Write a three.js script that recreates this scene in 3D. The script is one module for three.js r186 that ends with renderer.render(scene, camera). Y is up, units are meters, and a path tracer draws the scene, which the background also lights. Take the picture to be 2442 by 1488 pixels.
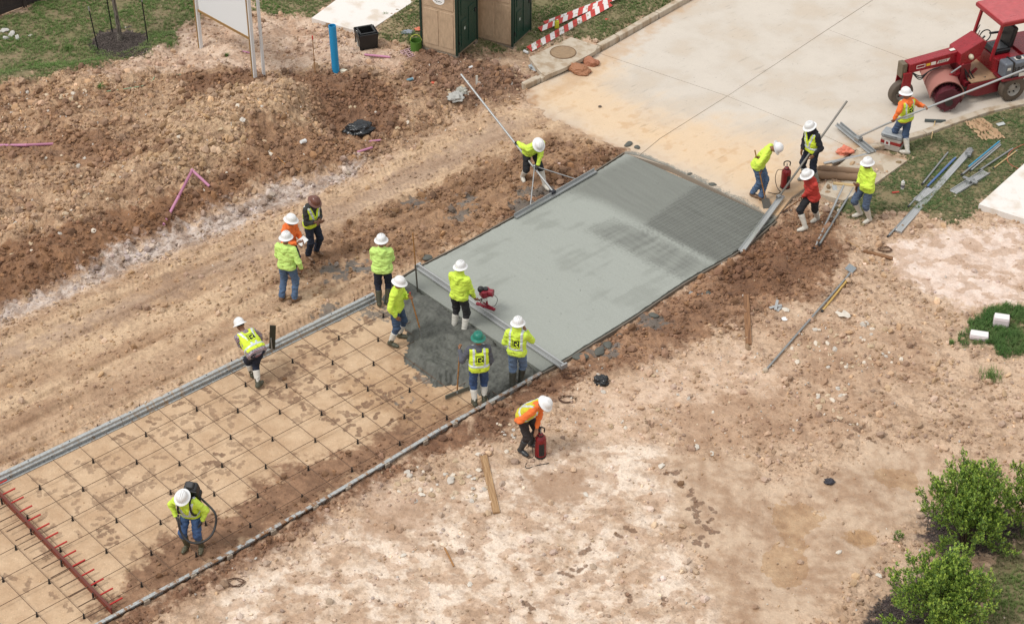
import * as THREE from 'three';
import { mergeGeometries, mergeVertices } from 'three/addons/utils/BufferGeometryUtils.js';
import { RoundedBoxGeometry } from 'three/addons/geometries/RoundedBoxGeometry.js';
import { FontLoader } from 'three/addons/loaders/FontLoader.js';
import { TextGeometry } from 'three/addons/geometries/TextGeometry.js';
import { createNoise3D } from 'simplex-noise';

// ---------------------------------------------------------------- camera, sky, sun, exposure
const PW = 2442, PH = 1488, FOCAL = 4750, PITCH = 0.631, CAMH = 25.66;
const scene = new THREE.Scene();
const camera = new THREE.PerspectiveCamera(2 * Math.atan(PH / 2 / FOCAL) * 180 / Math.PI, PW / PH, 0.5, 1500);
camera.position.set(0, CAMH, 0);
camera.rotation.x = -PITCH;
scene.add(camera);

const SUN = new THREE.Vector3(-0.5, 0.78, 0.22).normalize();
{
  // bright overcast: CIE overcast gradient with a broad brighter area round the veiled sun
  const w = 256, h = 128, a = new Float32Array(w * h * 4);
  for (let j = 0; j < h; j++) for (let i = 0; i < w; i++) {
    const el = ((j + 0.5) / h - 0.5) * Math.PI, az = ((i + 0.5) / w - 0.5) * 2 * Math.PI;
    const d = new THREE.Vector3(Math.cos(el) * Math.cos(az), Math.sin(el), Math.cos(el) * Math.sin(az));
    const s = Math.max(0, d.dot(SUN));
    const L = el < 0 ? 0.45 : 0.76 * (1 + 0.8 * Math.sin(el)) / 1.8 + 0.2 * Math.pow(s, 6);
    const k = (j * w + i) * 4;
    a[k] = L; a[k + 1] = L; a[k + 2] = L * 1.005; a[k + 3] = 1;
  }
  const t = new THREE.DataTexture(a, w, h, THREE.RGBAFormat, THREE.FloatType);
  t.mapping = THREE.EquirectangularReflectionMapping; t.magFilter = THREE.LinearFilter; t.needsUpdate = true;
  scene.background = t; scene.environment = t;
}
const sun = new THREE.DirectionalLight(new THREE.Color().setRGB(1, 0.965, 0.91), 1.4);
sun.position.copy(SUN).multiplyScalar(60).add(new THREE.Vector3(0, 0, -37));
sun.target.position.set(0, 0, -37); scene.add(sun, sun.target);
sun.castShadow = true; sun.shadow.radius = 32; sun.shadow.mapSize.set(2048, 2048);
Object.assign(sun.shadow.camera, { left: -20, right: 20, top: 20, bottom: -20, near: 10, far: 120 });

const renderer = new THREE.WebGLRenderer({ antialias: true });
renderer.toneMapping = THREE.LinearToneMapping;
renderer.toneMappingExposure = 1.48;
renderer.shadowMap.enabled = true; renderer.shadowMap.type = THREE.PCFSoftShadowMap;

// ---------------------------------------------------------------- helpers
const V = (x, y, z) => new THREE.Vector3(x, y, z);
function rng(seed) { let a = seed >>> 0; return () => { a = (a + 0x6D2B79F5) | 0; let t = Math.imul(a ^ (a >>> 15), 1 | a); t = (t + Math.imul(t ^ (t >>> 7), 61 | t)) ^ t; return ((t ^ (t >>> 14)) >>> 0) / 4294967296; }; }
const R0 = rng(77);
const rr = (a, b) => a + (b - a) * R0();
const clamp = (x, a = 0, b = 1) => x < a ? a : x > b ? b : x;
const lerp = (a, b, t) => a + (b - a) * t;
const sst = (a, b, x) => { const t = clamp((x - a) / (b - a)); return t * t * (3 - 2 * t); };
const deg = Math.PI / 180;
const n3 = createNoise3D(rng(5));
// lattice gradient noise, about -1..1
const PERM = new Uint8Array(512), GX = new Float32Array(256), GY = new Float32Array(256);
{ const r = rng(9); const p = [...Array(256).keys()]; for (let i = 255; i > 0; i--) { const j = Math.floor(r() * (i + 1)); [p[i], p[j]] = [p[j], p[i]]; } for (let i = 0; i < 512; i++) PERM[i] = p[i & 255]; for (let i = 0; i < 256; i++) { const t = r() * 6.2832; GX[i] = Math.cos(t); GY[i] = Math.sin(t); } }
function noise(x, y) {
  const xf = Math.floor(x), yf = Math.floor(y), X = xf & 255, Y = yf & 255; x -= xf; y -= yf;
  const u = x * x * x * (x * (x * 6 - 15) + 10), v = y * y * y * (y * (y * 6 - 15) + 10);
  const a = PERM[PERM[X] + Y], b = PERM[PERM[X + 1] + Y], c = PERM[PERM[X] + Y + 1], d = PERM[PERM[X + 1] + Y + 1];
  const n00 = GX[a] * x + GY[a] * y, n10 = GX[b] * (x - 1) + GY[b] * y, n01 = GX[c] * x + GY[c] * (y - 1), n11 = GX[d] * (x - 1) + GY[d] * (y - 1);
  const p = n00 + u * (n10 - n00), q = n01 + u * (n11 - n01);
  return 1.5 * (p + v * (q - p));
}
function fbm(x, y, o) { let s = 0, a = 0.5; for (let i = 0; i < o; i++) { s += a * noise(x, y); x = x * 2.03 + 17.1; y = y * 2.03 - 9.7; a *= 0.5; } return s; }

// a point of the place seen at photograph position (px, py), on the level y
const CP = Math.cos(PITCH), SP = Math.sin(PITCH);
function ray(px, py) { const a = (px - PW / 2) / FOCAL, b = (PH / 2 - py) / FOCAL; return V(a, b * CP - SP, -b * SP - CP); }
function G(px, py, y = -0.1) { const d = ray(px, py), t = (y - CAMH) / d.y; return V(d.x * t, y, d.z * t); }

function toPx(x, y, z) { const dy = y - CAMH, depth = -dy * SP - z * CP, up = dy * CP - z * SP; return [PW / 2 + FOCAL * x / depth, PH / 2 - FOCAL * up / depth]; }

const used = {};
function numbered(n) { const k = used[n] = (used[n] ?? -1) + 1; return k ? n + '_' + String(k).padStart(3, '0') : n; }
function tag(o, label, category, group, kind) {
  if (label) o.userData.label = label; if (category) o.userData.category = category;
  if (group) o.userData.group = group; if (kind) o.userData.kind = kind; return o;
}
function mesh(name, geo, mat, parent = scene) {
  const m = new THREE.Mesh(geo, mat); m.name = parent === scene ? numbered(name) : name; m.castShadow = m.receiveShadow = true; parent.add(m); return m;
}
function thing(name, label, category, pos, group) {
  const g = new THREE.Group(); g.name = numbered(name); scene.add(g); if (pos) g.position.copy(pos); tag(g, label, category, group); return g;
}
function structure(name, geo, mat) { const m = mesh(name, geo, mat); m.userData.kind = 'structure'; return m; }

// geometry helpers, all non-indexed with position, normal, uv
function norm(g) { const h = g.index ? g.toNonIndexed() : g; for (const k of Object.keys(h.attributes)) if (!['position', 'normal', 'uv', 'color'].includes(k)) h.deleteAttribute(k); if (!h.attributes.normal) h.computeVertexNormals(); if (!h.attributes.uv) h.setAttribute('uv', new THREE.BufferAttribute(new Float32Array(h.attributes.position.count * 2), 2)); return h; }
function mg(list) { return mergeGeometries(list.map(norm)); }
function box(w, h, d, x = 0, y = 0, z = 0, rx = 0, ry = 0, rz = 0, r = 0) {
  const g = r ? new RoundedBoxGeometry(w, h, d, 2, Math.min(r, w / 2.01, h / 2.01, d / 2.01)) : new THREE.BoxGeometry(w, h, d);
  g.applyMatrix4(new THREE.Matrix4().compose(V(x, y, z), new THREE.Quaternion().setFromEuler(new THREE.Euler(rx, ry, rz)), V(1, 1, 1))); return norm(g);
}
function frameBetween(a, b, up = V(0, 1, 0)) {
  const x = b.clone().sub(a); const L = x.length(); x.normalize();
  let z = x.clone().cross(up); if (z.length() < 1e-4) z = x.clone().cross(V(1, 0, 0)); z.normalize(); const y = z.clone().cross(x);
  return { m: new THREE.Matrix4().makeBasis(x, y, z).setPosition(a.clone().add(b).multiplyScalar(0.5)), L };
}
function bar(a, b, h, w, r = 0, up) { const f = frameBetween(a, b, up); const g = r ? new RoundedBoxGeometry(f.L, h, w, 1, r) : new THREE.BoxGeometry(f.L, h, w); g.applyMatrix4(f.m); return norm(g); }
function rod(a, b, r, seg = 8, r2 = r) { const f = frameBetween(a, b); const g = new THREE.CylinderGeometry(r2, r, f.L, seg); g.rotateZ(-Math.PI / 2); g.applyMatrix4(f.m); return norm(g); }
function pipe(a, b, r, t, seg = 16) {
  const f = frameBetween(a, b), h = f.L / 2;
  const g = new THREE.LatheGeometry([[r, -h], [r, h], [r - t, h], [r - t, -h], [r, -h]].map(p => new THREE.Vector2(...p)), seg);
  g.rotateZ(-Math.PI / 2); g.applyMatrix4(f.m); const n = norm(g); n.computeVertexNormals(); return n;
}
function tube(pts, r, seg = 24, rad = 6, closed = false) { return norm(new THREE.TubeGeometry(new THREE.CatmullRomCurve3(pts, closed, 'centripetal'), seg, r, rad, closed)); }
function prism(poly, y0, y1) { // poly: world x,z pairs; vertical walls and a top
  const s = new THREE.Shape(poly.map(p => new THREE.Vector2(p.x ?? p[0], -(p.z ?? p[1]))));
  const g = new THREE.ExtrudeGeometry(s, { depth: y1 - y0, bevelEnabled: false }); g.rotateX(-Math.PI / 2); g.translate(0, y0, 0); return norm(g);
}
function lumpy(geo, amp, freq, seed) { // push the vertices of a closed shape in and out
  const g = mergeVertices(geo.clone().deleteAttribute('uv').deleteAttribute('normal'), 1e-4), p = g.attributes.position;
  for (let i = 0; i < p.count; i++) { const x = p.getX(i), y = p.getY(i), z = p.getZ(i), k = 1 + amp * n3(x * freq + seed, y * freq, z * freq); p.setXYZ(i, x * k, y * k, z * k); }
  g.computeVertexNormals(); return g;
}

// colours: S() takes the sRGB look of a surface under this light and gives its base colour
const toLin = c => c <= 0.04045 ? c / 12.92 : Math.pow((c + 0.055) / 1.055, 2.4);
const toS = c => c <= 0.0031308 ? c * 12.92 : 1.055 * Math.pow(c, 1 / 2.4) - 0.055;
const LIT = 1.35;
const S = (r, g, b) => [toLin(r / 255) / LIT, toLin(g / 255) / LIT, toLin(b / 255) / LIT];
const C = (...c) => new THREE.Color().setRGB(...(c.length === 1 ? c[0] : c));
function texture(a, w, h, srgb) { const t = new THREE.DataTexture(a, w, h, THREE.RGBAFormat); t.magFilter = THREE.LinearFilter; t.minFilter = THREE.LinearMipmapLinearFilter; t.generateMipmaps = true; t.wrapS = t.wrapT = THREE.RepeatWrapping; if (srgb) t.colorSpace = THREE.SRGBColorSpace; t.needsUpdate = true; return t; }
function paint(w, h, f, srgb = true) { // f(u, v) -> [r, g, b] linear (srgb) or a number
  const a = new Uint8Array(w * h * 4);
  for (let j = 0; j < h; j++) for (let i = 0; i < w; i++) { let c = f((i + 0.5) / w, (j + 0.5) / h); if (typeof c === 'number') c = [c, c, c]; const k = (j * w + i) * 4; for (let q = 0; q < 3; q++) a[k + q] = 255 * clamp(srgb ? toS(clamp(c[q])) : c[q]); a[k + 3] = 255; }
  return texture(a, w, h, srgb);
}
// a tiling mottle that dulls and stains plain paint, and a weave for cloth
const GRIME = paint(256, 256, (u, v) => { const t = (f) => { const a = fbm(u * f, v * f, 4), b = fbm((u - 1) * f, v * f, 4), c = fbm(u * f, (v - 1) * f, 4), d = fbm((u - 1) * f, (v - 1) * f, 4); return lerp(lerp(a, b, u), lerp(c, d, u), v); }; const n = t(6) * 0.9 + t(23) * 0.35; const k = clamp(0.86 + n * 0.45, 0.45, 1); return [k, k * 0.985, k * 0.96]; });
const STAIN = paint(256, 256, (u, v) => { const t = f => { const a = fbm(u * f, v * f, 4), b = fbm((u - 1) * f, v * f, 4), c = fbm(u * f, (v - 1) * f, 4), d = fbm((u - 1) * f, (v - 1) * f, 4); return lerp(lerp(a, b, u), lerp(c, d, u), v); }; const s = 0.55 * sst(0.16, 0.34, t(7) + 0.3 * t(25)), k = 1 + 0.1 * t(14); return [lerp(1, 0.52, s) * k, lerp(1, 0.4, s) * k, lerp(1, 0.3, s) * k].map(q => Math.min(1, q)); });
const ROUGHMAP = paint(256, 256, (u, v) => clamp(0.75 + 0.5 * fbm(u * 9, v * 9, 4)), false);
const WEAVE = paint(128, 128, (u, v) => 0.5 + 0.25 * Math.sin(u * 200) * Math.sin(v * 200) + 0.25 * noise(u * 30, v * 30), false);
const matCache = {};
function M(col, rough = 0.7, o = {}) {
  const key = JSON.stringify([col, rough, Object.keys(o).map(k => k + (o[k]?.uuid ?? o[k]))]);
  return matCache[key] ??= new THREE.MeshStandardMaterial({ color: C(col), roughness: rough, ...o });
}
const dirty = (col, rough = 0.7, o = {}) => M(col, rough, { map: GRIME, roughnessMap: ROUGHMAP, ...o });
const cloth = (col, o = {}) => M(col, 0.92, { bumpMap: WEAVE, bumpScale: 0.001, ...o });
const STEEL = dirty(S(182, 186, 188), 0.42, { metalness: 0.6 });
const ALU = dirty(S(205, 208, 210), 0.4, { metalness: 0.45 });
const RUST = dirty(S(96, 62, 42), 0.85);
const BLACKP = M(S(34, 35, 36), 0.55);
// ---------------------------------------------------------------- ground: soil zones traced on the place, relief, colour
const X0 = -15.5, Z0 = -54, SIDE = 31;
const W2 = (pts, y = -0.1) => pts.map(([a, b]) => { const g = G(a, b, y); return [g.x, g.z]; });
const ROADU = G(706.9, 807.1).sub(G(56.8, 1127.5)).normalize(), ROADV = V(-ROADU.z, 0, ROADU.x); // along and across the lane
function sdPoly(P, x, z) { // negative inside
  let d = 1e9, s = 1;
  for (let i = 0, j = P.length - 1; i < P.length; j = i++) {
    const ax = P[i][0], az = P[i][1], ex = P[j][0] - ax, ez = P[j][1] - az, wx = x - ax, wz = z - az, t = clamp((wx * ex + wz * ez) / (ex * ex + ez * ez + 1e-9));
    const bx = wx - ex * t, bz = wz - ez * t; d = Math.min(d, bx * bx + bz * bz);
    const c1 = z >= az, c2 = z < P[j][1], c3 = ex * wz > ez * wx; if ((c1 && c2 && c3) || (!c1 && !c2 && !c3)) s = -s;
  }
  return s * Math.sqrt(d);
}
const ell = (cx, cy, rx, ry, n = 14) => [...Array(n)].map((_, i) => [cx + rx * Math.cos(i / n * 6.2832), cy + ry * Math.sin(i / n * 6.2832)]);
const NG = 311; // 10 cm grid of distances
function field(pts, y) { const P = W2(pts, y), f = new Float32Array(NG * NG).fill(9), xs = P.map(q => q[0]), zs = P.map(q => q[1]), a = Math.min(...xs) - 2, b = Math.max(...xs) + 2, c = Math.min(...zs) - 2, e = Math.max(...zs) + 2; for (let j = 0; j < NG; j++) for (let i = 0; i < NG; i++) { const x = X0 + i * 0.1, z = Z0 + j * 0.1; if (x > a && x < b && z > c && z < e) f[j * NG + i] = sdPoly(P, x, z); } return f; }
function samp(f, x, z) { let u = (x - X0) * 10, v = (z - Z0) * 10; u = clamp(u, 0, NG - 1.001); v = clamp(v, 0, NG - 1.001); const i = u | 0, j = v | 0, k = j * NG + i; u -= i; v -= j; return (f[k] * (1 - u) + f[k + 1] * u) * (1 - v) + (f[k + NG] * (1 - u) + f[k + NG + 1] * u) * v; }

const ROADPOLY = [[1255, 215], [1245, 262], [1330, 305], [1492, 366], [1594, 396], [1673, 434], [1850, 522], [1890, 470], [1960, 420], [1985, 395], [2040, 358], [2090, 345], [2200, 315], [2260, 292], [2350, 262], [2460, 238], [2600, 200], [2600, -80], [1780, -80], [1650, 0], [1420, 130], [1345, 172]];
const LEFTFORM = [[-60, 1162], [0, 1133], [340, 972], [560, 864], [700, 797], [893, 701]];
const LEFTEDGE = [[893, 701], [950, 668], [995, 641], [1110, 582], [1229, 517], [1320, 470], [1417, 413], [1492, 364]];
const RIGHTFORM = [[180, 1512], [420, 1384], [600, 1285], [745, 1203], [900, 1108], [1010, 1042], [1210, 934], [1289, 886]];
const RIGHTEDGE = [[1289, 884], [1330, 863], [1406, 816], [1500, 758], [1635, 667], [1767, 590], [1850, 522]];
const BEDPOLY = [...LEFTFORM, [940, 672], [1300, 884], ...[...RIGHTFORM].reverse(), [-60, 1640]];
const SLABPOLY = [...LEFTEDGE, [1594, 396], [1673, 434], ...[...RIGHTEDGE].reverse()];
const LAWN_A = [[-40, 62], [30, 40], [130, -2], [475, -20], [470, 50], [405, 80], [420, 112], [352, 150], [285, 152], [225, 182], [100, 203], [-40, 216]];
const LAWN_B = [[615, -20], [830, -20], [742, 42], [640, 40], [612, 30]];
const LAWN_C = [[1000, -20], [905, 62], [905, 95], [980, 112], [985, 135], [1060, 140], [1120, 130], [1260, 120], [1362, 87], [1424, 108], [1640, -10], [1660, -30]];
const LAWN_D = [[2460, 246], [2350, 268], [2260, 298], [2180, 328], [2120, 352], [2165, 385], [2090, 440], [1995, 462], [2000, 480], [2010, 510], [2040, 532], [2100, 512], [2160, 498], [2220, 520], [2275, 535], [2335, 492], [2460, 390]];
const LAWN_E = [[2460, 1270], [2400, 1310], [2352, 1360], [2340, 1520], [2460, 1520]];
const LAWN_F = [[2302, 805], [2330, 752], [2370, 733], [2460, 735], [2460, 845], [2400, 850], [2350, 825], [2310, 822]];
const Z = [];
// colours are the looks of the two tints a soil is mottled with; ro relief, gl gloss, cl clods per m2, rk pale stones per m2
const bbox = (p, m = 1.2) => { const w = W2(p), xs = w.map(q => q[0]), zs = w.map(q => q[1]); return [Math.min(...xs) - m, Math.max(...xs) + m, Math.min(...zs) - m, Math.max(...zs) + m]; };
const SOIL = c => { const l = (c[0] + c[1] + c[2]) / 3; return S(...c.map((v, i) => lerp(v, l, 0.21) + [3, 1, 2][i])); };
const zone = (p, c1, c2, o = {}) => Z.push({ f: field(p, -0.1), bb: bbox(p), c1: SOIL(c1), c2: SOIL(c2), fr: 1.6, con: 0.5, fe: 0.45, wa: 0.42, ro: 0.03, gl: 0.95, cl: 6, rk: 0.5, al: 1, ...o });
const ALL = [[-900, -900], [3400, -900], [3400, 2400], [-900, 2400]];
zone(ALL, [220, 186, 150], [198, 160, 122], { ro: 0.03, cl: 24, rk: 1.6 });
zone([[-80, 205], [100, 200], [285, 150], [420, 112], [480, 40], [745, 38], [860, 100], [990, 135], [1100, 140], [1255, 190], [1240, 262], [1090, 285], [870, 405], [640, 450], [420, 545], [150, 680], [-80, 760]], [208, 170, 128], [176, 134, 94], { ro: 0.055, cl: 42, rk: 4, fe: 0.5 });
zone([[370, 112], [480, 50], [740, 38], [860, 110], [985, 150], [965, 190], [760, 183], [600, 192], [450, 182], [300, 190], [200, 206]], [228, 198, 168], [200, 158, 122], { ro: 0.03, cl: 20, rk: 1 });
zone([[-80, 225], [200, 210], [330, 260], [280, 330], [-80, 340]], [210, 170, 126], [170, 124, 84], { ro: 0.05, cl: 60, rk: 7 });
zone([[300, 440], [380, 330], [450, 250], [600, 195], [740, 240], [765, 330], [560, 425], [400, 445]], [214, 178, 134], [190, 150, 108], { ro: 0.05, cl: 70, rk: 5 });
zone([[690, 192], [830, 198], [950, 222], [965, 330], [870, 335], [800, 352], [755, 300], [735, 240]], [150, 104, 68], [122, 80, 50], { ro: 0.06, cl: 70, al: 0.9 });
zone([[420, 200], [600, 188], [640, 215], [560, 235], [450, 255]], [152, 104, 66], [128, 84, 52], { ro: 0.05, cl: 50, al: 0.85 });
zone([[985, 138], [1100, 138], [1262, 186], [1240, 232], [1080, 262], [965, 205]], [160, 118, 86], [130, 92, 66], { ro: 0.06, cl: 70, rk: 5, al: 0.9 });
zone([[600, 340], [760, 330], [900, 350], [860, 395], [640, 440], [560, 430]], [170, 122, 80], [140, 96, 60], { ro: 0.05, cl: 60, al: 0.8, rk: 4 });
zone([[-80, 345], [250, 330], [400, 395], [280, 430], [100, 405], [-80, 410]], [164, 114, 74], [138, 94, 60], { ro: 0.05, cl: 50, al: 0.75, rk: 4 });
zone([[-80, 620], [130, 590], [330, 515], [470, 470], [560, 425], [640, 425], [600, 455], [430, 552], [180, 668], [-80, 760]], [158, 108, 66], [126, 82, 48], { ro: 0.035, cl: 40, al: 0.92 });
zone([[-80, 770], [150, 682], [300, 592], [420, 547], [640, 452], [730, 425], [870, 380], [850, 418], [700, 482], [520, 562], [380, 612], [180, 702], [-80, 810]], [218, 200, 184], [172, 148, 128], { ro: 0.035, cl: 26, fr: 3.2, rk: 0.5, wa: 0.45 });
zone([[-80, 812], [180, 706], [520, 568], [720, 486], [880, 412], [1100, 287], [1240, 262], [1500, 368], [893, 701], [560, 864], [-80, 1170]], [224, 188, 144], [186, 146, 106], { st: 1, ro: 0.022, cl: 14, fr: 2.2, rk: 0.2, con: 0.6 });
zone([[-80, 850], [200, 760], [640, 560], [900, 440], [1200, 290], [1270, 305], [980, 445], [720, 580], [320, 740], [-80, 900]], [186, 154, 124], [168, 134, 104], { st: 1, ro: 0.014, cl: 4, al: 0.8, fr: 2 });
zone([[860, 640], [760, 700], [900, 610], [640, 690], [700, 620], [900, 500], [1100, 415], [1300, 330], [1490, 360], [1380, 440], [1240, 512], [1000, 632]], [174, 128, 86], [138, 96, 60], { st: 1, ro: 0.04, cl: 36, al: 0.85, fr: 2.6, wa: 0.5 });
zone([[-80, 1050], [200, 930], [560, 770], [700, 720], [560, 850], [-80, 1140]], [204, 166, 126], [166, 126, 90], { st: 1, ro: 0.02, cl: 8, al: 0.8, fr: 2.5 });
zone([[1180, 520], [1290, 450], [1420, 370], [1500, 352], [1500, 372], [1400, 428], [1240, 520]], [150, 106, 70], [124, 84, 54], { ro: 0.05, cl: 90, al: 0.9, rk: 4, wa: 0.15 });
zone(BEDPOLY, [224, 188, 144], [200, 160, 116], { ro: 0.006, cl: 0.5, rk: 0, fe: 0.06, wa: 0.05, fr: 1.1, con: 0.7, bed: 1 });
zone([[1150, 985], [1000, 942], [930, 1010], [840, 1062], [760, 1085], [640, 1130], [560, 1205], [440, 1250], [330, 1330], [250, 1440], [200, 1520], [600, 1292], [900, 1114]], [160, 114, 78], [126, 86, 56], { ro: 0.022, cl: 14, rk: 0.2, fr: 2.4, wa: 0.5, al: 0.92, bed: 1 });
zone([[820, 900], [960, 840], [1060, 910], [1130, 960], [1000, 1010], [880, 980]], [206, 164, 116], [176, 134, 92], { ro: 0.012, cl: 2, rk: 0, al: 0.75, wa: 0.6, fe: 0.6, bed: 1 });
zone([[600, 900], [700, 830], [760, 860], [700, 930]], [176, 130, 88], [150, 106, 70], { ro: 0.01, cl: 2, rk: 0, al: 0.5, wa: 0.5, bed: 1 });
zone([[180, 1540], [600, 1297], [900, 1118], [1220, 938], [1330, 872], [1440, 872], [1330, 950], [1180, 1040], [1000, 1110], [860, 1190], [620, 1345], [420, 1450], [300, 1540]], [160, 114, 78], [128, 86, 56], { ro: 0.04, cl: 30, rk: 1, fr: 2.4, wa: 0.45 });
zone([[1330, 874], [1500, 766], [1640, 675], [1780, 595], [1860, 528], [1900, 500], [1990, 500], [2020, 600], [1970, 700], [1830, 745], [1680, 800], [1560, 870], [1440, 890]], [182, 136, 96], [146, 102, 68], { ro: 0.04, cl: 36, rk: 2, wa: 0.4 });
zone([[1700, 665], [1800, 585], [1960, 560], [2010, 610], [1960, 670], [1840, 705], [1740, 720]], [142, 96, 60], [118, 78, 48], { ro: 0.05, cl: 50, rk: 1, wa: 0.45, al: 0.9 });
zone([[1560, 770], [1700, 740], [1760, 760], [1640, 800], [1540, 810]], [150, 106, 70], [128, 88, 58], { ro: 0.04, cl: 30, wa: 0.4, al: 0.8 });
zone([[560, 1400], [760, 1290], [900, 1195], [1060, 1140], [1250, 1110], [1420, 1030], [1620, 1050], [1660, 1200], [1600, 1300], [1730, 1400], [1750, 1540], [380, 1540]], [240, 218, 192], [214, 182, 148], { ro: 0.022, cl: 9, rk: 1, fr: 1.5, wa: 0.9, fe: 0.9, cr: 1, con: 0.38 });
zone([[2120, 590], [2280, 548], [2460, 540], [2460, 725], [2300, 735], [2150, 660]], [242, 220, 202], [224, 192, 166], { ro: 0.012, cl: 3, rk: 0.3, wa: 0.4, cr: 1 });
zone([[1360, 960], [1560, 870], [1760, 825], [1900, 880], [1860, 960], [1700, 1010], [1600, 1050], [1380, 1060]], [230, 198, 166], [206, 168, 130], { ro: 0.02, cl: 14, rk: 9, wa: 0.5, cr: 0.6 });
zone([[1780, 760], [2000, 770], [2200, 800], [2230, 900], [2000, 930], [1880, 900]], [206, 168, 130], [180, 138, 102], { ro: 0.022, cl: 18, rk: 10, wa: 0.5, al: 0.7 });
zone([[1600, 960], [1900, 930], [2100, 950], [2050, 1030], [1800, 1060], [1620, 1080]], [200, 160, 122], [176, 134, 98], { ro: 0.02, cl: 14, rk: 7, wa: 0.5, al: 0.8 });
const WETZ = Z.length; zone([[1590, 1095], [1740, 1078], [1900, 1175], [2060, 1070], [2210, 1060], [2260, 1140], [2130, 1290], [2000, 1420], [1870, 1520], [1720, 1500], [1690, 1380], [1620, 1250]], [216, 184, 148], [182, 142, 104], { ro: 0.01, cl: 2, rk: 0.4, gl: 0.45, fr: 0.9, wa: 0.6, con: 0.4 });
zone([[1250, 1130], [1400, 1120], [1410, 1180], [1310, 1210], [1240, 1180]], [186, 146, 108], [170, 128, 92], { ro: 0.006, cl: 1, gl: 0.6, wa: 0.3, al: 0.85 });
zone([[900, 1195], [1010, 1165], [1060, 1240], [960, 1290], [850, 1270]], [196, 154, 116], [172, 130, 94], { ro: 0.015, cl: 4, wa: 0.5, al: 0.7 });
for (const L of [LAWN_A, LAWN_B, LAWN_C, LAWN_D, LAWN_E, LAWN_F]) zone(L, [128, 122, 74], [150, 132, 92], { ro: 0.015, cl: 1, rk: 0.2, wa: 0.22, fe: 0.15, lawn: 1 });
zone([[905, 62], [990, 30], [1005, 70], [985, 120], [900, 100]], [188, 160, 118], [150, 136, 90], { ro: 0.02, cl: 6, al: 0.8, wa: 0.3 });
zone(ell(285, 108, 74, 31), [96, 84, 76], [70, 60, 54], { ro: 0.02, cl: 0, wa: 0.1, fe: 0.08, fr: 9, mul: 1 });
zone([[2205, 1230], [2290, 1190], [2420, 1220], [2450, 1270], [2370, 1320], [2250, 1335], [2215, 1290]], [84, 66, 60], [58, 46, 44], { ro: 0.02, cl: 0, wa: 0.15, fr: 9, mul: 1 });
zone([[2080, 1450], [2130, 1410], [2220, 1360], [2330, 1370], [2340, 1520], [2060, 1520]], [74, 60, 56], [50, 42, 42], { ro: 0.02, cl: 0, wa: 0.15, fr: 9, mul: 1 });
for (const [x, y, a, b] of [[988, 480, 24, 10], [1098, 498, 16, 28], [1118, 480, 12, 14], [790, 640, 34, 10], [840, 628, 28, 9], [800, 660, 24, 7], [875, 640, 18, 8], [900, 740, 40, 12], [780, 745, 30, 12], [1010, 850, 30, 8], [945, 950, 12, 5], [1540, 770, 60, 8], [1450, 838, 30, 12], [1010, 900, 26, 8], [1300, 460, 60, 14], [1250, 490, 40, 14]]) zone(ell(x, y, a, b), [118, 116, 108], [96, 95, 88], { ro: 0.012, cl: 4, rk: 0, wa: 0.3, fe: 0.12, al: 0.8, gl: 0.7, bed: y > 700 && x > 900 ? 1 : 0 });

// levels
const HZ = [
  [LAWN_A, 0.12, 0.5], [LAWN_B, 0.1, 0.4], [LAWN_C, 0.13, 0.3], [LAWN_D, 0.08, 0.25],
  [[[-80, 205], [285, 150], [480, 60], [860, 100], [1100, 140], [1240, 200], [1080, 270], [860, 370], [640, 430], [420, 525], [150, 650], [-80, 720]], 0.2, 0.4],
  [[[-80, 772], [150, 684], [420, 550], [730, 430], [860, 385], [850, 415], [520, 560], [-80, 806]], -0.07, 0.25],
  [[[1050, 330], [1250, 262], [1490, 366], [1390, 420], [1150, 400]], 0.092, 0.6],
  [[[1990, 400], [2100, 360], [2165, 384], [2085, 442], [1995, 462], [1880, 500], [1855, 525]], 0.09, 0.25],
].map(([p, h, fe]) => ({ f: field(p, -0.1), h, fe }));
const F_BED = field([...LEFTFORM, ...LEFTEDGE, [1594, 396], [1673, 434], ...[...RIGHTEDGE].reverse(), ...[...RIGHTFORM].reverse(), [-60, 1640]], 0), F_ROAD = field(ROADPOLY, 0), F_BEDC = field(BEDPOLY, -0.1);
const F_SPILL = field([[1150, 240], [1258, 214], [1268, 250], [1352, 298], [1498, 360], [1470, 372], [1330, 330], [1150, 300]], 0);
const BUMPS = [[600, 285, 0.6, 1.25], [470, 340, 0.42, 1.2], [690, 250, 0.42, 0.75], [360, 420, 0.26, 1.2], [250, 470, 0.15, 1.2], [110, 560, 0.22, 1.1], [180, 290, 0.1, 0.9], [520, 210, 0.12, 0.7], [1040, 165, 0.22, 0.7], [1170, 190, 0.16, 0.7], [840, 215, 0.12, 0.8], [800, 330, -0.16, 0.7], [770, 300, -0.14, 0.5], [300, 385, -0.1, 0.7], [520, 440, -0.06, 0.6], [1850, 630, 0.09, 0.9], [1720, 700, 0.05, 0.6], [1950, 560, 0.05, 0.6], [1430, 400, 0.06, 0.4], [1350, 440, 0.05, 0.4], [640, 60, 0.08, 0.8], [1905, 1225, -0.075, 0.85], [1875, 1350, -0.08, 0.62], [2135, 1130, -0.08, 0.68], [2055, 1276, -0.075, 0.4], [1850, 1300, -0.02, 0.8], [1320, 1165, -0.03, 0.5]].map(([x, y, h, r]) => { const g = G(x, y, Math.max(-0.1, h * 0.5)); return [g.x, g.z, h, r * r]; });
const NH = 621, STEP = 0.05, HG = new Float32Array(NH * NH), ROUGH = new Float32Array(NG * NG), CLOD = new Float32Array(NG * NG), ROCKS = new Float32Array(NG * NG), GRASS = new Float32Array(NG * NG);
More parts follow.
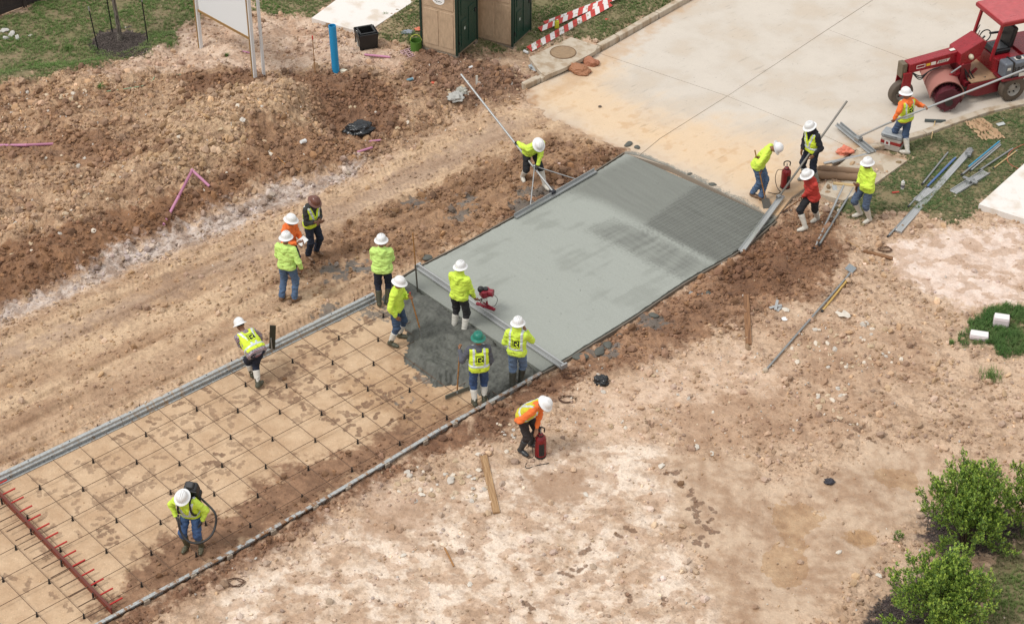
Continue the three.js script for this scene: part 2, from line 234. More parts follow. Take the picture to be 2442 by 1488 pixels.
function wgt(q, x, z, n) { if (x < q.bb[0] || x > q.bb[1] || z < q.bb[2] || z > q.bb[3]) return 0; const d = samp(q.f, x, z); return q.al * sst(q.fe * 0.5, -q.fe * 0.5, d + q.wa * n); }
for (let j = 0; j < NG; j++) for (let i = 0; i < NG; i++) {
  const x = X0 + i * 0.1, z = Z0 + j * 0.1; let ro = 0.03, cl = 6, rk = 0, gr = 0;
  const wn = fbm(x * 1.7 + 3, z * 1.7, 3); for (const q of Z) { const w = wgt(q, x, z, wn); if (w > 0) { ro = lerp(ro, q.ro, w); cl = lerp(cl, q.cl, w); rk = lerp(rk, q.rk, w); gr = lerp(gr, q.lawn ? 1 : 0, w); } }
  const k = j * NG + i; ROUGH[k] = ro; CLOD[k] = cl; ROCKS[k] = rk; GRASS[k] = gr;
}
for (let j = 0; j < NH; j++) for (let i = 0; i < NH; i++) {
  const x = X0 + i * STEP, z = Z0 + j * STEP; let h = -0.1; const pq = toPx(x, -0.1, z); if (pq[0] < -300 || pq[0] > PW + 300 || pq[1] < -250 || pq[1] > PH + 250) { HG[j * NH + i] = h; continue; }
  const f2 = 0.25 * fbm(x, z, 2); for (const q of HZ) { const sd = samp(q.f, x, z); if (sd < q.fe + 0.3) h += q.h * sst(q.fe, -q.fe, sd + f2); }
  for (const [bx, bz, a, r2] of BUMPS) { const d = ((x - bx) ** 2 + (z - bz) ** 2) / r2; if (d < 6) h += a * Math.exp(-d); }
  const u = x * ROADU.x + z * ROADU.z, v = x * ROADV.x + z * ROADV.z, ro = samp(ROUGH, x, z);
  h += ro * (2.0 * fbm(x * 0.9, z * 0.9, 2) + 1.9 * fbm(x * 3.1 + 7, z * 3.1, 4)) + ro * 1.3 * Math.abs(noise(x * 5.3, z * 5.3)) * (ro > 0.03 ? 1 : 0.4) + ro * 0.75 * noise(x * 9.5, z * 9.5 + 3);
  const spw = sst(0.4, -0.5, samp(Z[1].f, x, z)); if (spw > 0) h += spw * (0.16 * fbm(x * 0.75 + 3, z * 0.75, 3) + 0.13 * (Math.abs(noise(x * 1.15 + 5, z * 1.15)) - 0.2) + 0.05 * Math.abs(noise(x * 2.7, z * 2.7)));
  const wet = sst(0.3, -0.5, samp(Z[WETZ].f, x, z)); if (wet > 0) h += wet * 0.028 * fbm(x * 1.3 + 50, z * 1.3, 4);
  // wheel ruts along the lane
  const rut = fbm(u * 0.16, v * 2.2 + 5, 4) + 0.25 * fbm(u * 1.3, v * 5, 3); const r2 = Math.abs(noise(u * 0.07 + 3, v * 1.5 + 5)); h += (0.1 * rut - 0.05 * sst(0.2, 0, r2)) * sst(0.3, -0.3, samp(Z[12].f, x, z));
  const b = sst(0.05, -0.04, samp(F_BED, x, z)); h = lerp(h, -0.17 + 0.006 * fbm(x * 4, z * 4, 2) + (samp(F_BEDC, x, z) < 0 ? (ro - 0.006) * 0.7 * fbm(x * 3, z * 3, 3) : 0), b);
  h = lerp(h, -0.16, sst(0.02, -0.12, samp(F_ROAD, x, z)));
  const sp = samp(F_SPILL, x, z) + 0.22 * fbm(x * 1.8, z * 1.8 + 5, 4) + 0.1 * noise(x * 7, z * 7); if (sp < 0.25) h = Math.max(h, lerp(-0.16, 0.022 + 0.02 * fbm(x * 4, z * 4, 3), sst(0.25, -0.1, sp)));
  const e = Math.min(x - X0, X0 + SIDE - x, z - Z0, Z0 + SIDE - z); h = lerp(-0.1, h, sst(0, 0.5, e));
  HG[j * NH + i] = h;
}
function gy(x, z) { let u = clamp((x - X0) / STEP, 0, NH - 1.001), v = clamp((z - Z0) / STEP, 0, NH - 1.001); const i = u | 0, j = v | 0, k = j * NH + i; u -= i; v -= j; return (HG[k] * (1 - u) + HG[k + 1] * u) * (1 - v) + (HG[k + NH] * (1 - u) + HG[k + NH + 1] * u) * v; }
function onGround(px, py, lift = 0) { let y = -0.1; for (let i = 0; i < 6; i++) { const g = G(px, py, y + lift); y = gy(g.x, g.z); } return G(px, py, y + lift); }
function top(px, py, lift = 0) { // on the road slab, the fresh slab or the soil, whichever is there
  const g = G(px, py, lift); if (samp(F_ROAD, g.x, g.z) < 0) return g; return onGround(px, py, lift);
}

// colour and relief sheet
const TS = 2048, COL = new Float32Array(TS * TS * 3);
const GROUNDMAT = (() => {
  const a = new Uint8Array(TS * TS * 4), bmp = new Uint8Array(TS * TS * 4), rg = new Uint8Array(TS * TS * 4), d = SIDE / TS;
  const LUT = new Uint8Array(4097); for (let i = 0; i <= 4096; i++) LUT[i] = 255 * toS(i / 4096) + 0.5;
  // footprints trodden into the bed and the soft mud: [x, z, angle, size, depth of tone]
  const feet = [], r = rng(31), bk = new Map();
  const walk = (px, py, dx, dy, n, tone) => { for (let i = 0; i < n; i++) { const g = G(px + dx * i + 22 * (r() - 0.5), py + dy * i + 14 * (r() - 0.5), -0.17); feet.push([g.x, g.z, r() * 6.28, 0.8 + 0.5 * r(), tone]); } };
  walk(180, 1210, 60, -18, 7, 0.6); walk(100, 1180, 70, -45, 6, 0.5); walk(210, 1120, 60, -30, 9, 0.5); walk(290, 1040, 70, -36, 8, 0.8); walk(430, 1040, 45, -20, 9, 0.6); walk(500, 1110, 14, -10, 3, 0.9);
  walk(600, 960, 40, -28, 8, 0.8); walk(640, 930, 30, 14, 8, 0.8); walk(730, 850, 24, -14, 7, 0.7); walk(800, 1010, 25, -14, 9, 0.8); walk(320, 1330, 30, -30, 8, 0.5); walk(20, 1380, 50, 22, 6, 0.6); walk(700, 880, 40, 22, 8, 0.9); walk(860, 900, 22, 16, 7, 0.9); walk(250, 1255, 8, 14, 4, 0.8);
  for (let i = 0; i < 100; i++) walk(120 + 760 * r(), 0, 0, 0, 1, 0.5), feet[feet.length - 1] && (() => { const px = 80 + 820 * r(), py = 1120 - px * 0.47 + 60 + 200 * r(), g = G(px, py, -0.17), f = feet[feet.length - 1]; f[0] = g.x; f[1] = g.z; })();
  const nbed = feet.length;
  for (const [px, py] of [[1662, 1205], [1655, 1217], [1700, 1215], [1695, 1240], [1662, 1235], [1690, 1262], [1705, 1270], [1668, 1285], [1672, 1297], [1650, 1170], [1655, 1190], [1620, 1155], [1605, 1128], [2000, 1000], [2030, 1010], [2080, 1050], [2060, 1020], [2030, 1040], [2045, 1025], [1505, 1265], [1475, 1278], [1395, 1315], [1585, 1432], [1500, 1425], [1260, 1445], [1550, 1010], [1350, 1370], [1370, 1360], [1390, 1355]]) { const g = G(px, py, -0.1); feet.push([g.x, g.z, r() * 6.28, 0.7 + 0.5 * r(), 0.9]); }
  feet.forEach(f => { for (let q = -1; q <= 1; q++) for (let s = -1; s <= 1; s++) { const k = (Math.floor(f[0] * 2) + q) * 1000 + Math.floor(f[1] * 2) + s; (bk.get(k) ?? bk.set(k, []).get(k)).push(f); } });
  const WF = [0.6, 1.7, 1.3];
  const MUDC = SOIL([146, 104, 70]), DUN = SOIL([192, 150, 112]);
  const TL = 16, NT = TS / TL;
  for (let tj = 0; tj < NT; tj++) for (let ti = 0; ti < NT; ti++) {
   const cx = X0 + (ti + 0.5) * TL * d, cz = Z0 + (tj + 0.5) * TL * d, hid = (() => { const p = toPx(cx, -0.1, cz); return p[0] < -200 || p[0] > PW + 200 || p[1] < -120 || p[1] > PH + 150; })(), ZL = Z.filter((o, q) => q === 0 || samp(o.f, cx, cz) < o.fe + o.wa * 0.7 + 0.45);
   const anySt = ZL.some(o => o.st); for (let j = tj * TL; j < tj * TL + TL; j++) for (let i = ti * TL; i < ti * TL + TL; i++) {
    const x = X0 + (i + 0.5) * d, z = Z0 + (j + 0.5) * d, k = j * TS + i;
    if (hid) { const c = Z[0].c1, k = j * TS + i; COL.set(c, k * 3); a.set([LUT[c[0] * 4096 | 0], LUT[c[1] * 4096 | 0], LUT[c[2] * 4096 | 0], 255], k * 4); bmp.set([128, 128, 128, 255], k * 4); rg.set([240, 240, 240, 255], k * 4); continue; }
    const u = x * ROADU.x + z * ROADU.z, v = x * ROADV.x + z * ROADV.z;
    const wn = fbm(x * 1.7 + 3, z * 1.7, 3), wn2 = 0.2 * noise(x * 4.3 + 8, z * 4.3) + 0.2 * noise(x * 9, z * 9) + 0.11 * noise(x * 23, z * 23);
    const m1 = fbm(x * 1.1, z * 1.1, 4), m2 = fbm(x * 4.2 + 40, z * 4.2, 4), ms = anySt ? fbm(u * 0.3, v * 1.7, 4) : 0, fine = noise(x * 31, z * 31), fine2 = noise(x * 13 + 5, z * 13 - 8);
    let cr = 0, cg = 0, cb = 0, ro = 0.03, gl = 0.95, crust = 0, bed = 0, stw = 0, mul = 0;
    for (let q = 0; q < ZL.length; q++) {
      const o = ZL[q]; let w;
      if (q === 0) w = 1; else { const sd = samp(o.f, x, z); if (sd > o.fe + o.wa + 0.2) continue; if (sd < -o.fe - o.wa - 0.25) w = o.al; else w = o.al * sst(o.fe * 0.5, -o.fe * 0.5, sd + o.wa * wn + wn2 * (o.wa > 0.06 ? 1 : 0.12)); if (w <= 0.003) continue; }
      const n = o.st ? ms * 1.3 + m2 * 0.35 : o.fr > 5 ? fine2 * 0.8 + m2 : m1 * 0.75 + m2 * (o.fr > 2 ? 1.1 : 0.6), t = sst(-o.con, o.con, n);
      cr = lerp(cr, lerp(o.c1[0], o.c2[0], t), w); cg = lerp(cg, lerp(o.c1[1], o.c2[1], t), w); cb = lerp(cb, lerp(o.c1[2], o.c2[2], t), w);
      ro = lerp(ro, o.ro, w); gl = lerp(gl, o.gl, w); crust = lerp(crust, o.cr ?? 0, w); bed = lerp(bed, o.bed ?? 0, w); stw = lerp(stw, o.st ?? 0, w); mul = lerp(mul, o.mul ?? 0, w);
    }
    // grain: crumbs, damp blotches and pale dried skins
    let g = 1 + fine * (0.06 + ro * 2.6) + fine2 * (0.05 + ro * 2.2);
    const blot = fbm(x * 7 + 90, z * 7, 3) + 0.35 * fine2;
    const bl2 = fbm(x * 3.1 + 60, z * 3.6 + 20, 5); const damp = Math.max(sst(0.2, 0.27, blot + 0.25 * m1), 0.8 * sst(0.15, 0.22, bl2 + 0.2 * m1)) * clamp(ro * 21, 0, 0.85) * (1 - bed * 0.55);
    const rid = 1 - Math.abs(noise(x * 2.6 + 0.5 * m2, z * 2.6 + 0.5 * wn)) * 3.2, rid2 = 1 - Math.abs(noise(x * 6 + 11, z * 6)) * 3;
    if (crust > 0) { const e = clamp(rid, 0, 1) * 0.5 + clamp(rid2, 0, 1) * 0.25; g *= 1 + crust * (0.12 * e - 0.1 * sst(0.1, 0.5, m2 + 0.4 * m1)); const bw = crust * 0.8 * sst(0.02, 0.1, fbm(x * 2.3 + 31, z * 2.7, 5) + 0.25 * m1 - 0.03), cr2 = crust * 0.5 * sst(0.86, 0.97, rid2 * 0.6 + rid * 0.4 + 0.15 * fine); const q2 = Math.max(bw * 0.7, cr2); cr = lerp(cr, DUN[0], q2); cg = lerp(cg, DUN[1], q2); cb = lerp(cb, DUN[2], q2); }
    let b = 0.5 + ro * (1.6 * fine2 + 1.0 * fine + 3.2 * fbm(x * 5 + 3, z * 5, 3)) * 2.2 + crust * 0.05 * clamp(rid, 0, 1);
    if (stw > 0) { // tread marks pressed along the lane
      const lane = fbm(v * 1.1 + 40, 3.3, 2), band = sst(0.05, 0.2, noise(v * 1.6 + 3, u * 0.1)), tr = Math.sin(u * 55 + 14 * Math.abs(((v * 2.2) % 1 + 1) % 1 - 0.5)); b += stw * band * 0.06 * tr + stw * 0.07 * noise(u * 0.6, v * 14); g *= 1 + stw * (0.035 * band * tr + 0.045 * noise(u * 0.5 + 9, v * 11));
    }
    let fp = 0; const L = bk.get(Math.floor(x * 2) * 1000 + Math.floor(z * 2));
    if (L) for (const f of L) { const ax = x - f[0], az = z - f[1], c = Math.cos(f[2]), s = Math.sin(f[2]), p = (ax * c + az * s) / (0.135 * f[3]), q = (-ax * s + az * c) / (0.075 * f[3]); const e = Math.hypot(p - 0.35, q) < 0.72 || Math.hypot((p + 0.75) * 1.9, q * 1.1) < 0.8 ? 1 : 0; const dd = Math.min(Math.hypot((p - 0.35) * 1.1, q) - 0.72, Math.hypot((p + 0.75) * 1.9, q * 1.1) - 0.8) + 0.4 * fine2 + 0.22 * fine; fp = Math.max(fp, f[4] * sst(0.12, -0.12, dd)); }
    const dk = Math.max(damp * 0.66, fp * 0.95);
    if (dk > 0) { const q = dk; cr = lerp(cr, Math.min(cr, MUDC[0] * (0.8 + 0.3 * fine)), q); cg = lerp(cg, Math.min(cg, MUDC[1] * (0.8 + 0.3 * fine)), q); cb = lerp(cb, Math.min(cb, MUDC[2] * (0.8 + 0.3 * fine)), q); b -= fp * 0.16; }
    // scattered grit
    const gt = noise(x * 47 + 3, z * 47) + 0.5 * noise(x * 90, z * 90); if (gt > 0.72 - ro * 3 && !mul) { g *= 1.3; b += 0.06; } else if (gt < -0.8 + ro * 2.5) g *= 0.74;
    if (mul > 0.3) g *= 1 + 0.5 * fine * mul;
    g = clamp(g, 0.55, 1.4);
    cr *= g; cg *= g; cb *= g;
    COL[k * 3] = cr; COL[k * 3 + 1] = cg; COL[k * 3 + 2] = cb;
    const k4 = k * 4; a[k4] = LUT[clamp(cr) * 4096 | 0]; a[k4 + 1] = LUT[clamp(cg) * 4096 | 0]; a[k4 + 2] = LUT[clamp(cb) * 4096 | 0]; a[k4 + 3] = 255;
    const bb = 255 * clamp(b); bmp[k4] = bmp[k4 + 1] = bmp[k4 + 2] = bb; bmp[k4 + 3] = 255;
    const rv = 255 * clamp(gl - dk * 0.25 + 0.05 * fine); rg[k4] = rg[k4 + 1] = rg[k4 + 2] = rv; rg[k4 + 3] = 255;
   }
  }
  const T = [texture(a, TS, TS, true), texture(bmp, TS, TS, false), texture(rg, TS, TS, false)]; for (const t of T) t.wrapS = t.wrapT = THREE.ClampToEdgeWrapping;
  return new THREE.MeshStandardMaterial({ map: T[0], bumpMap: T[1], bumpScale: 0.11, roughnessMap: T[2], roughness: 1 });
})();
function groundColor(x, z) { const i = clamp(Math.floor((x - X0) / SIDE * TS), 0, TS - 1), j = clamp(Math.floor((z - Z0) / SIDE * TS), 0, TS - 1), k = (j * TS + i) * 3; return [COL[k], COL[k + 1], COL[k + 2]]; }
{
  const p = new Float32Array(NH * NH * 3), uv = new Float32Array(NH * NH * 2), ix = new Uint32Array((NH - 1) * (NH - 1) * 6); let q = 0;
  for (let j = 0; j < NH; j++) for (let i = 0; i < NH; i++) { const k = j * NH + i; p[k * 3] = X0 + i * STEP; p[k * 3 + 1] = HG[k]; p[k * 3 + 2] = Z0 + j * STEP; uv[k * 2] = i / (NH - 1); uv[k * 2 + 1] = j / (NH - 1); if (i < NH - 1 && j < NH - 1) { ix.set([k, k + NH, k + 1, k + 1, k + NH, k + NH + 1], q); q += 6; } }
  const g = new THREE.BufferGeometry(); g.setAttribute('position', new THREE.BufferAttribute(p, 3)); g.setAttribute('uv', new THREE.BufferAttribute(uv, 2)); g.setIndex(new THREE.BufferAttribute(ix, 1)); g.computeVertexNormals();
  structure('ground', g, GROUNDMAT);
  const s = new THREE.Shape([[-600, -600], [600, -600], [600, 600], [-600, 600]].map(c => new THREE.Vector2(...c)));
  s.holes.push(new THREE.Path([[X0, -Z0], [X0, -(Z0 + SIDE)], [X0 + SIDE, -(Z0 + SIDE)], [X0 + SIDE, -Z0]].map(c => new THREE.Vector2(...c))));
  const o = new THREE.ShapeGeometry(s); o.rotateX(-Math.PI / 2); o.translate(0, -0.1, 0); structure('terrain', o, M(S(176, 152, 112), 0.95));
}
// ---------------------------------------------------------------- road panels, kerbs, pads, fresh slab, forms, reinforcement
function inside(P, x, y) { let c = false; for (let i = 0, j = P.length - 1; i < P.length; j = i++) if ((P[i][1] > y) !== (P[j][1] > y) && x < (P[j][0] - P[i][0]) * (y - P[i][1]) / (P[j][1] - P[i][1]) + P[i][0]) c = !c; return c; }
function planarUV(g, x0, z0, w, h) { const p = g.attributes.position, u = new Float32Array(p.count * 2); for (let i = 0; i < p.count; i++) { u[i * 2] = (p.getX(i) - x0) / w; u[i * 2 + 1] = (p.getZ(i) - z0) / h; } g.setAttribute('uv', new THREE.BufferAttribute(u, 2)); return g; }
const RX = -0.6, RZ = -53, RW = 16.6, RH = 15.5;
const ROADMAT = (() => {
  const cc = S(219, 209, 196), gray = S(206, 196, 183), tan = S(232, 204, 170), tan2 = S(206, 164, 118), mud = S(172, 126, 86), dark = S(120, 108, 96);
  const f = field([[1240, 200], [1245, 262], [1492, 366], [1673, 434], [1850, 522], [1960, 420], [1900, 330], [1700, 300], [1500, 230], [1440, 150], [1345, 175]], 0);
  const edge = field([[1000, 200], [1262, 205], [1275, 262], [1345, 303], [1500, 363], [1380, 500], [1000, 420]], 0), cor = field([[1850, 600], [1800, 490], [1880, 430], [1950, 380], [2060, 330], [2090, 350], [1990, 440]], 0), top2 = field([[1430, 128], [1660, -10], [1700, -30], [1560, 70], [1460, 150], [1330, 230], [1262, 250]], 0);
  const sl = field([[1480, 366], [1515, 364], [1594, 396], [1673, 434], [1852, 520], [1800, 560], [1500, 420]], 0), cem = S(128, 130, 124);
  const map = paint(1024, 1024, (u, v) => {
    const x = RX + u * RW, z = RZ + v * RH; const q = x * ROADU.x + z * ROADU.z, s = x * ROADV.x + z * ROADV.z;
    const a = fbm(x * 0.7, z * 0.7, 5), b = fbm(x * 3, z * 3, 4), st = fbm(q * 0.5, s * 4, 4), fi = noise(x * 30, z * 30);
    let c = [0, 1, 2].map(i => lerp(cc[i], gray[i], sst(-0.25, 0.4, a + 0.4 * b)));
    const w = sst(0.9, -1.2, samp(f, x, z) + 1.4 * a + 0.4 * b + 0.5 * st), w2 = sst(0.05, 0.5, b + 0.5 * a + st * 0.6) * w;
    const d1 = sst(0.45, -0.5, samp(edge, x, z) + 0.5 * b + 0.3 * st), d2 = sst(0.5, -0.6, samp(cor, x, z) + 0.7 * b), d3 = 0.55 * sst(0.3, -0.3, samp(top2, x, z) + 0.5 * b), d4 = sst(0.16, -0.02, samp(sl, x, z) + 0.22 * b + 0.1 * fi);
    for (let i = 0; i < 3; i++) { c[i] = lerp(c[i], tan[i], w * 0.95 + 0.2 * sst(-0.1, 0.4, a)); c[i] = lerp(c[i], tan2[i], w2 * 0.55); c[i] = lerp(c[i], tan2[i], Math.max(d2 * 0.75, d3)); c[i] = lerp(c[i], mud[i], d1 * 0.85); c[i] = lerp(c[i], cem[i], d4 * 0.9); }
    // rubber smears and dropped crumbs
    const sm = sst(0.28, 0.55, fbm(q * 1.6 + 30, s * 9, 3)) * sst(-0.1, 0.4, a + 0.2) * 0.4, crumb = noise(x * 14 + 8, z * 14) + 0.6 * noise(x * 33, z * 33);
    const k = (1 + 0.05 * fi + 0.06 * b) * (1 - sm * 0.5) * (crumb > 1.02 ? 0.6 : 1);
    return c.map(t => t * k);
  });
  map.wrapS = map.wrapT = THREE.ClampToEdgeWrapping;
  return new THREE.MeshStandardMaterial({ map, roughness: 0.88, bumpMap: ROUGHMAP, bumpScale: 0.002 });
})();
{
  const road = new THREE.Group(); road.name = 'road'; road.userData.kind = 'structure'; scene.add(road);
  const panels = [
    [[1430, 127], [1735, 229], [1975, 70], [2082, 0], [2180, -70], [1770, -70], [1650, 0]],
    [[1430, 127], [1735, 229], [1575, 330], [1525, 371], [1492, 366], [1330, 305], [1245, 262], [1255, 215], [1345, 172], [1420, 130]],
    [[1735, 229], [1960, 320], [2040, 358], [1985, 395], [1960, 420], [1890, 470], [1850, 522], [1673, 434], [1594, 396], [1525, 371], [1575, 330]],
    [[1735, 229], [1975, 70], [2190, 150], [2420, 243], [2350, 262], [2260, 292], [2200, 315], [2090, 345], [2040, 358], [1960, 320]],
    [[1975, 70], [2082, 0], [2180, -70], [2600, -70], [2600, 200], [2460, 238], [2420, 243], [2190, 150]],
  ];
  for (const p of panels) {
    const w = W2(p, 0), n = w.length, cx = w.reduce((s, q) => s + q[0], 0) / n, cz = w.reduce((s, q) => s + q[1], 0) / n;
    const q = w.map(([x, z]) => { const L = Math.hypot(x - cx, z - cz); const k = 1 - 0.011 / L; return [cx + (x - cx) * k, cz + (z - cz) * k]; });
    const m = mesh('panel', planarUV(prism(q, -0.2, 0), RX, RZ, RW, RH), ROADMAT, road);
  }
  // joint filler below the gaps
  mesh('joint_filler', prism(W2(ROADPOLY, 0).map(([x, z]) => [x, z]), -0.21, -0.012), M(S(172, 158, 142), 0.9), road);
}
const CONC = (() => { const c = S(206, 192, 172), d = S(178, 156, 130), map = paint(512, 512, (u, v) => { const a = fbm(u * 7, v * 7, 5), f = noise(u * 90, v * 90), t = sst(-0.2, 0.4, a); const k = 1 + 0.1 * f; return [0, 1, 2].map(i => lerp(c[i], d[i], t) * k); }); return new THREE.MeshStandardMaterial({ map, roughness: 0.9 }); })();
const WHITEC = (() => { const c = S(246, 240, 234), d = S(226, 212, 196), map = paint(512, 512, (u, v) => { const a = fbm(u * 6 + 9, v * 6, 5), f = noise(u * 110, v * 110), t = sst(-0.05, 0.5, a); const k = 1 + 0.05 * f; return [0, 1, 2].map(i => lerp(c[i], d[i], t) * k * (f < -0.8 ? 0.7 : 1)); }); return new THREE.MeshStandardMaterial({ map, roughness: 0.9 }); })();
const metreUV = (g, s = 3) => planarUV(g, 0, 0, s, s);
function pad(name, px, y0, y1, mat = WHITEC) { return structure(name, metreUV(prism(W2(px, y1), y0, y1)), mat); }
pad('pavement', [[742, 43], [800, 0], [850, -40], [1060, -40], [990, 0], [884, 70], [852, 74]], -0.15, 0.035);
pad('pavement', [[2336, 487], [2460, 376], [2520, 350], [2520, 545], [2442, 521]], -0.16, 0.05);
pad('pavement', [[1992, 402], [2052, 352], [2164, 383], [2085, 440], [2012, 478], [1955, 462]], -0.16, 0.03, CONC);
{ // kerb with a storm inlet on the left, low kerb along the lawn on the right
  const kerb = new THREE.Group(); kerb.name = 'kerb'; kerb.userData.kind = 'structure'; scene.add(kerb);
  const seg = [[[1254, 213], [1291, 195], 0.14], [[1292, 197], [1346, 170], 0.13], [[1419, 131], [1434, 122], 0.15], [[1435, 121.5], [1477, 98], 0.16], [[1478, 97.5], [1572, 44], 0.16], [[1573, 43.5], [1668, -10], 0.16], [[1669, -10.6], [1780, -75], 0.16]];
  for (const [a, b, h] of seg) { const A = G(...a, 0), B = G(...b, 0), d = B.clone().sub(A).normalize(), nrm = V(d.z, 0, -d.x); if (nrm.z > 0) nrm.negate(); // away from the camera
    const gap = d.clone().multiplyScalar(0.008); A.add(gap); B.sub(gap); const o = nrm.clone().multiplyScalar(0.09);
    const c0 = A.clone().add(o), c1 = B.clone().add(o); c0.y = c1.y = h / 2 - 0.1; mesh('kerb_stone', metreUV(bar(c0, c1, h + 0.2, 0.18, 0.025), 2), CONC, kerb); }
  const side = [[2042, 357], [2090, 343.5], [2200, 313], [2260, 290.5], [2350, 260.5], [2460, 236], [2540, 216]];
  for (let i = 0; i < side.length - 1; i++) { const A = G(...side[i], 0), B = G(...side[i + 1], 0), d = B.clone().sub(A).normalize(), n = V(-d.z, 0, d.x).multiplyScalar(0.1); const gap = d.clone().multiplyScalar(0.003); A.add(n).add(gap); B.add(n).sub(gap); A.y = B.y = -0.02; mesh('kerb_stone', metreUV(bar(A, B, 0.14, 0.2, 0.02), 2), CONC, kerb); }
}
{ // storm inlet: top slab, round lid, dark throat
  const t = thing('storm_inlet', 'low concrete storm drain inlet with round lid set in the kerb', 'drain', G(1385, 150, 0));
  const off = t.position.clone().negate(); const at = g => { g.translate(off.x, off.y, off.z); return g; };
  const slab = W2([[1262, 136], [1362, 88], [1426, 109], [1419, 122], [1347, 161], [1300, 180], [1285, 168]], 0.17);
  mesh('top_slab', at(metreUV(prism(slab, 0.06, 0.165), 2)), CONC, t);
  const A = G(1348, 171, 0), B = G(1417, 131, 0), d = B.clone().sub(A).normalize(), n = V(d.z, 0, -d.x); if (n.z > 0) n.negate();
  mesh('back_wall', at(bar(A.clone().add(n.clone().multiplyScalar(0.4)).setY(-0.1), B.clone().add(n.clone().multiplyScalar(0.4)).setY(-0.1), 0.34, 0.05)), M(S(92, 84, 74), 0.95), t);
  const lid = new THREE.CylinderGeometry(0.33, 0.33, 0.02, 32); const lp = G(1343, 125, 0.17); lid.translate(lp.x, 0.172, lp.z);
  const ring = new THREE.TorusGeometry(0.335, 0.018, 6, 36); ring.rotateX(Math.PI / 2); ring.translate(lp.x, 0.175, lp.z);
  mesh('lid', at(norm(lid)), dirty(S(176, 148, 116), 0.9), t); mesh('lid_ring', at(norm(ring)), dirty(S(150, 122, 92), 0.9), t);
}

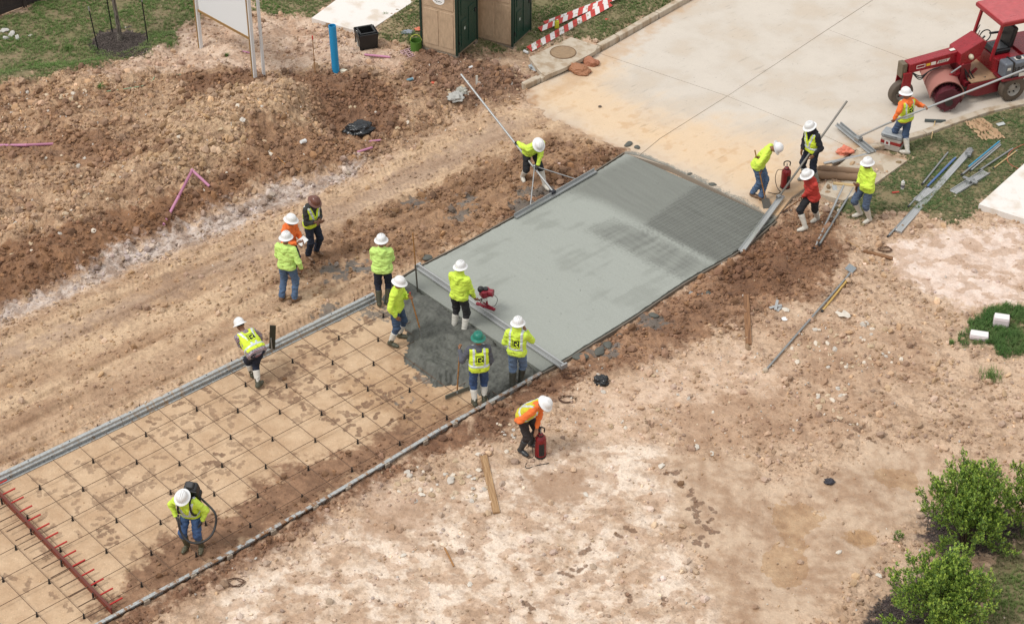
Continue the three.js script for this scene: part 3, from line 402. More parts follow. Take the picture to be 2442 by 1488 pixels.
// fresh slab between the edges
const poly3 = (px, y) => new THREE.CatmullRomCurve3(px.map(p => G(...p, y)), false, 'centripetal');
const cutLeft = [[960, 662], [995, 641], [1110, 582], [1229, 517], [1320, 470], [1417, 413], [1493, 365]], cutRight = [[1291, 884], [1330, 863], [1406, 816], [1500, 758], [1635, 667], [1767, 590], [1849, 522]];
{
  const L = poly3(cutLeft, 0), R = poly3(cutRight, 0), nu = 150, nv = 70, p = [], uv = [], ix = [];
  for (let i = 0; i <= nu; i++) { const a = L.getPointAt(i / nu), b = R.getPointAt(i / nu); for (let j = 0; j <= nv; j++) { const q = a.clone().lerp(b, j / nv); const e = Math.min(j, nv - j) / nv; let y = -0.004 + 0.006 * noise(q.x * 3, q.z * 3); if (j === 0 || j === nv) { y = -0.012 + 0.01 * noise(q.x * 9, q.z * 9); const s = (j ? 1 : -1) * (0.012 * noise(q.x * 7, q.z * 7 + 4)); q.addScaledVector(ROADV, s); } p.push(q.x, y, q.z); uv.push((q.x + 3) / 11, (q.z + 44) / 11); if (i < nu && j < nv) { const k = i * (nv + 1) + j; ix.push(k, k + 1, k + nv + 1, k + 1, k + nv + 2, k + nv + 1); } } }
  // turned-down sides
  const rim = []; for (let i = 0; i <= nu; i++) rim.push(i * (nv + 1) + nv); for (let j = nv - 1; j >= 0; j--) rim.push(nu * (nv + 1) + j); for (let i = nu - 1; i >= 0; i--) rim.push(i * (nv + 1)); for (let j = 1; j <= nv; j++) rim.push(j);
  let last = -1; for (const r of rim) { const a = p.length / 3, r3 = r * 3; p.push(p[r3], p[r3 + 1], p[r3 + 2], p[r3], -0.19, p[r3 + 2]); uv.push(uv[r * 2], uv[r * 2 + 1], uv[r * 2], uv[r * 2 + 1]); if (last >= 0) ix.push(last, a, last + 1, a, a + 1, last + 1); last = a; }
  const g = new THREE.BufferGeometry(); g.setAttribute('position', new THREE.Float32BufferAttribute(p, 3)); g.setAttribute('uv', new THREE.Float32BufferAttribute(uv, 2)); g.setIndex(ix); g.computeVertexNormals();
  if (g.attributes.normal.getY(nv * 3) < 0) { g.setIndex(ix.map((_, k) => ix[k - k % 3 + [0, 2, 1][k % 3]])); g.computeVertexNormals(); }
  const light = S(166, 170, 162), mid = S(139, 142, 134), dark = S(119, 121, 114), deep = S(101, 102, 96);
  const D1 = field([[1515, 362], [1600, 396], [1673, 434], [1820, 500], [1860, 521], [1767, 600], [1712, 632], [1540, 540], [1440, 485], [1345, 455], [1417, 408]], 0), D2 = field([[1672, 436], [1862, 520], [1767, 606], [1722, 628], [1536, 536]], 0), D3 = field([[1397, 549], [1462, 522], [1540, 548], [1706, 634], [1634, 672]], 0), D4 = field([[955, 660], [1005, 645], [1345, 872], [1290, 900]], 0);
  const N = 1024, bm = new Uint8Array(N * N * 4);
  const map = paint(N, N, (u, v) => {
    const x = u * 11 - 3, z = v * 11 - 44, q = x * ROADU.x + z * ROADU.z, s = x * ROADV.x + z * ROADV.z;
    const a = fbm(x * 0.8 + 5, z * 0.8, 4), cross = fbm(q * 9, s * 0.7, 4), along = fbm(q * 0.6, s * 5, 3), fi = noise(x * 40, z * 40), fi2 = noise(x * 17, z * 17);
    const e = 0.05 * cross + 0.03 * fi2, w1 = sst(0.2, -0.3, samp(D1, x, z) + e), w2 = sst(0.12, -0.1, samp(D2, x, z) + 2 * e), w3 = 0.75 * sst(0.16, -0.2, samp(D3, x, z) + 3 * e), w4 = sst(0.03, -0.03, samp(D4, x, z));
    const rid = Math.sin(s * 2 * Math.PI / 0.105 + 0.8 * a), soft = sst(0.05, 0.4, a + 0.4 * along);
    const c = [0, 1, 2].map(i => { let k = lerp(light[i], mid[i], 0.45 * soft + 0.25 * cross); k = lerp(k, mid[i], w4 * 0.8); k = lerp(k, lerp(mid[i], dark[i], 0.5 + 0.6 * cross), w1); k = lerp(k, lerp(dark[i], deep[i], clamp(0.35 + cross + 0.4 * along)), w2 * 0.8); k = lerp(k, lerp(mid[i], deep[i], clamp(0.45 + 1.2 * along + 0.7 * cross)), w3); return k * (1 + 0.035 * fi + 0.03 * fi2 + 0.05 * cross); });
    const pit = noise(x * 7 + 3, z * 7) + 0.5 * noise(x * 24, z * 24); if (pit > 0.98) for (let i = 0; i < 3; i++) c[i] *= 0.7;
    const iu = Math.min(N - 1, u * N | 0), iv = Math.min(N - 1, v * N | 0), b = 255 * clamp(0.5 + w2 * 0.42 * rid + 0.12 * cross + 0.06 * fi + 0.06 * fi2), k4 = (iv * N + iu) * 4; bm[k4] = bm[k4 + 1] = bm[k4 + 2] = b; bm[k4 + 3] = 255;
    return c;
  });
  map.wrapS = map.wrapT = THREE.ClampToEdgeWrapping; const bt = texture(bm, N, N, false); bt.wrapS = bt.wrapT = THREE.ClampToEdgeWrapping;
  structure('fresh_concrete_pavement', g, new THREE.MeshStandardMaterial({ map, bumpMap: bt, bumpScale: 0.03, roughness: 0.58 }));
}
const WETMAT = (() => { const c = S(106, 107, 100), d = S(84, 85, 79), map = paint(512, 512, (u, v) => { const a = fbm(u * 9, v * 9, 4), f = noise(u * 70, v * 70) + 0.6 * noise(u * 140, v * 140); const t = sst(-0.4, 0.4, a + 0.25 * f); const k = 1 + 0.1 * f; return [0, 1, 2].map(i => lerp(c[i], d[i], t) * k); }); return new THREE.MeshStandardMaterial({ map, bumpMap: map, bumpScale: 0.008, roughness: 0.68 }); })();
{ // heap of unstruck concrete in front of the screed
  const P = W2([[955, 660], [995, 672], [1076, 728], [1209, 822], [1293, 884], [1262, 900], [1212, 930], [1170, 945], [1128, 925], [1082, 911], [1033, 910], [990, 872], [957, 842], [972, 812], [966, 760], [945, 742], [925, 715], [905, 702]], -0.06);
  const xs = P.map(q => q[0]), zs = P.map(q => q[1]), x0 = Math.min(...xs) - 0.15, x1 = Math.max(...xs) + 0.15, z0 = Math.min(...zs) - 0.15, z1 = Math.max(...zs) + 0.15, st = 0.02, nx = Math.ceil((x1 - x0) / st), nz = Math.ceil((z1 - z0) / st);
  const EDGE = [G(955, 660, 0), G(1293, 886, 0)], ed = EDGE[1].clone().sub(EDGE[0]).normalize();
  const p = [], uv = [], ix = [], keep = [];
  for (let j = 0; j <= nz; j++) for (let i = 0; i <= nx; i++) {
    const x = x0 + i * st, z = z0 + j * st, n = fbm(x * 2.2 + 8, z * 2.2, 3), sd = sdPoly(P, x, z) + 0.16 * n + 0.05 * noise(x * 14, z * 14);
    const dE = Math.abs((x - EDGE[0].x) * -ed.z + (z - EDGE[0].z) * ed.x), inn = sst(0.05, -0.34, sd);
    let y = lerp(-0.21, -0.015, Math.sqrt(inn)) + inn * (0.13 * fbm(x * 1.7, z * 1.7 + 3, 2) + 0.06 * Math.abs(noise(x * 3.6, z * 3.6)) + 0.04 * Math.abs(noise(x * 7 + 4, z * 7)) + 0.018 * noise(x * 15, z * 15) + 0.008 * noise(x * 27, z * 27));
    y = lerp(y, Math.min(y, -0.028 + 0.012 * noise(x * 12, z * 12)), sst(0.3, 0.05, dE));
    p.push(x, y, z); uv.push(x / 2.2, z / 2.2); keep.push(sd < 0.05 ? 1 : 0);
  }
  for (let j = 0; j < nz; j++) for (let i = 0; i < nx; i++) { const k = j * (nx + 1) + i; if (keep[k] || keep[k + 1] || keep[k + nx + 1] || keep[k + nx + 2]) ix.push(k, k + nx + 1, k + 1, k + 1, k + nx + 1, k + nx + 2); }
  const g = new THREE.BufferGeometry(); g.setAttribute('position', new THREE.Float32BufferAttribute(p, 3)); g.setAttribute('uv', new THREE.Float32BufferAttribute(uv, 2)); g.setIndex(ix); g.computeVertexNormals();
  tag(mesh('wet_concrete', norm(g), WETMAT), 'dark wet concrete spread lumpily over the mesh before the screed', 'concrete');
  // lumps spilled along the edges of the slab
  const spots = [[1384, 852, 0.13], [1432, 838, 0.12], [1448, 822, 0.09], [1020, 616, 0.11], [1500, 345, 0.1], [1520, 352, 0.08], [1700, 440, 0.07], [1645, 415, 0.05], [1690, 700, 0.06], [1560, 752, 0.08], [1480, 800, 0.06]];
  spots.forEach(([x, y, r], i) => { const q = top(x, y); const gg = lumpy(new THREE.IcosahedronGeometry(r, 3), 0.35, 4 / r * 0.12, i * 7); gg.scale(1.3, 0.45, 0.9); gg.rotateY(i); const m = mesh('concrete_lump', norm(gg), WETMAT); m.position.copy(q).y += r * 0.12; tag(m, 'grey lump of spilled wet concrete beside the fresh slab', 'concrete', 'spilled lumps of wet concrete'); });
}

// steel side forms
const MUDDYSTEEL = (seed, mudc, mud) => { const a = S(212, 214, 212), b = S(160, 164, 165), m = S(...mudc); return new THREE.MeshStandardMaterial({ map: paint(512, 64, (u, v) => { const n = fbm(u * 26 + seed, v * 3, 4), f = noise(u * 160 + seed, v * 14), t = sst(-0.1, 0.3, n + mud + 0.2 * f); const s = 0.5 + 0.5 * noise(u * 60, v * 20 + seed); return [0, 1, 2].map(i => lerp(lerp(a[i], b[i], s), m[i] * (1 + 0.2 * f), t)); }), roughness: 0.55, metalness: 0.25 }); };
function formRun(px, prof, mats, label, flip, extras) {
  const curve = new THREE.CatmullRomCurve3(px.map(p => G(...p, 0)), false, 'centripetal'), Lg = curve.getLength(), n = Math.max(1, Math.round(Lg / 3.05)), out = [];
  for (let k = 0; k < n; k++) {
    const a = curve.getPointAt(k / n), b = curve.getPointAt((k + 1) / n), d = b.clone().sub(a), len = d.length() - 0.012; d.normalize(); const v = V(-d.z, 0, d.x);
    const t = thing('paving_form', label(k, n), 'form', V((a.x + b.x) / 2, 0, (a.z + b.z) / 2), flip ? 'steel forms along the near side' : 'steel forms along the far side');
    const sh = new THREE.Shape(prof.map(q => new THREE.Vector2(...q))), e = new THREE.ExtrudeGeometry(sh, { depth: len, bevelEnabled: false, UVGenerator: { generateTopUV: (g, p, i, j, k2) => [i, j, k2].map(() => new THREE.Vector2(0, 0)), generateSideWallUV: (g, p, A, B, Cc, D) => { const f = i => new THREE.Vector2(p[i * 3 + 2] / 3.05, (p[i * 3] + p[i * 3 + 1]) * 2); return [f(A), f(B), f(Cc), f(D)]; } } });
    e.translate(0, 0, -len / 2); e.applyMatrix4(new THREE.Matrix4().makeBasis(v, V(0, 1, 0), d.clone().negate()));
    mesh('rail', norm(e), mats[k % mats.length], t); extras(t, d, v, len, k); out.push(t);
  }
  return out;
}
const ordinal = ['first', 'second', 'third', 'fourth', 'fifth', 'sixth', 'seventh'];
formRun(LEFTFORM, [[-0.075, 0.005], [0, 0.005], [0.006, -0.002], [0.006, -0.05], [0.04, -0.07], [0.04, -0.09], [0.008, -0.105], [0.008, -0.15], [0.085, -0.15], [0.085, -0.165], [-0.1, -0.165], [-0.1, -0.15], [-0.03, -0.15], [-0.03, -0.02], [-0.075, -0.02]], [MUDDYSTEEL(1, [176, 150, 122], -0.25), MUDDYSTEEL(7, [186, 160, 130], -0.15), MUDDYSTEEL(12, [170, 140, 110], -0.3)], (k) => `clean steel form rail beside the dirt track, ${ordinal[k]} section from the red bulkhead`, false, (t, d, v, len) => {
  for (let i = 0; i < 7; i++) { const c = d.clone().multiplyScalar(-len / 2 + (i + 0.5) * len / 7).addScaledVector(v, i % 2 ? 0.043 : -0.035); mesh('pin_head', rod(c.clone().setY(i % 2 ? -0.075 : 0.004), c.clone().setY(i % 2 ? -0.085 : 0.014), 0.014, 6), M(S(70, 66, 60), 0.7), t); }
  for (const s of [-0.35, 0.35]) { const c = d.clone().multiplyScalar(len * s).addScaledVector(v, -0.085); mesh('stake', rod(c.clone().setY(-0.3), c.clone().setY(0.045), 0.013, 7), RUST, t); }
});
formRun(RIGHTFORM, [[-0.006, 0.004], [0.07, 0.004], [0.07, -0.022], [0.02, -0.03], [0.02, -0.15], [0.09, -0.155], [0.09, -0.17], [-0.08, -0.17], [-0.08, -0.155], [-0.006, -0.15]], [MUDDYSTEEL(21, [158, 122, 92], -0.02), MUDDYSTEEL(33, [150, 112, 80], 0.08), MUDDYSTEEL(40, [170, 138, 110], -0.15)], (k) => `mud-caked form rail on the near side, ${ordinal[k]} section from the bottom edge`, true, (t, d, v, len, k) => {
  for (let i = 0; i < 3; i++) { const c = d.clone().multiplyScalar(len * (-0.36 + 0.36 * i)).addScaledVector(v, 0.085); const pk = mesh('stake_pocket', mg([box(0.12, 0.1, 0.05, 0, 0, 0, 0, Math.atan2(-d.z, d.x), 0, 0.01), rod(V(0, -0.2, 0), V(0, 0.07, 0), 0.012, 6)]), dirty(S(176, 162, 146), 0.7), t); pk.position.copy(c).setY(-0.055); }
});
{ // low edge strips that hold the fresh slab
  const mk = (px, label, lift) => { const c = new THREE.CatmullRomCurve3(px.map(p => G(...p, 0)), false, 'centripetal'), n = 26, g = []; for (let i = 0; i < n; i++) { const a = c.getPointAt(i / n), b = c.getPointAt((i + 1) / n); a.y = b.y = lift; g.push(bar(a, b, 0.17, 0.035)); } tag(mesh('edge_board', mg(g), dirty(S(126, 116, 104), 0.9)), label, 'board'); };
  const shift = (px, dx, dy) => px.map(([a, b]) => [a + dx, b + dy]);
  mk(shift([[935, 676], ...cutLeft], -3, -2.5), 'thin grey edge board along the far side of the fresh slab', -0.085);
  mk(shift(cutRight, 3.5, 3), 'thin cement-splashed edge board along the near side of the fresh slab', -0.105);
}

// reinforcement mats, tied and set on black chairs
const F0 = G(56.8, 1127.5, -0.09), BU = G(706.9, 807.1, -0.09).sub(F0).normalize(), BV = V(-BU.z, 0, BU.x);
const REBAR = dirty(S(112, 84, 64), 0.85);
const LCV = poly3(LEFTFORM, -0.09), RCV = poly3([[-20, 1640], ...RIGHTFORM], -0.09);
const farSide = p => { let best = 1e9, q; for (let i = 0; i <= 300; i++) { const a = RCV.getPointAt(i / 300), w = a.clone().sub(p), along = Math.abs(w.dot(BU)); if (along < best && w.dot(BV) > 0) { best = along; q = w.dot(BV); } } return q; };
const BH0 = G(-4, 1176, -0.03), BH1 = G(264, 1453, -0.03);
const bhAt = v => { const a = BH0.clone().sub(F0), b = BH1.clone().sub(F0), t = (v - a.dot(BV)) / (b.dot(BV) - a.dot(BV)); return lerp(a.dot(BU), b.dot(BU), t); };
function rebarMat(label, kMin, kMax, before) {
  const t = thing('rebar_mat', label, 'rebar', F0.clone()); const R = rng(before ? 3 : 4);
  for (let k = kMin; k <= kMax; k++) {
    const u = k * 0.615 + 0.03 * (R() - 0.5), base = F0.clone().addScaledVector(BU, u), wv = farSide(base) ?? 4.2; let v0 = 0.02, v1 = wv - 0.06;
    if (before) { // behind the bulkhead
      if (u > bhAt(v1) - 0.1) continue; if (u > bhAt(v0)) { for (let v = v0; v < v1; v += 0.05) if (u < bhAt(v) - 0.06) { v0 = v; break; } }
    } else { if (u < bhAt(v1) + 0.08) for (let v = v1; v > 0; v -= 0.05) if (u > bhAt(v) + 0.06) { v1 = v; break; } if (u < bhAt(v0)) continue; if (k > 15) v1 = Math.min(v1, 1.2 + 0 * k); }
    if (v1 - v0 < 0.3) continue;
    mesh('cross_bar', rod(V(0, 0.012, 0).addScaledVector(BU, u).addScaledVector(BV, v0), V(0, 0.012, 0).addScaledVector(BU, u + 0.02 * (R() - 0.5)).addScaledVector(BV, v1), 0.0065, 6), REBAR, t);
    for (let j = 0; j < 7; j++) if ((j + k) % 2 === 0 && !(k > 12 && j > 2)) { const v = 0.55 + j * 0.605; if (v < v0 || v > v1 - 0.1) continue; const ch = mesh('bar_chair', mg([rod(V(0, -0.085, 0), V(0, 0.03, 0), 0.024, 7, 0.014), rod(V(0, -0.087, 0), V(0, -0.075, 0), 0.03, 7)]), BLACKP, t); ch.position.addScaledVector(BU, u).addScaledVector(BV, v); }
  }
  for (let j = 0; j < 7; j++) { const v = 0.55 + j * 0.605, b = bhAt(v); const u0 = before ? -5 : b + 0.05, u1 = before ? b - 0.05 : 16.8 * 0.615 - j * 0.12; if (!before && j === 6 && 0) continue; const pts = []; for (let i = 0; i <= 6; i++) pts.push(V(0, 0, 0).addScaledVector(BU, lerp(u0, u1, i / 6)).addScaledVector(BV, v + 0.012 * (R() - 0.5))); mesh('long_bar', tube(pts, 0.0065, 12, 5), REBAR, t); }
}
rebarMat('brown reinforcing bar grid tied over the open bed up to the wet concrete', -6, 17, false);
rebarMat('brown reinforcing bar grid in the photo\'s bottom left corner behind the red bulkhead', -9, 2, true);
{
  const t = thing('dowel_bulkhead', 'long red bulkhead board with a row of red dowels across the bed', 'bulkhead', V(BH0.x, -0.17, BH0.z));
  const off = V(-BH0.x, 0.17, -BH0.z), A = BH0.clone().add(off), B = BH1.clone().add(off), dir = B.clone().sub(A).normalize(); A.addScaledVector(dir, -0.4); A.y = B.y = 0.085;
  const L = A.distanceTo(B);
  mesh('board', bar(A, B, 0.15, 0.02), dirty(S(140, 62, 48), 0.75), t); mesh('cap_rail', bar(A.clone().setY(0.163), B.clone().setY(0.163), 0.012, 0.05), dirty(S(120, 58, 46), 0.75), t);
  const red = M(S(200, 44, 40), 0.55);
  for (let i = 0; i < 14; i++) { const c = A.clone().addScaledVector(dir, 0.12 + i * (L - 0.2) / 13.2).setY(0.11), out = c.clone().addScaledVector(BU, 0.32), back = c.clone().addScaledVector(BU, -0.42); const dw = mesh('dowel', rod(back, c, 0.011, 6), REBAR, t); mesh('sleeve', rod(c.clone(), out, 0.017, 8), red, dw); }
  for (let i = 0; i < 4; i++) { const c = A.clone().addScaledVector(dir, (i + 0.5) * L / 4).setY(0.08); mesh('stake', rod(c.clone().addScaledVector(BU, -0.05).setY(-0.1), c.clone().addScaledVector(BU, -0.05).setY(0.15), 0.02, 7), M(S(52, 42, 38), 0.8), t); }
}
const KEEPOFF = [[W2([[742, 43], [800, 0], [850, -40], [1060, -40], [990, 0], [884, 70], [852, 74]], 0.06), 0.02], [W2([[2336, 487], [2460, 376], [2520, 350], [2520, 545], [2442, 521]], 0.05), 0.02], [W2([[1992, 402], [2052, 352], [2164, 383], [2085, 440], [2012, 478], [1955, 462]], 0.03), 0.02], [W2([[1262, 136], [1362, 88], [1426, 109], [1419, 122], [1347, 161], [1300, 180]], 0.17), 0.03], [W2([[1010, 118], [1090, 140], [1137, 112], [1058, 88]], 0.05), 0], [W2([[1148, 92], [1222, 118], [1280, 88], [1200, 62]], 0.05), 0], [W2(ell(285, 108, 70, 28)), 0]];
// ---------------------------------------------------------------- loose soil, stones, grass, shrubs, tree
function stoneGeo(seed, det = 1, flat = 0.7) { const g = lumpy(new THREE.IcosahedronGeometry(1, det), 0.32, 1.1, seed * 13.7); g.scale(1, flat, 0.8 + 0.1 * (seed % 3)); const n = g.toNonIndexed(); n.computeVertexNormals(); n.setAttribute('uv', new THREE.BufferAttribute(new Float32Array(n.attributes.position.count * 2), 2)); return n; }
const ROCKGEO = [1, 2, 3, 4, 5].map(s => stoneGeo(s)), CRUMBGEO = [6, 7].map(s => stoneGeo(s, 0, 0.75));
const placeM = (x, y, z, sx, sy, sz, rx, ry, rz) => new THREE.Matrix4().compose(V(x, y, z), new THREE.Quaternion().setFromEuler(new THREE.Euler(rx, ry, rz)), V(sx, sy, sz));
function stuff(name, label, cat, geo, mat, list) { // list of [matrix, colour]
  const m = new THREE.InstancedMesh(geo, mat, list.length); list.forEach(([a, c], i) => { m.setMatrixAt(i, a); m.setColorAt(i, C(c)); });
  m.name = numbered(name); m.castShadow = m.receiveShadow = true; m.userData.kind = 'stuff'; tag(m, label, cat); scene.add(m); return m;
}
const visible = (x, y, z, m = 40) => { const [a, b] = toPx(x, y, z); return a > -m && a < PW + m && b > -m && b < PH + m; };
const WHITE = new THREE.MeshStandardMaterial({ color: 0xffffff, roughness: 0.95 });
{
  const R = rng(101), big = [[], []];
  for (let n = 0; n < 420000; n++) {
    const x = X0 + R() * SIDE, z = Z0 + R() * SIDE, q = R(), s0 = R(), s1 = R(), s2 = R(), s3 = R();
    const cl = samp(CLOD, x, z); const acc = cl / 60; if (q > acc || samp(F_ROAD, x, z) < 0.02) continue; const bedd = samp(F_BED, x, z); if (bedd < 0.12 && bedd > -0.12) continue; if (bedd < 0 && samp(F_BEDC, x, z) > -0.1) continue;
    const dens = fbm(x * 1.4 + 20, z * 1.4, 3); if (dens < -0.12 + 0.3 * (s3 - 0.5)) continue;
    const y = gy(x, z); if (!visible(x, y, z)) continue;
    const s = 0.008 + 0.038 * Math.pow(s0, 3) * (1 + Math.min(cl, 40) / 60) * (s0 > 0.985 ? 1.8 : 1), c = groundColor(x, z), k = 0.72 + 0.55 * s1, w = 0.85 + 0.3 * s2;
    big[n & 1].push([placeM(x, y + s * 0.25, z, s, s * (0.6 + 0.5 * s2), s, s1 * 6, s2 * 6, s3 * 6), [c[0] * k, c[1] * k * (0.97 + 0.05 * s2), c[2] * k * w]]);
  }
  stuff('soil_clods', 'loose brown crumbs and clods lying over the dug soil', 'soil', CRUMBGEO[0], WHITE, big[0]);
  stuff('soil_clods', 'rough tan soil crumbs scattered through the dug ground', 'soil', CRUMBGEO[1], WHITE, big[1]);
}
{ // pale stones: the larger ones singly, the grit as one
  const R = rng(202), peb = [], TONES = [S(236, 224, 208), S(222, 200, 172), S(206, 182, 150), S(214, 206, 196), S(196, 170, 138)], MATS = TONES.map(t => dirty(t, 0.9));
  const clusters = [
    ['pale stone in the cluster by the near form rail, left of the lying plank', [[985, 1098], [1085, 1100], [1090, 1190], [1000, 1200], [930, 1180]], 26, 0.05, 0.11],
    ['pale stone in the patch just left of the lying plank', [[1085, 1125], [1155, 1120], [1165, 1195], [1095, 1200]], 22, 0.04, 0.09],
    ['pale stone near the sprayer worker\'s feet', [[1180, 1010], [1228, 1010], [1225, 1075], [1190, 1085]], 12, 0.04, 0.09],
    ['pale stone scattered right of the pole lying on the bare soil', [[1870, 790], [2060, 765], [2150, 790], [2160, 860], [1960, 890], [1880, 860]], 54, 0.04, 0.1],
    ['pale stone in the patch below the lying pole', [[1930, 930], [2020, 920], [2010, 1010], [1940, 1000]], 16, 0.05, 0.1],
    ['pale stone scattered on the pink soil between the sprayer and the lying pole', [[1340, 890], [1600, 860], [1800, 900], [1700, 1060], [1420, 1050]], 26, 0.03, 0.08],
    ['pale stone at the edge of the lawn behind the spoil', [[0, 200], [140, 205], [330, 185], [330, 230], [100, 270], [0, 290]], 30, 0.04, 0.11],
    ['pale stone lying on the brown spoil left of the pink pipe', [[0, 380], [300, 360], [380, 480], [280, 540], [0, 620]], 36, 0.04, 0.1],
    ['tan stone on the slope of the spoil heap', [[380, 300], [560, 230], [720, 260], [740, 330], [560, 420], [400, 440]], 30, 0.04, 0.1],
    ['pale stone in the brown dirt behind the dirt track', [[800, 260], [980, 240], [1000, 340], [860, 390], [780, 350]], 16, 0.03, 0.08],
    ['stone in the dug dirt by the broken kerb end', [[1060, 200], [1240, 180], [1230, 240], [1080, 260]], 16, 0.04, 0.1],
    ['grey rubble stone beside the red-hooded worker', [[1940, 480], [2020, 475], [2030, 520], [1960, 530]], 12, 0.04, 0.09],
  ];
  for (const [label, p, n, a, b] of clusters) {
    const xs = p.map(q => q[0]), ys = p.map(q => q[1]); let made = 0, tries = 0;
    while (made < n && tries++ < 4000) { const x = lerp(Math.min(...xs), Math.max(...xs), R()), y = lerp(Math.min(...ys), Math.max(...ys), R()); if (!inside(p, x, y)) continue; const w = onGround(x, y), s = lerp(a, b, Math.pow(R(), 1.3)) / 1.45; const m = mesh('rock', ROCKGEO[Math.floor(R() * 5)], MATS[Math.floor(R() * 5)]); m.position.copy(w).y += s * 0.15; m.scale.set(s * (0.9 + 0.5 * R()), s * (0.7 + 0.3 * R()), s); m.rotation.set(R() * 0.6, R() * 6.28, R() * 0.6); tag(m, label, 'rock', label.replace(/^(pale|tan|grey rubble)? ?stone/, 'stones')); made++; }
  }
  // stones one can point at
  for (const [x, y, s, lb] of [[1143, 1086, 0.085, 'broken white lump above the end of the lying plank'], [1578, 1112, 0.085, 'flat white stone alone on the bare soil by the pale crust'], [1698, 1082, 0.07, 'larger white stone at the head of the wet mud'], [1660, 1068, 0.09, 'whitest stone in the pair above the wet mud'], [1397, 1180, 0.07, 'round stone at the rim of the small dried puddle'], [2002, 1318, 0.07, 'white stone left of the lower shrub'], [2098, 1374, 0.075, 'grey stone between wet mud and the lower shrub'], [962, 1325, 0.065, 'flat white stone on the pale crust in the lower middle'], [1120, 1395, 0.07, 'dark-topped stone on the pale crust below the plank'], [1005, 1180, 0.07, 'single white stone at the end of the scattered gravel'], [2010, 750, 0.17, 'broad flat tan stone slab right of the lying pole'], [1875, 740, 0.1, 'pinkish broken slab beside the metal bracket'], [70, 85 + 0, 0.06, 'small white stone on the grass near the fence']]) { const w = onGround(x, y), m = mesh('rock', ROCKGEO[(x | 0) % 5], dirty(S(232, 224, 212), 0.9)); m.position.copy(w).y += s * 0.15; m.scale.set(s, s * 0.55, s * 0.75); m.rotation.y = x; tag(m, lb, 'rock'); }
  for (let n = 0; n < 60000; n++) { const x = X0 + R() * SIDE, z = Z0 + R() * SIDE, q = R(), s0 = R(), s1 = R(), s2 = R(), rk = samp(ROCKS, x, z); if (q > rk / 10 || samp(F_ROAD, x, z) < 0.05 || samp(F_BED, x, z) < 0.1) continue; if (fbm(x * 1.1 - 30, z * 1.1, 3) < -0.05) continue; const y = gy(x, z); if (!visible(x, y, z)) continue; const s = 0.008 + 0.026 * Math.pow(s0, 3), t = TONES[Math.floor(s1 * 5)], k = 0.75 + 0.3 * s2; peb.push([placeM(x, y + s * 0.3, z, s * 1.2, s * 0.8, s, s0 * 6, s1 * 6, s2 * 6), t.map(c => c * k)]); }
  stuff('pebbles', 'pale pebbles and grit strewn across the soil', 'gravel', CRUMBGEO[0], WHITE, peb);
}
const GRASSMAT = new THREE.MeshStandardMaterial({ color: 0xffffff, roughness: 0.8, side: THREE.DoubleSide });
function tuftGeo(seed, n, h, spread) { const R = rng(seed), p = []; for (let i = 0; i < n; i++) { const a = R() * 6.28, r = spread * R(), x = r * Math.cos(a), z = r * Math.sin(a), l = h * (0.6 + 0.7 * R()), b = R() * 6.28, t = l * (0.3 + 0.8 * R()), w = 0.0035, cx = Math.cos(b + 1.57) * w, cz = Math.sin(b + 1.57) * w, mx = x + Math.cos(b) * t * 0.35, mz = z + Math.sin(b) * t * 0.35, ex = x + Math.cos(b) * t, ez = z + Math.sin(b) * t; p.push(x - cx, 0, z - cz, x + cx, 0, z + cz, mx + cx, l * 0.65, mz + cz, x - cx, 0, z - cz, mx + cx, l * 0.65, mz + cz, mx - cx, l * 0.65, mz - cz, mx - cx, l * 0.65, mz - cz, mx + cx, l * 0.65, mz + cz, ex, l, ez); } const g = new THREE.BufferGeometry(); g.setAttribute('position', new THREE.Float32BufferAttribute(p, 3)); g.computeVertexNormals(); return norm(g); }
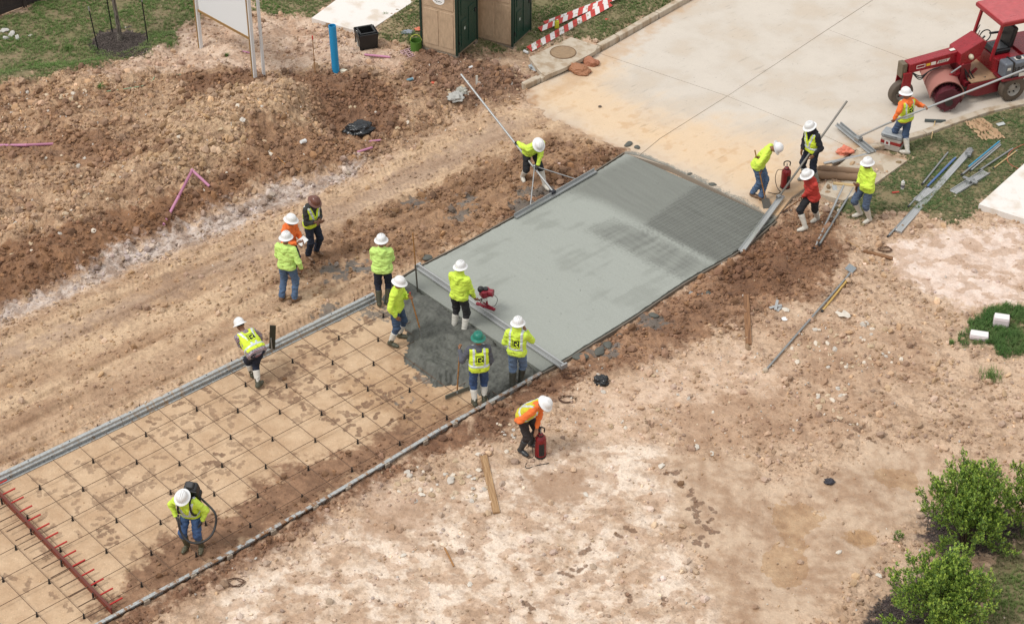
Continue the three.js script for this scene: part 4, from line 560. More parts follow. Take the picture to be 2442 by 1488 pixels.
{
  const lawns = [[LAWN_A, 'patchy green lawn round the staked tree', [0.095, 0.18, 0.035], [0.2, 0.21, 0.09], 420, 0.055, 0.1], [LAWN_B, 'green grass between the sign board and the white pavement', [0.095, 0.18, 0.035], [0.2, 0.2, 0.09], 420, 0.05, 0.1], [LAWN_C, 'worn grass round the two portable toilets', [0.095, 0.165, 0.04], [0.24, 0.215, 0.11], 380, 0.055, 0.05], [LAWN_D, 'dark clipped lawn where the tools are laid out', [0.08, 0.145, 0.04], [0.165, 0.165, 0.08], 520, 0.035, 0.05], [LAWN_E, 'grass in the bottom right corner below the shrubs', [0.11, 0.18, 0.035], [0.22, 0.19, 0.1], 420, 0.06, 0.0], [LAWN_F, 'lush dark tuft of grass holding two white blocks', [0.05, 0.12, 0.02], [0.1, 0.16, 0.04], 650, 0.1, 0.15]];
  const R = rng(303);
  lawns.forEach(([P, label, c1, c2, dens, h, thr], li) => {
    const w = W2(P), xs = w.map(q => q[0]), zs = w.map(q => q[1]), x0 = Math.min(...xs) - 0.3, x1 = Math.max(...xs) + 0.3, z0 = Math.min(...zs) - 0.3, z1 = Math.max(...zs) + 0.3, n = dens * (x1 - x0) * (z1 - z0), L = [];
    for (let i = 0; i < n; i++) { const x = lerp(x0, x1, R()), z = lerp(z0, z1, R()), a = R(), b = R(), c = R(); if (x < X0 + 0.3 || x > X0 + SIDE - 0.3 || z < Z0 + 0.3) continue; const sd = sdPoly(w, x, z) + 0.35 * fbm(x * 1.7 + 3, z * 1.7, 3), pn = fbm(x * 1.3 + li * 9, z * 1.3, 4); if (sd > 0.12 * a * a || a > 1.15 + 2.2 * (pn - thr + 0.12) - 0.15) continue; if (samp(F_ROAD, x, z) < 0.25) continue; let skip = false; for (const [q, m] of KEEPOFF) if (sdPoly(q, x, z) < m) skip = true; if (skip) continue; const y = gy(x, z); if (!visible(x, y, z)) continue; const t = clamp(0.35 - pn * 1.3 + 0.5 * (b - 0.5)), k = 0.7 + 0.6 * c; L.push([placeM(x, y - 0.004, z, 1, (0.7 + 0.6 * b) * (1 - 0.25 * t), 1, 0, a * 50, 0), [0, 1, 2].map(j => lerp(c1[j], c2[j], t) * k)]); }
    if (L.length) stuff('grass', label, 'grass', tuftGeo(40 + li, 9, h, 0.035), GRASSMAT, L);
  });
  // small weeds that stand alone
  for (const [x, y, r, label] of [[405, 108, 0.22, 'bright green weed clump at the lawn edge left of the sign'], [160, 118, 0.16, 'small bright weed clump left of the tree mulch ring'], [240, 210, 0.1, 'small weed by the green string on the spoil'], [2365, 900, 0.28, 'sparse pale weed below the lush grass tuft'], [2270, 820, 0.06, 'tiny weed left of the lush grass tuft'], [920, 38, 0.06, 'tiny weed at the edge of the white pavement'], [540, 134, 0.05, 'tiny weed on the bare dirt by the sign'], [1745, 0 + 1400, 0.0, '']]) if (r) { const q = onGround(x, y), m = mesh('weed', tuftGeo(x, Math.round(60 + r * 700), 0.08 + r * 0.2, r), M([0.09, 0.17, 0.03], 0.8, { side: THREE.DoubleSide })); m.position.copy(q); tag(m, label, 'weed'); }
}
{ // bark mulch round the tree and under the shrubs
  const R = rng(404), L = [];
  const chip = norm(new THREE.BoxGeometry(0.035, 0.008, 0.012));
  for (const [P, n] of [[ell(285, 108, 76, 32), 3600], [[[2205, 1230], [2290, 1190], [2420, 1220], [2450, 1270], [2370, 1320], [2250, 1335], [2215, 1290]], 3000], [[[2080, 1450], [2130, 1410], [2220, 1360], [2330, 1370], [2340, 1520], [2060, 1520]], 2600]]) { const xs = P.map(q => q[0]), ys = P.map(q => q[1]); for (let i = 0; i < n; i++) { const a = lerp(Math.min(...xs), Math.max(...xs), R()), b = lerp(Math.min(...ys), Math.max(...ys), R()); if (!inside(P, a + 12 * (R() - 0.5), b + 8 * (R() - 0.5))) continue; const q = onGround(a, b), k = 0.4 + 1.1 * R(), s = 0.6 + 0.9 * R(); L.push([placeM(q.x, q.y + 0.006 + 0.012 * R(), q.z, s, s, s, R() * 0.8, R() * 6.28, R() * 0.8), [0.075 * k, 0.06 * k, 0.052 * k]]); } }
  stuff('mulch', 'dark bark mulch round the tree and under the shrubs', 'mulch', chip, WHITE, L);
}
const LEAFMAT = new THREE.MeshStandardMaterial({ vertexColors: true, roughness: 0.55, side: THREE.DoubleSide });
function leafCloud(R, sprigs, leafL, leafW, per, tones) { // sprigs: [position, direction, length]
  const p = [], c = [], d = V(), s = V(), t = V(), a = V(), o = V(), tip = V();
  for (const [pos, dir, len] of sprigs) {
    const tone = R();
    for (let i = 0; i < per; i++) {
      const f = i / per, young = f > 0.55; a.set(R() - 0.5, R() - 0.5, R() - 0.5).normalize(); s.copy(a).cross(dir).normalize(); d.copy(s).multiplyScalar(0.85 - 0.35 * f).addScaledVector(dir, 0.35 + 0.7 * f).normalize(); t.copy(d).cross(a).normalize();
      o.copy(pos).addScaledVector(dir, len * f); const L = leafL * (0.7 + 0.5 * R()) * (young ? 0.85 : 1), w = leafW * (0.8 + 0.4 * R()); tip.copy(o).addScaledVector(d, L); const mx = o.x + d.x * L * 0.5, my = o.y + d.y * L * 0.5, mz = o.z + d.z * L * 0.5;
      p.push(o.x, o.y, o.z, mx + t.x * w, my + t.y * w, mz + t.z * w, tip.x, tip.y, tip.z, o.x, o.y, o.z, tip.x, tip.y, tip.z, mx - t.x * w, my - t.y * w, mz - t.z * w);
      const T = tones[young ? (tone > 0.35 ? 0 : 1) : (R() > 0.5 ? 1 : 2)], k = 0.75 + 0.5 * R(); for (let q = 0; q < 6; q++) c.push(T[0] * k, T[1] * k, T[2] * k);
    }
  }
  const g = new THREE.BufferGeometry(); g.setAttribute('position', new THREE.Float32BufferAttribute(p, 3)); g.setAttribute('color', new THREE.Float32BufferAttribute(c, 3)); g.computeVertexNormals(); return norm(g);
}
function shrub(px, py, w, h, seed, label, lop = 0) {
  const base = onGround(px, py), t = thing('shrub', label, 'shrub', base, 'shrubs in the bottom right corner'), R = rng(seed), sprigs = [], stems = [];
  const nB = 88; for (let i = 0; i < nB; i++) { const a = i * 2.39996 + R(), el = 0.02 + 1.5 * Math.sqrt((i + 0.5) / nB), k = 0.7 + 0.36 * R(), dir = V(Math.cos(a) * Math.cos(el), Math.sin(el), Math.sin(a) * Math.cos(el)), end = V(dir.x * w / 2 * k + lop * dir.y * 0.2, dir.y * h * k * 0.95 + 0.06, dir.z * w / 2 * k), mid = end.clone().multiplyScalar(0.5).add(V(0.1 * (R() - 0.5), 0.08, 0.1 * (R() - 0.5))); stems.push(tube([V(0.06 * (R() - 0.5), -0.02, 0.06 * (R() - 0.5)), mid, end], 0.006, 6, 4));
    const c = new THREE.CatmullRomCurve3([V(0, 0, 0), mid, end]); const nS = 34; for (let s = 0; s < nS; s++) { const f = 0.35 + 0.65 * Math.pow(R(), 0.6), p0 = c.getPoint(f), sp = 0.3 * (1.15 - 0.6 * f); p0.add(V((R() - 0.5) * sp, (R() - 0.5) * sp, (R() - 0.5) * sp)); const dd = dir.clone().multiplyScalar(0.7).add(V((R() - 0.5) * 1.3, 0.55 + 0.4 * R(), (R() - 0.5) * 1.3)).normalize(); if (p0.y < 0.03) continue; sprigs.push([p0, dd, 0.07 + 0.07 * R()]); } }
  mesh('stem', mg(stems), M(S(92, 78, 60), 0.9), t);
  mesh('foliage', leafCloud(R, sprigs, 0.052, 0.0125, 13, [[0.34, 0.46, 0.075], [0.2, 0.31, 0.05], [0.085, 0.16, 0.03]]), LEAFMAT, t);
}
shrub(2300, 1305, 2.15, 1.95, 11, 'leafy green shrub behind the nearer one in the bottom right corner');
shrub(2240, 1502, 2.45, 1.6, 12, 'bright green shrub nearest to the bottom edge of the photo', 0.3);
shrub(2478, 1260, 1.9, 1.8, 13, 'green shrub cut off by the right edge of the photo');
{ const t = thing('seedling', 'small leafy seedling at the mulch edge left of the shrubs', 'plant', onGround(2142, 1290)), R = rng(5), sp = []; for (let i = 0; i < 16; i++) sp.push([V((R() - 0.5) * 0.16, 0.02 + 0.14 * R(), (R() - 0.5) * 0.16), V(R() - 0.5, 0.8, R() - 0.5).normalize(), 0.07]); mesh('foliage', leafCloud(R, sp, 0.045, 0.011, 12, [[0.2, 0.3, 0.06], [0.12, 0.2, 0.04], [0.08, 0.14, 0.03]]), LEAFMAT, t); mesh('stem', rod(V(0, -0.01, 0), V(0, 0.12, 0), 0.005, 5), M(S(92, 78, 60), 0.9), t); }
{ // staked young tree, crown above the frame
  const b = onGround(284, 97), t = thing('young_tree', 'young tree with a slim grey trunk standing in a mulch ring', 'tree', b), R = rng(8);
  const bark = (() => { const c = S(138, 130, 120), d = S(88, 80, 72); return new THREE.MeshStandardMaterial({ map: paint(64, 256, (u, v) => { const n = fbm(u * 8, v * 9, 4); const s = sst(-0.25, 0.25, n); return [0, 1, 2].map(i => lerp(c[i], d[i], s)); }), roughness: 0.95, bumpMap: ROUGHMAP, bumpScale: 0.008 }); })();
  mesh('trunk', mg([rod(V(0, -0.05, 0), V(0.02, 0.25, 0), 0.085, 12, 0.06), rod(V(0.02, 0.25, 0), V(-0.03, 1.5, 0.02), 0.06, 12, 0.048), rod(V(-0.03, 1.5, 0.02), V(0.04, 3.4, 0.05), 0.048, 10, 0.02)]), bark, t);
  const sp = [], br = []; for (let i = 0; i < 26; i++) { const y = 1.35 + 1.9 * R(), a = R() * 6.28, L = 0.9 * (1 - (y - 1.3) / 3) * (0.6 + 0.5 * R()) + 0.15, o = V(0, y, 0), e = V(Math.cos(a) * L, y + L * 0.6, Math.sin(a) * L); br.push(rod(o, e, 0.014, 5, 0.005)); for (let k = 0; k < 26; k++) { const p = o.clone().lerp(e, 0.35 + 0.75 * R()).add(V((R() - 0.5) * 0.35, (R() - 0.5) * 0.35, (R() - 0.5) * 0.35)); sp.push([p, V(R() - 0.5, R() * 0.5, R() - 0.5).normalize(), 0.08]); } }
  mesh('branch', mg(br), bark, t); mesh('crown', leafCloud(R, sp, 0.07, 0.018, 6, [[0.13, 0.2, 0.05], [0.08, 0.15, 0.035], [0.05, 0.1, 0.025]]), LEAFMAT, t);
  for (const [x, y, hgt, lean, lb] of [[234, 122, 1.32, -0.1, 'black steel tree stake nearest to the lawn edge'], [267, 77, 1.3, -0.04, 'black steel tree stake behind the tree trunk'], [352, 103, 1.35, -0.03, 'black steel tree stake right of the tree trunk']]) { const s = thing('tree_stake', lb, 'stake', onGround(x, y), 'stakes round the young tree'); mesh('post', mg([bar(V(0, -0.1, 0), V(lean, hgt - 0.12, 0), 0.03, 0.008), bar(V(0, -0.1, 0.01), V(lean, hgt - 0.12, 0.01), 0.008, 0.025)]), M(S(30, 32, 32), 0.7), s); mesh('tip', bar(V(lean, hgt - 0.12, 0.003), V(lean * 1.1, hgt, 0.003), 0.036, 0.03, 0.004), M(S(150, 150, 146), 0.7), s); }
}
// ---------------------------------------------------------------- site objects
const font = await new FontLoader().loadAsync('fonts/droid/droid_sans_bold.typeface.json');
function canvasTex(w, h, draw) { const c = document.createElement('canvas'); c.width = w; c.height = h; draw(c.getContext('2d'), w, h); const t = new THREE.CanvasTexture(c); t.colorSpace = THREE.SRGBColorSpace; return t; }
// where the line of sight through (px, py) meets the upright plane through base along dir
function onPlane(base, dir, px, py) { const d = ray(px, py), n = V(-dir.z, 0, dir.x), o = V(0, CAMH, 0), t = base.clone().sub(o).dot(n) / d.dot(n); return o.addScaledVector(d, t); }
const WOOD = (a, b, seed) => new THREE.MeshStandardMaterial({ map: paint(256, 64, (u, v) => { const n = fbm(u * 3 + seed, v * 14, 4), f = noise(u * 12, v * 60 + seed), t = sst(-0.3, 0.3, n + 0.25 * f), k = 1 + 0.12 * noise(u * 40, v * 30); return [0, 1, 2].map(i => lerp(a[i], b[i], t) * k); }), roughness: 0.85 });
const PLANK = WOOD(S(196, 160, 118), S(150, 112, 76), 3), OLDPLANK = WOOD(S(166, 122, 84), S(116, 80, 54), 8), HANDLE = WOOD(S(190, 140, 84), S(150, 100, 56), 5), PALEWOOD = WOOD(S(222, 196, 150), S(196, 164, 112), 6);
function lying(name, label, cat, a, b, w, h, mat, group, r = 0.004, liftB = 0) { const A = top(...a), B = top(...b), base = A.clone(); A.y += h / 2 + 0.008; B.y += h / 2 + 0.008 + liftB; A.sub(base); B.sub(base); const m = mesh(name, bar(A, B, h, w, r), mat); m.position.copy(base); tag(m, label, cat, group); return m; }
function lyingPole(name, label, cat, a, b, r, mat, group, sub) { const A = top(...a), B = top(...b), base = A.clone(); A.y += r + 0.008; B.y += r + 0.008; A.sub(base); B.sub(base); const t = thing(name, label, cat, base, group); mesh('tube', rod(A, B, r, 10), mat, t); const d = B.clone().sub(A).normalize(); mesh('end_cap', rod(A.clone().addScaledVector(d, -0.03), A.clone().addScaledVector(d, 0.02), r * 1.12, 10), M(S(60, 62, 64), 0.6), t); mesh('coupler', rod(B.clone().addScaledVector(d, -0.02), B.clone().addScaledVector(d, 0.05), r * 0.7, 8), ALU, t); return t; }

// portable toilets
function toilet(front, left, right, label, logo) {
  const c = onGround(...front), l = onGround(...left), ex = l.clone().sub(c).setY(0).normalize(), ez = V(-ex.z, 0, ex.x); if (onGround(...right).sub(c).dot(ez) < 0) ez.negate();
  const t = thing('portable_toilet', label, 'portable toilet', c.clone(), 'portable toilets on the grass'); const w = 1.08, d = 1.04, h = 2.15;
  const tan = dirty(S(224, 196, 166), 0.6), green = dirty(S(26, 72, 60), 0.5), P = (a, y, b) => ex.clone().multiplyScalar(a).addScaledVector(ez, b).setY(y);
  const bx = (a0, a1, y0, y1, b0, b1) => { const m = new THREE.Matrix4().makeBasis(ex, V(0, 1, 0), ex.clone().cross(V(0, 1, 0))).setPosition(P((a0 + a1) / 2, (y0 + y1) / 2, (b0 + b1) / 2)); const g = new RoundedBoxGeometry(a1 - a0, y1 - y0, Math.abs(b1 - b0), 1, Math.min(0.008, (y1 - y0) / 3, (a1 - a0) / 3, Math.abs(b1 - b0) / 3)); g.applyMatrix4(m); return norm(g); };
  // ex runs along the tan wall, ez along the door
  mesh('skid', mg([bx(-0.02, w + 0.02, 0.0, 0.09, -0.02, 0.12), bx(-0.02, w + 0.02, 0.0, 0.09, d - 0.12, d + 0.02)]), dirty(S(150, 140, 128), 0.8), t);
  mesh('floor', bx(-0.01, w + 0.01, 0.09, 0.13, -0.01, d + 0.01), dirty(S(160, 140, 118), 0.8), t);
  mesh('side_wall', bx(0, w, 0.13, h, 0, 0.03), tan, t); mesh('side_wall', bx(0, w, 0.13, h, d - 0.03, d), tan, t); mesh('back_wall', bx(w - 0.03, w, 0.13, h, 0.03, d - 0.03), tan, t);
  for (const [a0, a1, y0, y1] of [[0.1, 0.5, 0.25, 1.28], [0.56, 0.96, 0.25, 1.28], [0.08, 0.98, 1.36, 2.0]]) mesh('wall_panel', bx(a0, a1, y0, y1, -0.014, 0.002), tan, t);
  for (const [a, b] of [[0, 0], [w, 0], [0, d], [w, d]]) mesh('corner_post', bx(a - 0.03, a + 0.03, 0.1, h + 0.01, b - 0.03, b + 0.03), M(S(24, 56, 46), 0.5), t);
  const dr = mesh('door', bx(-0.035, 0.0, 0.16, h - 0.08, 0.07, d - 0.07), green, t);
  for (const [b0, b1, y0, y1] of [[0.17, 0.44, 0.3, 1.05], [0.55, 0.84, 0.3, 1.3], [0.17, 0.44, 1.2, 1.9]]) mesh('door_panel', bx(-0.05, -0.034, y0, y1, b0, b1), green, dr);
  mesh('latch', bx(-0.07, -0.035, 1.02, 1.12, d - 0.2, d - 0.12), BLACKP, dr); mesh('hinge', bx(-0.055, -0.03, 0.4, 0.5, 0.05, 0.09), BLACKP, dr); mesh('notice', bx(-0.054, -0.05, 0.74, 0.82, 0.3, 0.36), M(S(190, 200, 190), 0.7), dr);
  const rf = new THREE.SphereGeometry(0.86, 24, 8, 0, 6.2832, 0, Math.PI / 2); rf.scale(0.95, 0.28, 0.92); const rp = P(w / 2, h, d / 2); rf.translate(rp.x, rp.y - 0.03, rp.z); mesh('roof', norm(rf), M(S(226, 222, 212), 0.6), t);
  mesh('vent_pipe', rod(P(w - 0.14, h, 0.14), P(w - 0.14, h + 0.38, 0.14), 0.05, 10), M(S(226, 222, 212), 0.6), t);
  if (logo) { const tx = canvasTex(256, 192, (g, W, H) => { g.fillStyle = '#f4f4f2'; g.fillRect(0, 0, W, H); g.strokeStyle = '#2a2c38'; g.lineWidth = 9; g.beginPath(); g.ellipse(128, 78, 82, 44, 0, 2.8, 6.6); g.stroke(); g.fillStyle = '#20222c'; g.beginPath(); for (let i = 0; i < 10; i++) { const r = i % 2 ? 12 : 28, a = -1.57 + i * 0.628; g.lineTo(128 + r * Math.cos(a), 80 + r * Math.sin(a)); } g.fill(); for (let i = 0; i < 9; i++) g.fillRect(58 + i * 16, 122 + (i % 3) * 3, 12, 20 - (i % 2) * 5); for (let i = 0; i < 12; i++) g.fillRect(72 + i * 9.6, 158, 6, 7); });
    const mk = (pos, nx, ny) => { const g = new THREE.CircleGeometry(1, 40); g.scale(0.19, 0.15, 1); const q = new THREE.Matrix4().makeBasis(nx, V(0, 1, 0), nx.clone().cross(V(0, 1, 0))).setPosition(pos); g.applyMatrix4(q); return norm(g); };
    const lm = new THREE.MeshStandardMaterial({ map: tx, roughness: 0.6, side: THREE.DoubleSide }), fx = ex.clone().negate(); mesh('sticker', mk(P(0.53, 1.62, -0.022), fx.clone().cross(V(0, 1, 0)).dot(ez) < 0 ? fx : ex, 0), lm, t); mesh('sticker', mk(P(-0.056, 1.78, d * 0.52), ez.clone().cross(V(0, 1, 0)).dot(ex) < 0 ? ez : ez.clone().negate(), 0), lm, dr); }
  return t;
}
toilet([1090, 141], [1009, 119], [1138, 112], 'tan and green portable toilet with round sticker, left of the pair', true);
toilet([1222, 119], [1148, 93], [1281, 88], 'tan and green portable toilet nearer the striped boards, right of the pair', false);

{ // sign board seen from behind
  const L = onGround(478, 113), Rp = onGround(607, 187), t = thing('sign_board', 'large white sign board on white and bare wood posts', 'sign', L.clone());
  const b = Rp.clone().sub(L), n = V(-b.z, 0, b.x).normalize(), w1 = WOOD(S(182, 146, 92), S(150, 112, 66), 4), wh = M(S(240, 240, 240), 0.6);
  const post = (p, h, name) => { mesh('post', bar(p.clone().setY(p.y - 0.3), p.clone().setY(p.y + h), 0.09, 0.09, 0.004, n), wh, t); const q = p.clone().addScaledVector(n, n.z > 0 ? 0.052 : -0.052).addScaledVector(b.clone().normalize(), -0.026); mesh('post_face', bar(q.clone().setY(p.y - 0.3), q.clone().setY(p.y + h), 0.014, 0.042, 0, n), w1, t); };
  post(V(0, 0, 0), 2.6); post(b.clone(), 3.2); const b3 = b.clone().addScaledVector(n, n.z > 0 ? -0.28 : 0.28); mesh('post', bar(b3.clone().setY(b.y - 0.3), b3.clone().setY(b.y + 3.2), 0.07, 0.05, 0, n), wh, t);
  const y0 = 1.16, y1 = 2.5; const c0 = V(0, (y0 + y1) / 2, 0).addScaledVector(b, 0.03), c1 = b.clone().multiplyScalar(0.97); c1.y = (y0 + y1) / 2 + b.y;
  mesh('panel', bar(c0, c1, y1 - y0, 0.014, 0), M(S(248, 251, 254), 0.55), t);
  for (const y of [y0 - 0.03, y1 + 0.03]) mesh('frame_rail', bar(V(0, y, 0).addScaledVector(b, 0.03).setY(y), b.clone().multiplyScalar(0.97).setY(y + b.y), 0.07, 0.045, 0.003), w1, t);
}
{ const p = onGround(800, 163), m = mesh('pipe_riser', pipe(V(0, -0.2, 0), V(-0.03, 1.24, -0.02), 0.098, 0.012, 24), M(S(38, 158, 216), 0.5)); m.position.copy(p); tag(m, 'bright blue plastic pipe standing upright in the bare dirt', 'pipe'); }
{ const t = thing('survey_stake', 'thin wooden stake with a red top left of the blue pipe', 'stake', onGround(751, 173)); mesh('stick', rod(V(0, -0.1, 0), V(-0.01, 0.98, 0), 0.011, 6), HANDLE, t); mesh('red_top', rod(V(-0.01, 0.97, 0), V(-0.011, 1.07, 0), 0.02, 7), M(S(214, 74, 62), 0.8), t); }
{ const m = mesh('marker_stake', bar(V(0, -0.1, 0), V(0, 0.48, 0), 0.05, 0.018), M(S(240, 238, 230), 0.7)); m.position.copy(onGround(853, 111)); tag(m, 'white marker stake standing left of the black box', 'stake'); }
{ const m = mesh('marker_stake', bar(V(0, -0.1, 0), V(0, 0.34, 0), 0.06, 0.018), M(S(226, 222, 212), 0.7)); m.position.copy(onGround(1137, 208)); tag(m, 'short white marker stake by the end of the float pole', 'stake'); }
{ // open meter box
  const t = thing('meter_box', 'open black plastic meter box standing by the white pavement', 'box', onGround(874, 110)); const bm = M(S(30, 31, 33), 0.5); const yaw = 0.35;
  const g = []; for (let i = 0; i < 4; i++) { const a = yaw + i * Math.PI / 2, s = box(0.5, 0.46, 0.02, 0, 0, 0, 0.14, 0, 0); s.translate(0, 0.25, 0.235); s.rotateY(a); g.push(s); } mesh('shell', mg(g), bm, t);
  for (let i = 0; i < 4; i++) { const s = box(0.44, 0.035, 0.05, 0, 0.485, 0.2, 0, 0, 0, 0.01); s.rotateY(yaw + i * Math.PI / 2); mesh('rim', s, bm, t); }
  const lug = box(0.03, 0.05, 0.05, 0.27, 0.33, 0.0); mesh('lug', lug, M(S(150, 150, 150), 0.6), t);
}
const PINK = M(S(206, 140, 172), 0.55), PINKD = dirty(S(196, 128, 160), 0.6);
function pinkPipe(label, pts, r) { const w = pts.map(p => onGround(p[0], p[1], p[2] ?? 0.02)), base = w[0].clone(); const t = thing('plastic_pipe', label, 'pipe', base, 'pieces of pink plastic pipe'); const q = w.map(p => p.sub(base)); for (let i = 0; i + 1 < q.length; i++) mesh('pipe_length', pipe(q[i], q[i + 1], r, 0.006, 10), i % 2 ? PINKD : PINK, t); for (let i = 1; i + 1 < q.length; i++) mesh('elbow', norm(new THREE.SphereGeometry(r * 1.2, 10, 8).translate(q[i].x, q[i].y, q[i].z)), PINK, t); }
pinkPipe('long bent pink pipe lying down the side of the spoil heap', [[389, 536, 0.04], [424, 470, 0.1], [457, 406, 0.16], [498, 444, 0.05]], 0.035);
pinkPipe('pink pipe lying across the spoil at the left edge of the photo', [[-30, 347, 0.05], [60, 346, 0.05], [128, 343, 0.06]], 0.035);
pinkPipe('short pink pipe lying on the dirt left of the toilets', [[869, 130, 0.03], [930, 136, 0.03]], 0.03);
pinkPipe('small pink pipe piece nearest to the dirt track below the black bag', [[851, 363, 0.02], [888, 351, 0.02]], 0.028);
pinkPipe('smallest pink pipe piece just below the black bag', [[881, 337, 0.02], [908, 334, 0.02]], 0.025);
pinkPipe('short pink pipe piece in dirt behind the sign post', [[578, 122, 0.02], [600, 127, 0.02]], 0.02);
[[8, 75, 0.13], [26, 84, 0.12], [40, 92, 0.1], [12, 92, 0.09]].forEach(([x, y, s], i) => { const m = mesh('concrete_chunk', ROCKGEO[i], dirty(S(206, 204, 200), 0.9)); m.position.copy(onGround(x, y)).y += s * 0.2; m.scale.set(s, s * 0.7, s * 0.7); m.rotation.set(0.3 * i, i, 0.2); tag(m, ['grey concrete chunk leaning highest in the pile below the fence', 'white upright concrete chunk in the pile below the fence', 'rightmost small concrete chunk in the pile below the fence', 'flat concrete chunk nearest in the pile below the fence'][i], 'rubble', 'concrete chunks on the lawn'); });
// crumpled bags
function bag(name, label, cat, px, py, w, h, d, mat, seed, yaw = 0, amp = 0.5, f = 2.2) { const g = new THREE.IcosahedronGeometry(1, 12), q = lumpy(g, amp, f * 0.55, seed), p = q.attributes.position; for (let i = 0; i < p.count; i++) { const x = p.getX(i), y = p.getY(i), z = p.getZ(i), k = 1 + 0.2 * Math.abs(n3(x * 3.2, y * 3.2, z * 3.2 + seed)) - 0.1; p.setXYZ(i, x * k, Math.max(-0.35, y * k), z * k); } q.computeVertexNormals(); q.scale(w, h, d); q.rotateY(yaw); const m = mesh(name, norm(q), mat); m.position.copy(top(px, py)).y += h * 0.33; return tag(m, label, cat); }
bag('trash_bag', 'shiny black trash bag on the dirt left of the track', 'bag', 857, 312, 0.36, 0.17, 0.26, M(S(32, 36, 40), 0.3), 3, 0.3, 0.26, 2.2);
bag('trash_bag', 'crumpled black plastic bag on the bare soil near the slab', 'bag', 1434, 912, 0.17, 0.12, 0.13, M(S(36, 38, 40), 0.32), 9, 0, 0.28, 2.2);
bag('sand_bag', 'brown sand bag in the gutter under the inlet', 'bag', 1382, 170, 0.34, 0.15, 0.2, dirty(S(180, 126, 92), 0.9), 12, -0.5, 0.2, 1.4);
bag('sand_bag', 'smaller orange sand bag at the far end of the inlet throat', 'bag', 1408, 152, 0.24, 0.13, 0.17, dirty(S(186, 124, 94), 0.9), 17, -0.6, 0.2, 1.4);
bag('plastic_bag', 'clear plastic bag with blue print beside the inlet', 'bag', 1280, 163, 0.17, 0.16, 0.16, new THREE.MeshStandardMaterial({ map: paint(64, 64, (u, v) => noise(u * 7, v * 7) > 0.2 ? S(70, 120, 170) : noise(u * 9 + 4, v * 9) > 0.3 ? S(120, 160, 110) : S(196, 206, 212)), roughness: 0.35 }), 21, 0, 0.45);
bag('rubble_pile', 'grey crumpled sheet and rubble in the dirt under the float pole', 'rubble', 1086, 236, 0.22, 0.13, 0.2, dirty(S(190, 190, 186), 0.8), 23, 0, 0.3, 2.4);
bag('rubble_pile', 'clear crumpled plastic behind the grey rubble in the dirt', 'rubble', 1100, 220, 0.13, 0.1, 0.12, dirty(S(176, 176, 166), 0.5), 24, 0, 0.5);
bag('plastic_bag', 'orange plastic bag lying on the road by the burlap roll', 'bag', 2018, 365, 0.2, 0.12, 0.13, M(S(236, 138, 110), 0.5), 27, 0.2, 0.45, 2);
bag('plastic_bag', 'crumpled blue and green bag in front of the cooler', 'bag', 2098, 345, 0.2, 0.1, 0.17, new THREE.MeshStandardMaterial({ map: paint(64, 64, (u, v) => noise(u * 9, v * 9) > 0.1 ? S(74, 118, 168) : noise(u * 9 + 4, v * 9) > 0.1 ? S(110, 172, 84) : S(196, 204, 206)), roughness: 0.4 }), 31, 0, 0.5);
bag('cloth_scrap', 'orange and white scraps beside the left toilet', 'trash', 1002, 72, 0.13, 0.06, 0.1, new THREE.MeshStandardMaterial({ map: paint(32, 32, (u, v) => noise(u * 6, v * 6) > 0 ? S(226, 96, 60) : S(236, 230, 224)), roughness: 0.8 }), 35);
bag('cloth_scrap', 'grey scrap of sheet on the grass left of the left toilet', 'trash', 972, 78, 0.15, 0.04, 0.1, M(S(150, 158, 168), 0.7), 36);
bag('dark_scrap', 'dark twisted scrap lying in the mud left of the shrubs', 'trash', 1979, 1150, 0.1, 0.05, 0.09, M(S(58, 56, 64), 0.7), 38, 0, 0.35);
